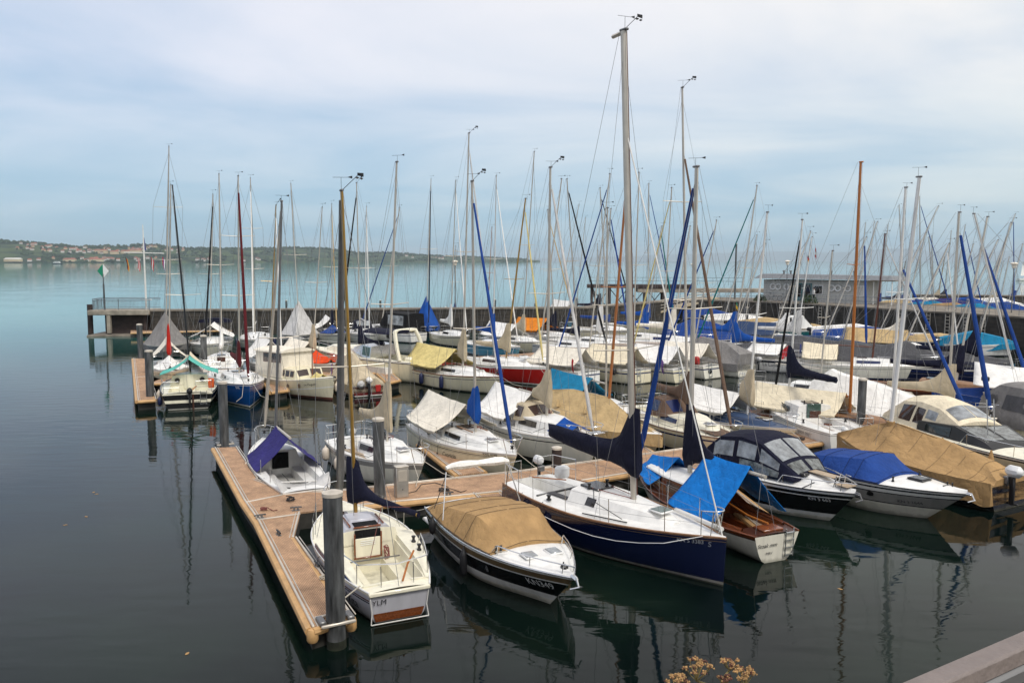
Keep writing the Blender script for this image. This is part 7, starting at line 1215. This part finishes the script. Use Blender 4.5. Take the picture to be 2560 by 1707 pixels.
# --- basin behind the quay wall
BAS = [('boat under a peach tarpaulin, first behind the quay wall right of the clubhouse', (2150, 700), 'canvas_sand', (2065, 472)), ('boat under a deep blue tarpaulin behind the quay wall beside the peach one', (2190, 702), 'canvas_royal', (2112, 452)), ('boat under a cream tarpaulin with a dark navy peak behind the quay wall', (2215, 690), 'canvas_ivory', (2140, 542)), ('boat under a cyan tarpaulin low behind the quay railing', (2225, 708), 'canvas_cyan', (2133, 545)), ('boat under a violet blue tarpaulin behind the quay railing', (2262, 694), 'canvas_indigo', (2217, 517)), ('boat under a tan ridge tarpaulin behind the quay railing, right of the cyan one', (2275, 716), 'canvas_tan', (2236, 560)), ('boat under a sky blue tarpaulin behind the blue furled genoa', (2300, 688), 'canvas_blue', (2290, 610)), ('boat under a pale blue-grey tarpaulin behind the quay wall near the right edge', (2335, 720), 'canvas_cyan', (2332, 492)), ('boat under a white tarpaulin against the outer mole at the right', (2370, 690), 'canvas_white', (2318, 590)), ('boat under a white and blue cover at the right edge behind the quay', (2395, 712), 'canvas_royal', (2349, 560))]
for i, (lb, p, cm, mt) in enumerate(BAS):
    d = 96 + (722 - p[1]) * .55
    w_ = WY(p[0], p[1], d); px = (p[0], 600 + (7.5 - 1.0) * F / d / 1.0884)
    far(lb, ('bow', (px[0], px[1], 1.0)), -24 - i % 3 * 5, 8.5, 2.8, ('white_gelcoat', 'navy_gelcoat')[i % 2], mast=mt, r=.065, mu=.55, cov=cm, full=[(0, 1.6, .6), (.3, 2.2, .2), (.55, 2.4, .1), (.8, 1.7, .3), (1, 1.2, .01)], vane=1, furl=(None, 'canvas_royal', None)[i % 3], fr=.07)
for i, (x, t, c_) in enumerate(((2040, 515, 'alloy'), (1988, 512, 'alloy'), (2008, 508, 'white_alloy'), (2098, 560, 'orange_wood'), (2170, 590, 'gold_alloy'), (2185, 530, 'alloy'), (2253, 570, 'gold_alloy'), (2305, 600, 'alloy'), (2080, 600, 'brown_alloy'), (2345, 650, 'dark_alloy'))):
    d = 112 + (i * 37 % 17); px = (x + 40, 600 + 6.5 * F / d / 1.0884)
    far(('white sloop', 'cream sloop', 'blue sloop', 'grey sloop')[i % 4] + ' far behind the quay wall showing its ' + ('slim alloy', 'bare alloy', 'white', 'orange', 'golden', 'thin grey', 'gold-toned', 'short alloy', 'brown', 'dark')[i] + ' mast', ('bow', (px[0], px[1], 1.0)), -30, 8, 2.7, ('white_gelcoat', 'cream_gelcoat', 'blue_gelcoat', 'grey_gelcoat')[i % 4], mast=(x, t), mastm=c_, r=.06, sc_=('canvas_royal', 'canvas_beige', 'canvas_navy')[i % 3], mu=.58)
# sailing boat out on the lake at the right edge
s = Boat('sailboat', 'small white sailing boat under sail on the open lake at the right edge', 'sailboat', None, None, 2.6, L=8, hd=20, end=('stern', (2338, 640, .9)), group=None, N=12); s.hull('white_gelcoat'); s.deck(); cabin(s, .42, .8, .35); s.mast(.6, (2350, 600), 'white_alloy', .07, 1.2, vane=0, wr=.01)
MB().grid([[s.mbase.lerp(s.mt, lerp(.12, .98, j / 6)) + Vector((-3.2 * (1 - j / 6) * i / 4, .25 * math.sin(i / 4 * 3.1), 0)) for i in range(5)] for j in range(7)]).build('mainsail', 'canvas_white', s.root)
# ================================================================ FOREGROUND AND AIR
struct(MB().box((0, -14, 2.7), (90, 31.4, 6.2)).build('quay', 'concrete', None, flat=True))
a, b_ = W(2050, 1568, 6.5), W(2352, 1440, 6.5); d = (b_ - a).normalized(); a2, b2 = a - d * .6, b_ + d * 4
n_ = Vector((d.y, -d.x, 0)); e = empty('quay_railing', (a2.x, a2.y, 5.8), math.atan2(d.y, d.x), 'painted flat handrail with wire mesh in the bottom right corner', 'railing')
Lr = (b2 - a2).length; MB().box((Lr / 2, -.03, .67), (Lr, .06, .05), 0, 0, .006).build('handrail', 'handrail_paint', e); MB().box((Lr / 2, -.045, .615), (Lr, .03, .05), 0, 0, .01).build('support_bar', 'dark_alloy', e)
for i in range(6): MB().box((.3 + i * .95, -.05, .28), (.04, .04, .6), 0, 0, .006).build('post', 'dark_alloy', e)
mb = MB()
for i in range(int(Lr / .05)): mb.tube([(i * .05, -.05, .0), (i * .05, -.05, .6)], .0022, 4)
for i in range(11): mb.tube([(0, -.05, .03 + i * .05), (Lr, -.05, .03 + i * .05)], .0022, 4)
mb.build('wire_mesh', 'dark_alloy', e)
rr = random.Random(5)
def umbel(px, py, dist, r_, label, dark=.15):
    t = WY(px, py, dist); e = empty('dried_flower', (t.x + rr.uniform(-.1, .1), t.y - .15, 5.8), 0, label, 'plant', 'dried flower heads at the lower edge'); c = t - Vector(e.location)
    b0 = Vector((0, 0, -.02)); mid = b0.lerp(c, .6) + Vector((rr.uniform(-.03, .03), 0, 0)); k0 = c - Vector((.0, 0, r_ * .9)); MB().tube([b0, mid, k0], [.006, .005, .004], 6).build('stem', 'dry_stem', e); head = MB(); rays = MB(); tips = []
    for i in range(13):
        a_ = rr.uniform(0, 6.28); q = r_ * rr.uniform(.1, 1) ** .6; tp = c + Vector((q * math.cos(a_), q * math.sin(a_), .25 * r_ * (1 - (q / r_) ** 2) + rr.uniform(-.006, .006))); tips.append(tp); rays.tube([k0, k0.lerp(tp, .5) + Vector((0, 0, -.006)), tp], .0018, 4)
    rays.build('flower_rays', 'dry_stem', e)
    for tp in tips:
        for j in range(15):
            dv = Vector((rr.gauss(0, 1), rr.gauss(0, 1), abs(rr.gauss(0, .7)))) * r_ * .105; g = tp + dv; u_ = Vector((rr.gauss(0, 1), rr.gauss(0, 1), rr.gauss(0, 1))).normalized() * .0055; v_ = u_.cross(Vector((rr.random(), rr.random(), 1))).normalized() * .005; head.add([g - u_, g + v_, g + u_, g - v_, g + u_.cross(v_) * 180, g - u_.cross(v_) * 180], [(0, 1, 4), (1, 2, 4), (2, 3, 4), (3, 0, 4), (1, 0, 5), (2, 1, 5), (3, 2, 5), (0, 3, 5)], 1 if rr.random() < dark else 0)
    head.build('flower_head', ['dry_flower', 'dry_flower_dark'], e, flat=True)
umbel(1600, 1532, 3.15, .062, 'wide dried brown flower head, leftmost tall one at the bottom edge'); umbel(1676, 1521, 3.2, .034, 'small dried flower head standing highest at the bottom edge', .4); umbel(1710, 1549, 3.1, .05, 'rusty dried flower head at the right of the bottom edge group'); umbel(1556, 1562, 3.1, .045, 'low dried flower head cut by the bottom edge at the left'); umbel(1663, 1557, 3.12, .026, 'tiny dark dried flower head below the highest one', .8)
# floating yellow leaves near the pontoon head
for i, (x, y) in enumerate(((215, 1130), (198, 1186), (150, 1205), (430, 1500), (1930, 1352), (222, 1134))):
    p = W(x, y, .004); o = MB().grid([[(.05 * (j - 1) * (1 - abs(k - 1.5) / 2.2), .05 * (k - 1.5), .006 * ((j + k) % 2)) for j in range(3)] for k in range(4)]).build('floating_leaf', 'dry_flower', None); o.location = p; o.rotation_euler = (0, 0, i); o.scale = (.8,) * 3; tag(o, 'small yellow leaf drifting on the dark water', 'leaf', 'leaves drifting on the water')
# damp summer air over the lake
hz = bpy.data.materials.new('haze'); hz.use_nodes = True; t = hz.node_tree; t.nodes.clear(); vo = t.nodes.new('ShaderNodeVolumePrincipled'); vo.inputs['Density'].default_value = 0.00007; vo.inputs['Color'].default_value = (.72, .86, .95, 1); vo.inputs['Anisotropy'].default_value = 0.0
ou = t.nodes.new('ShaderNodeOutputMaterial'); t.links.new(vo.outputs[0], ou.inputs['Volume']); MATS['haze'] = hz
struct(MB().box((0, 6000, 151), (60000, 52000, 308)).build('haze', 'haze', None, flat=True), 'stuff')
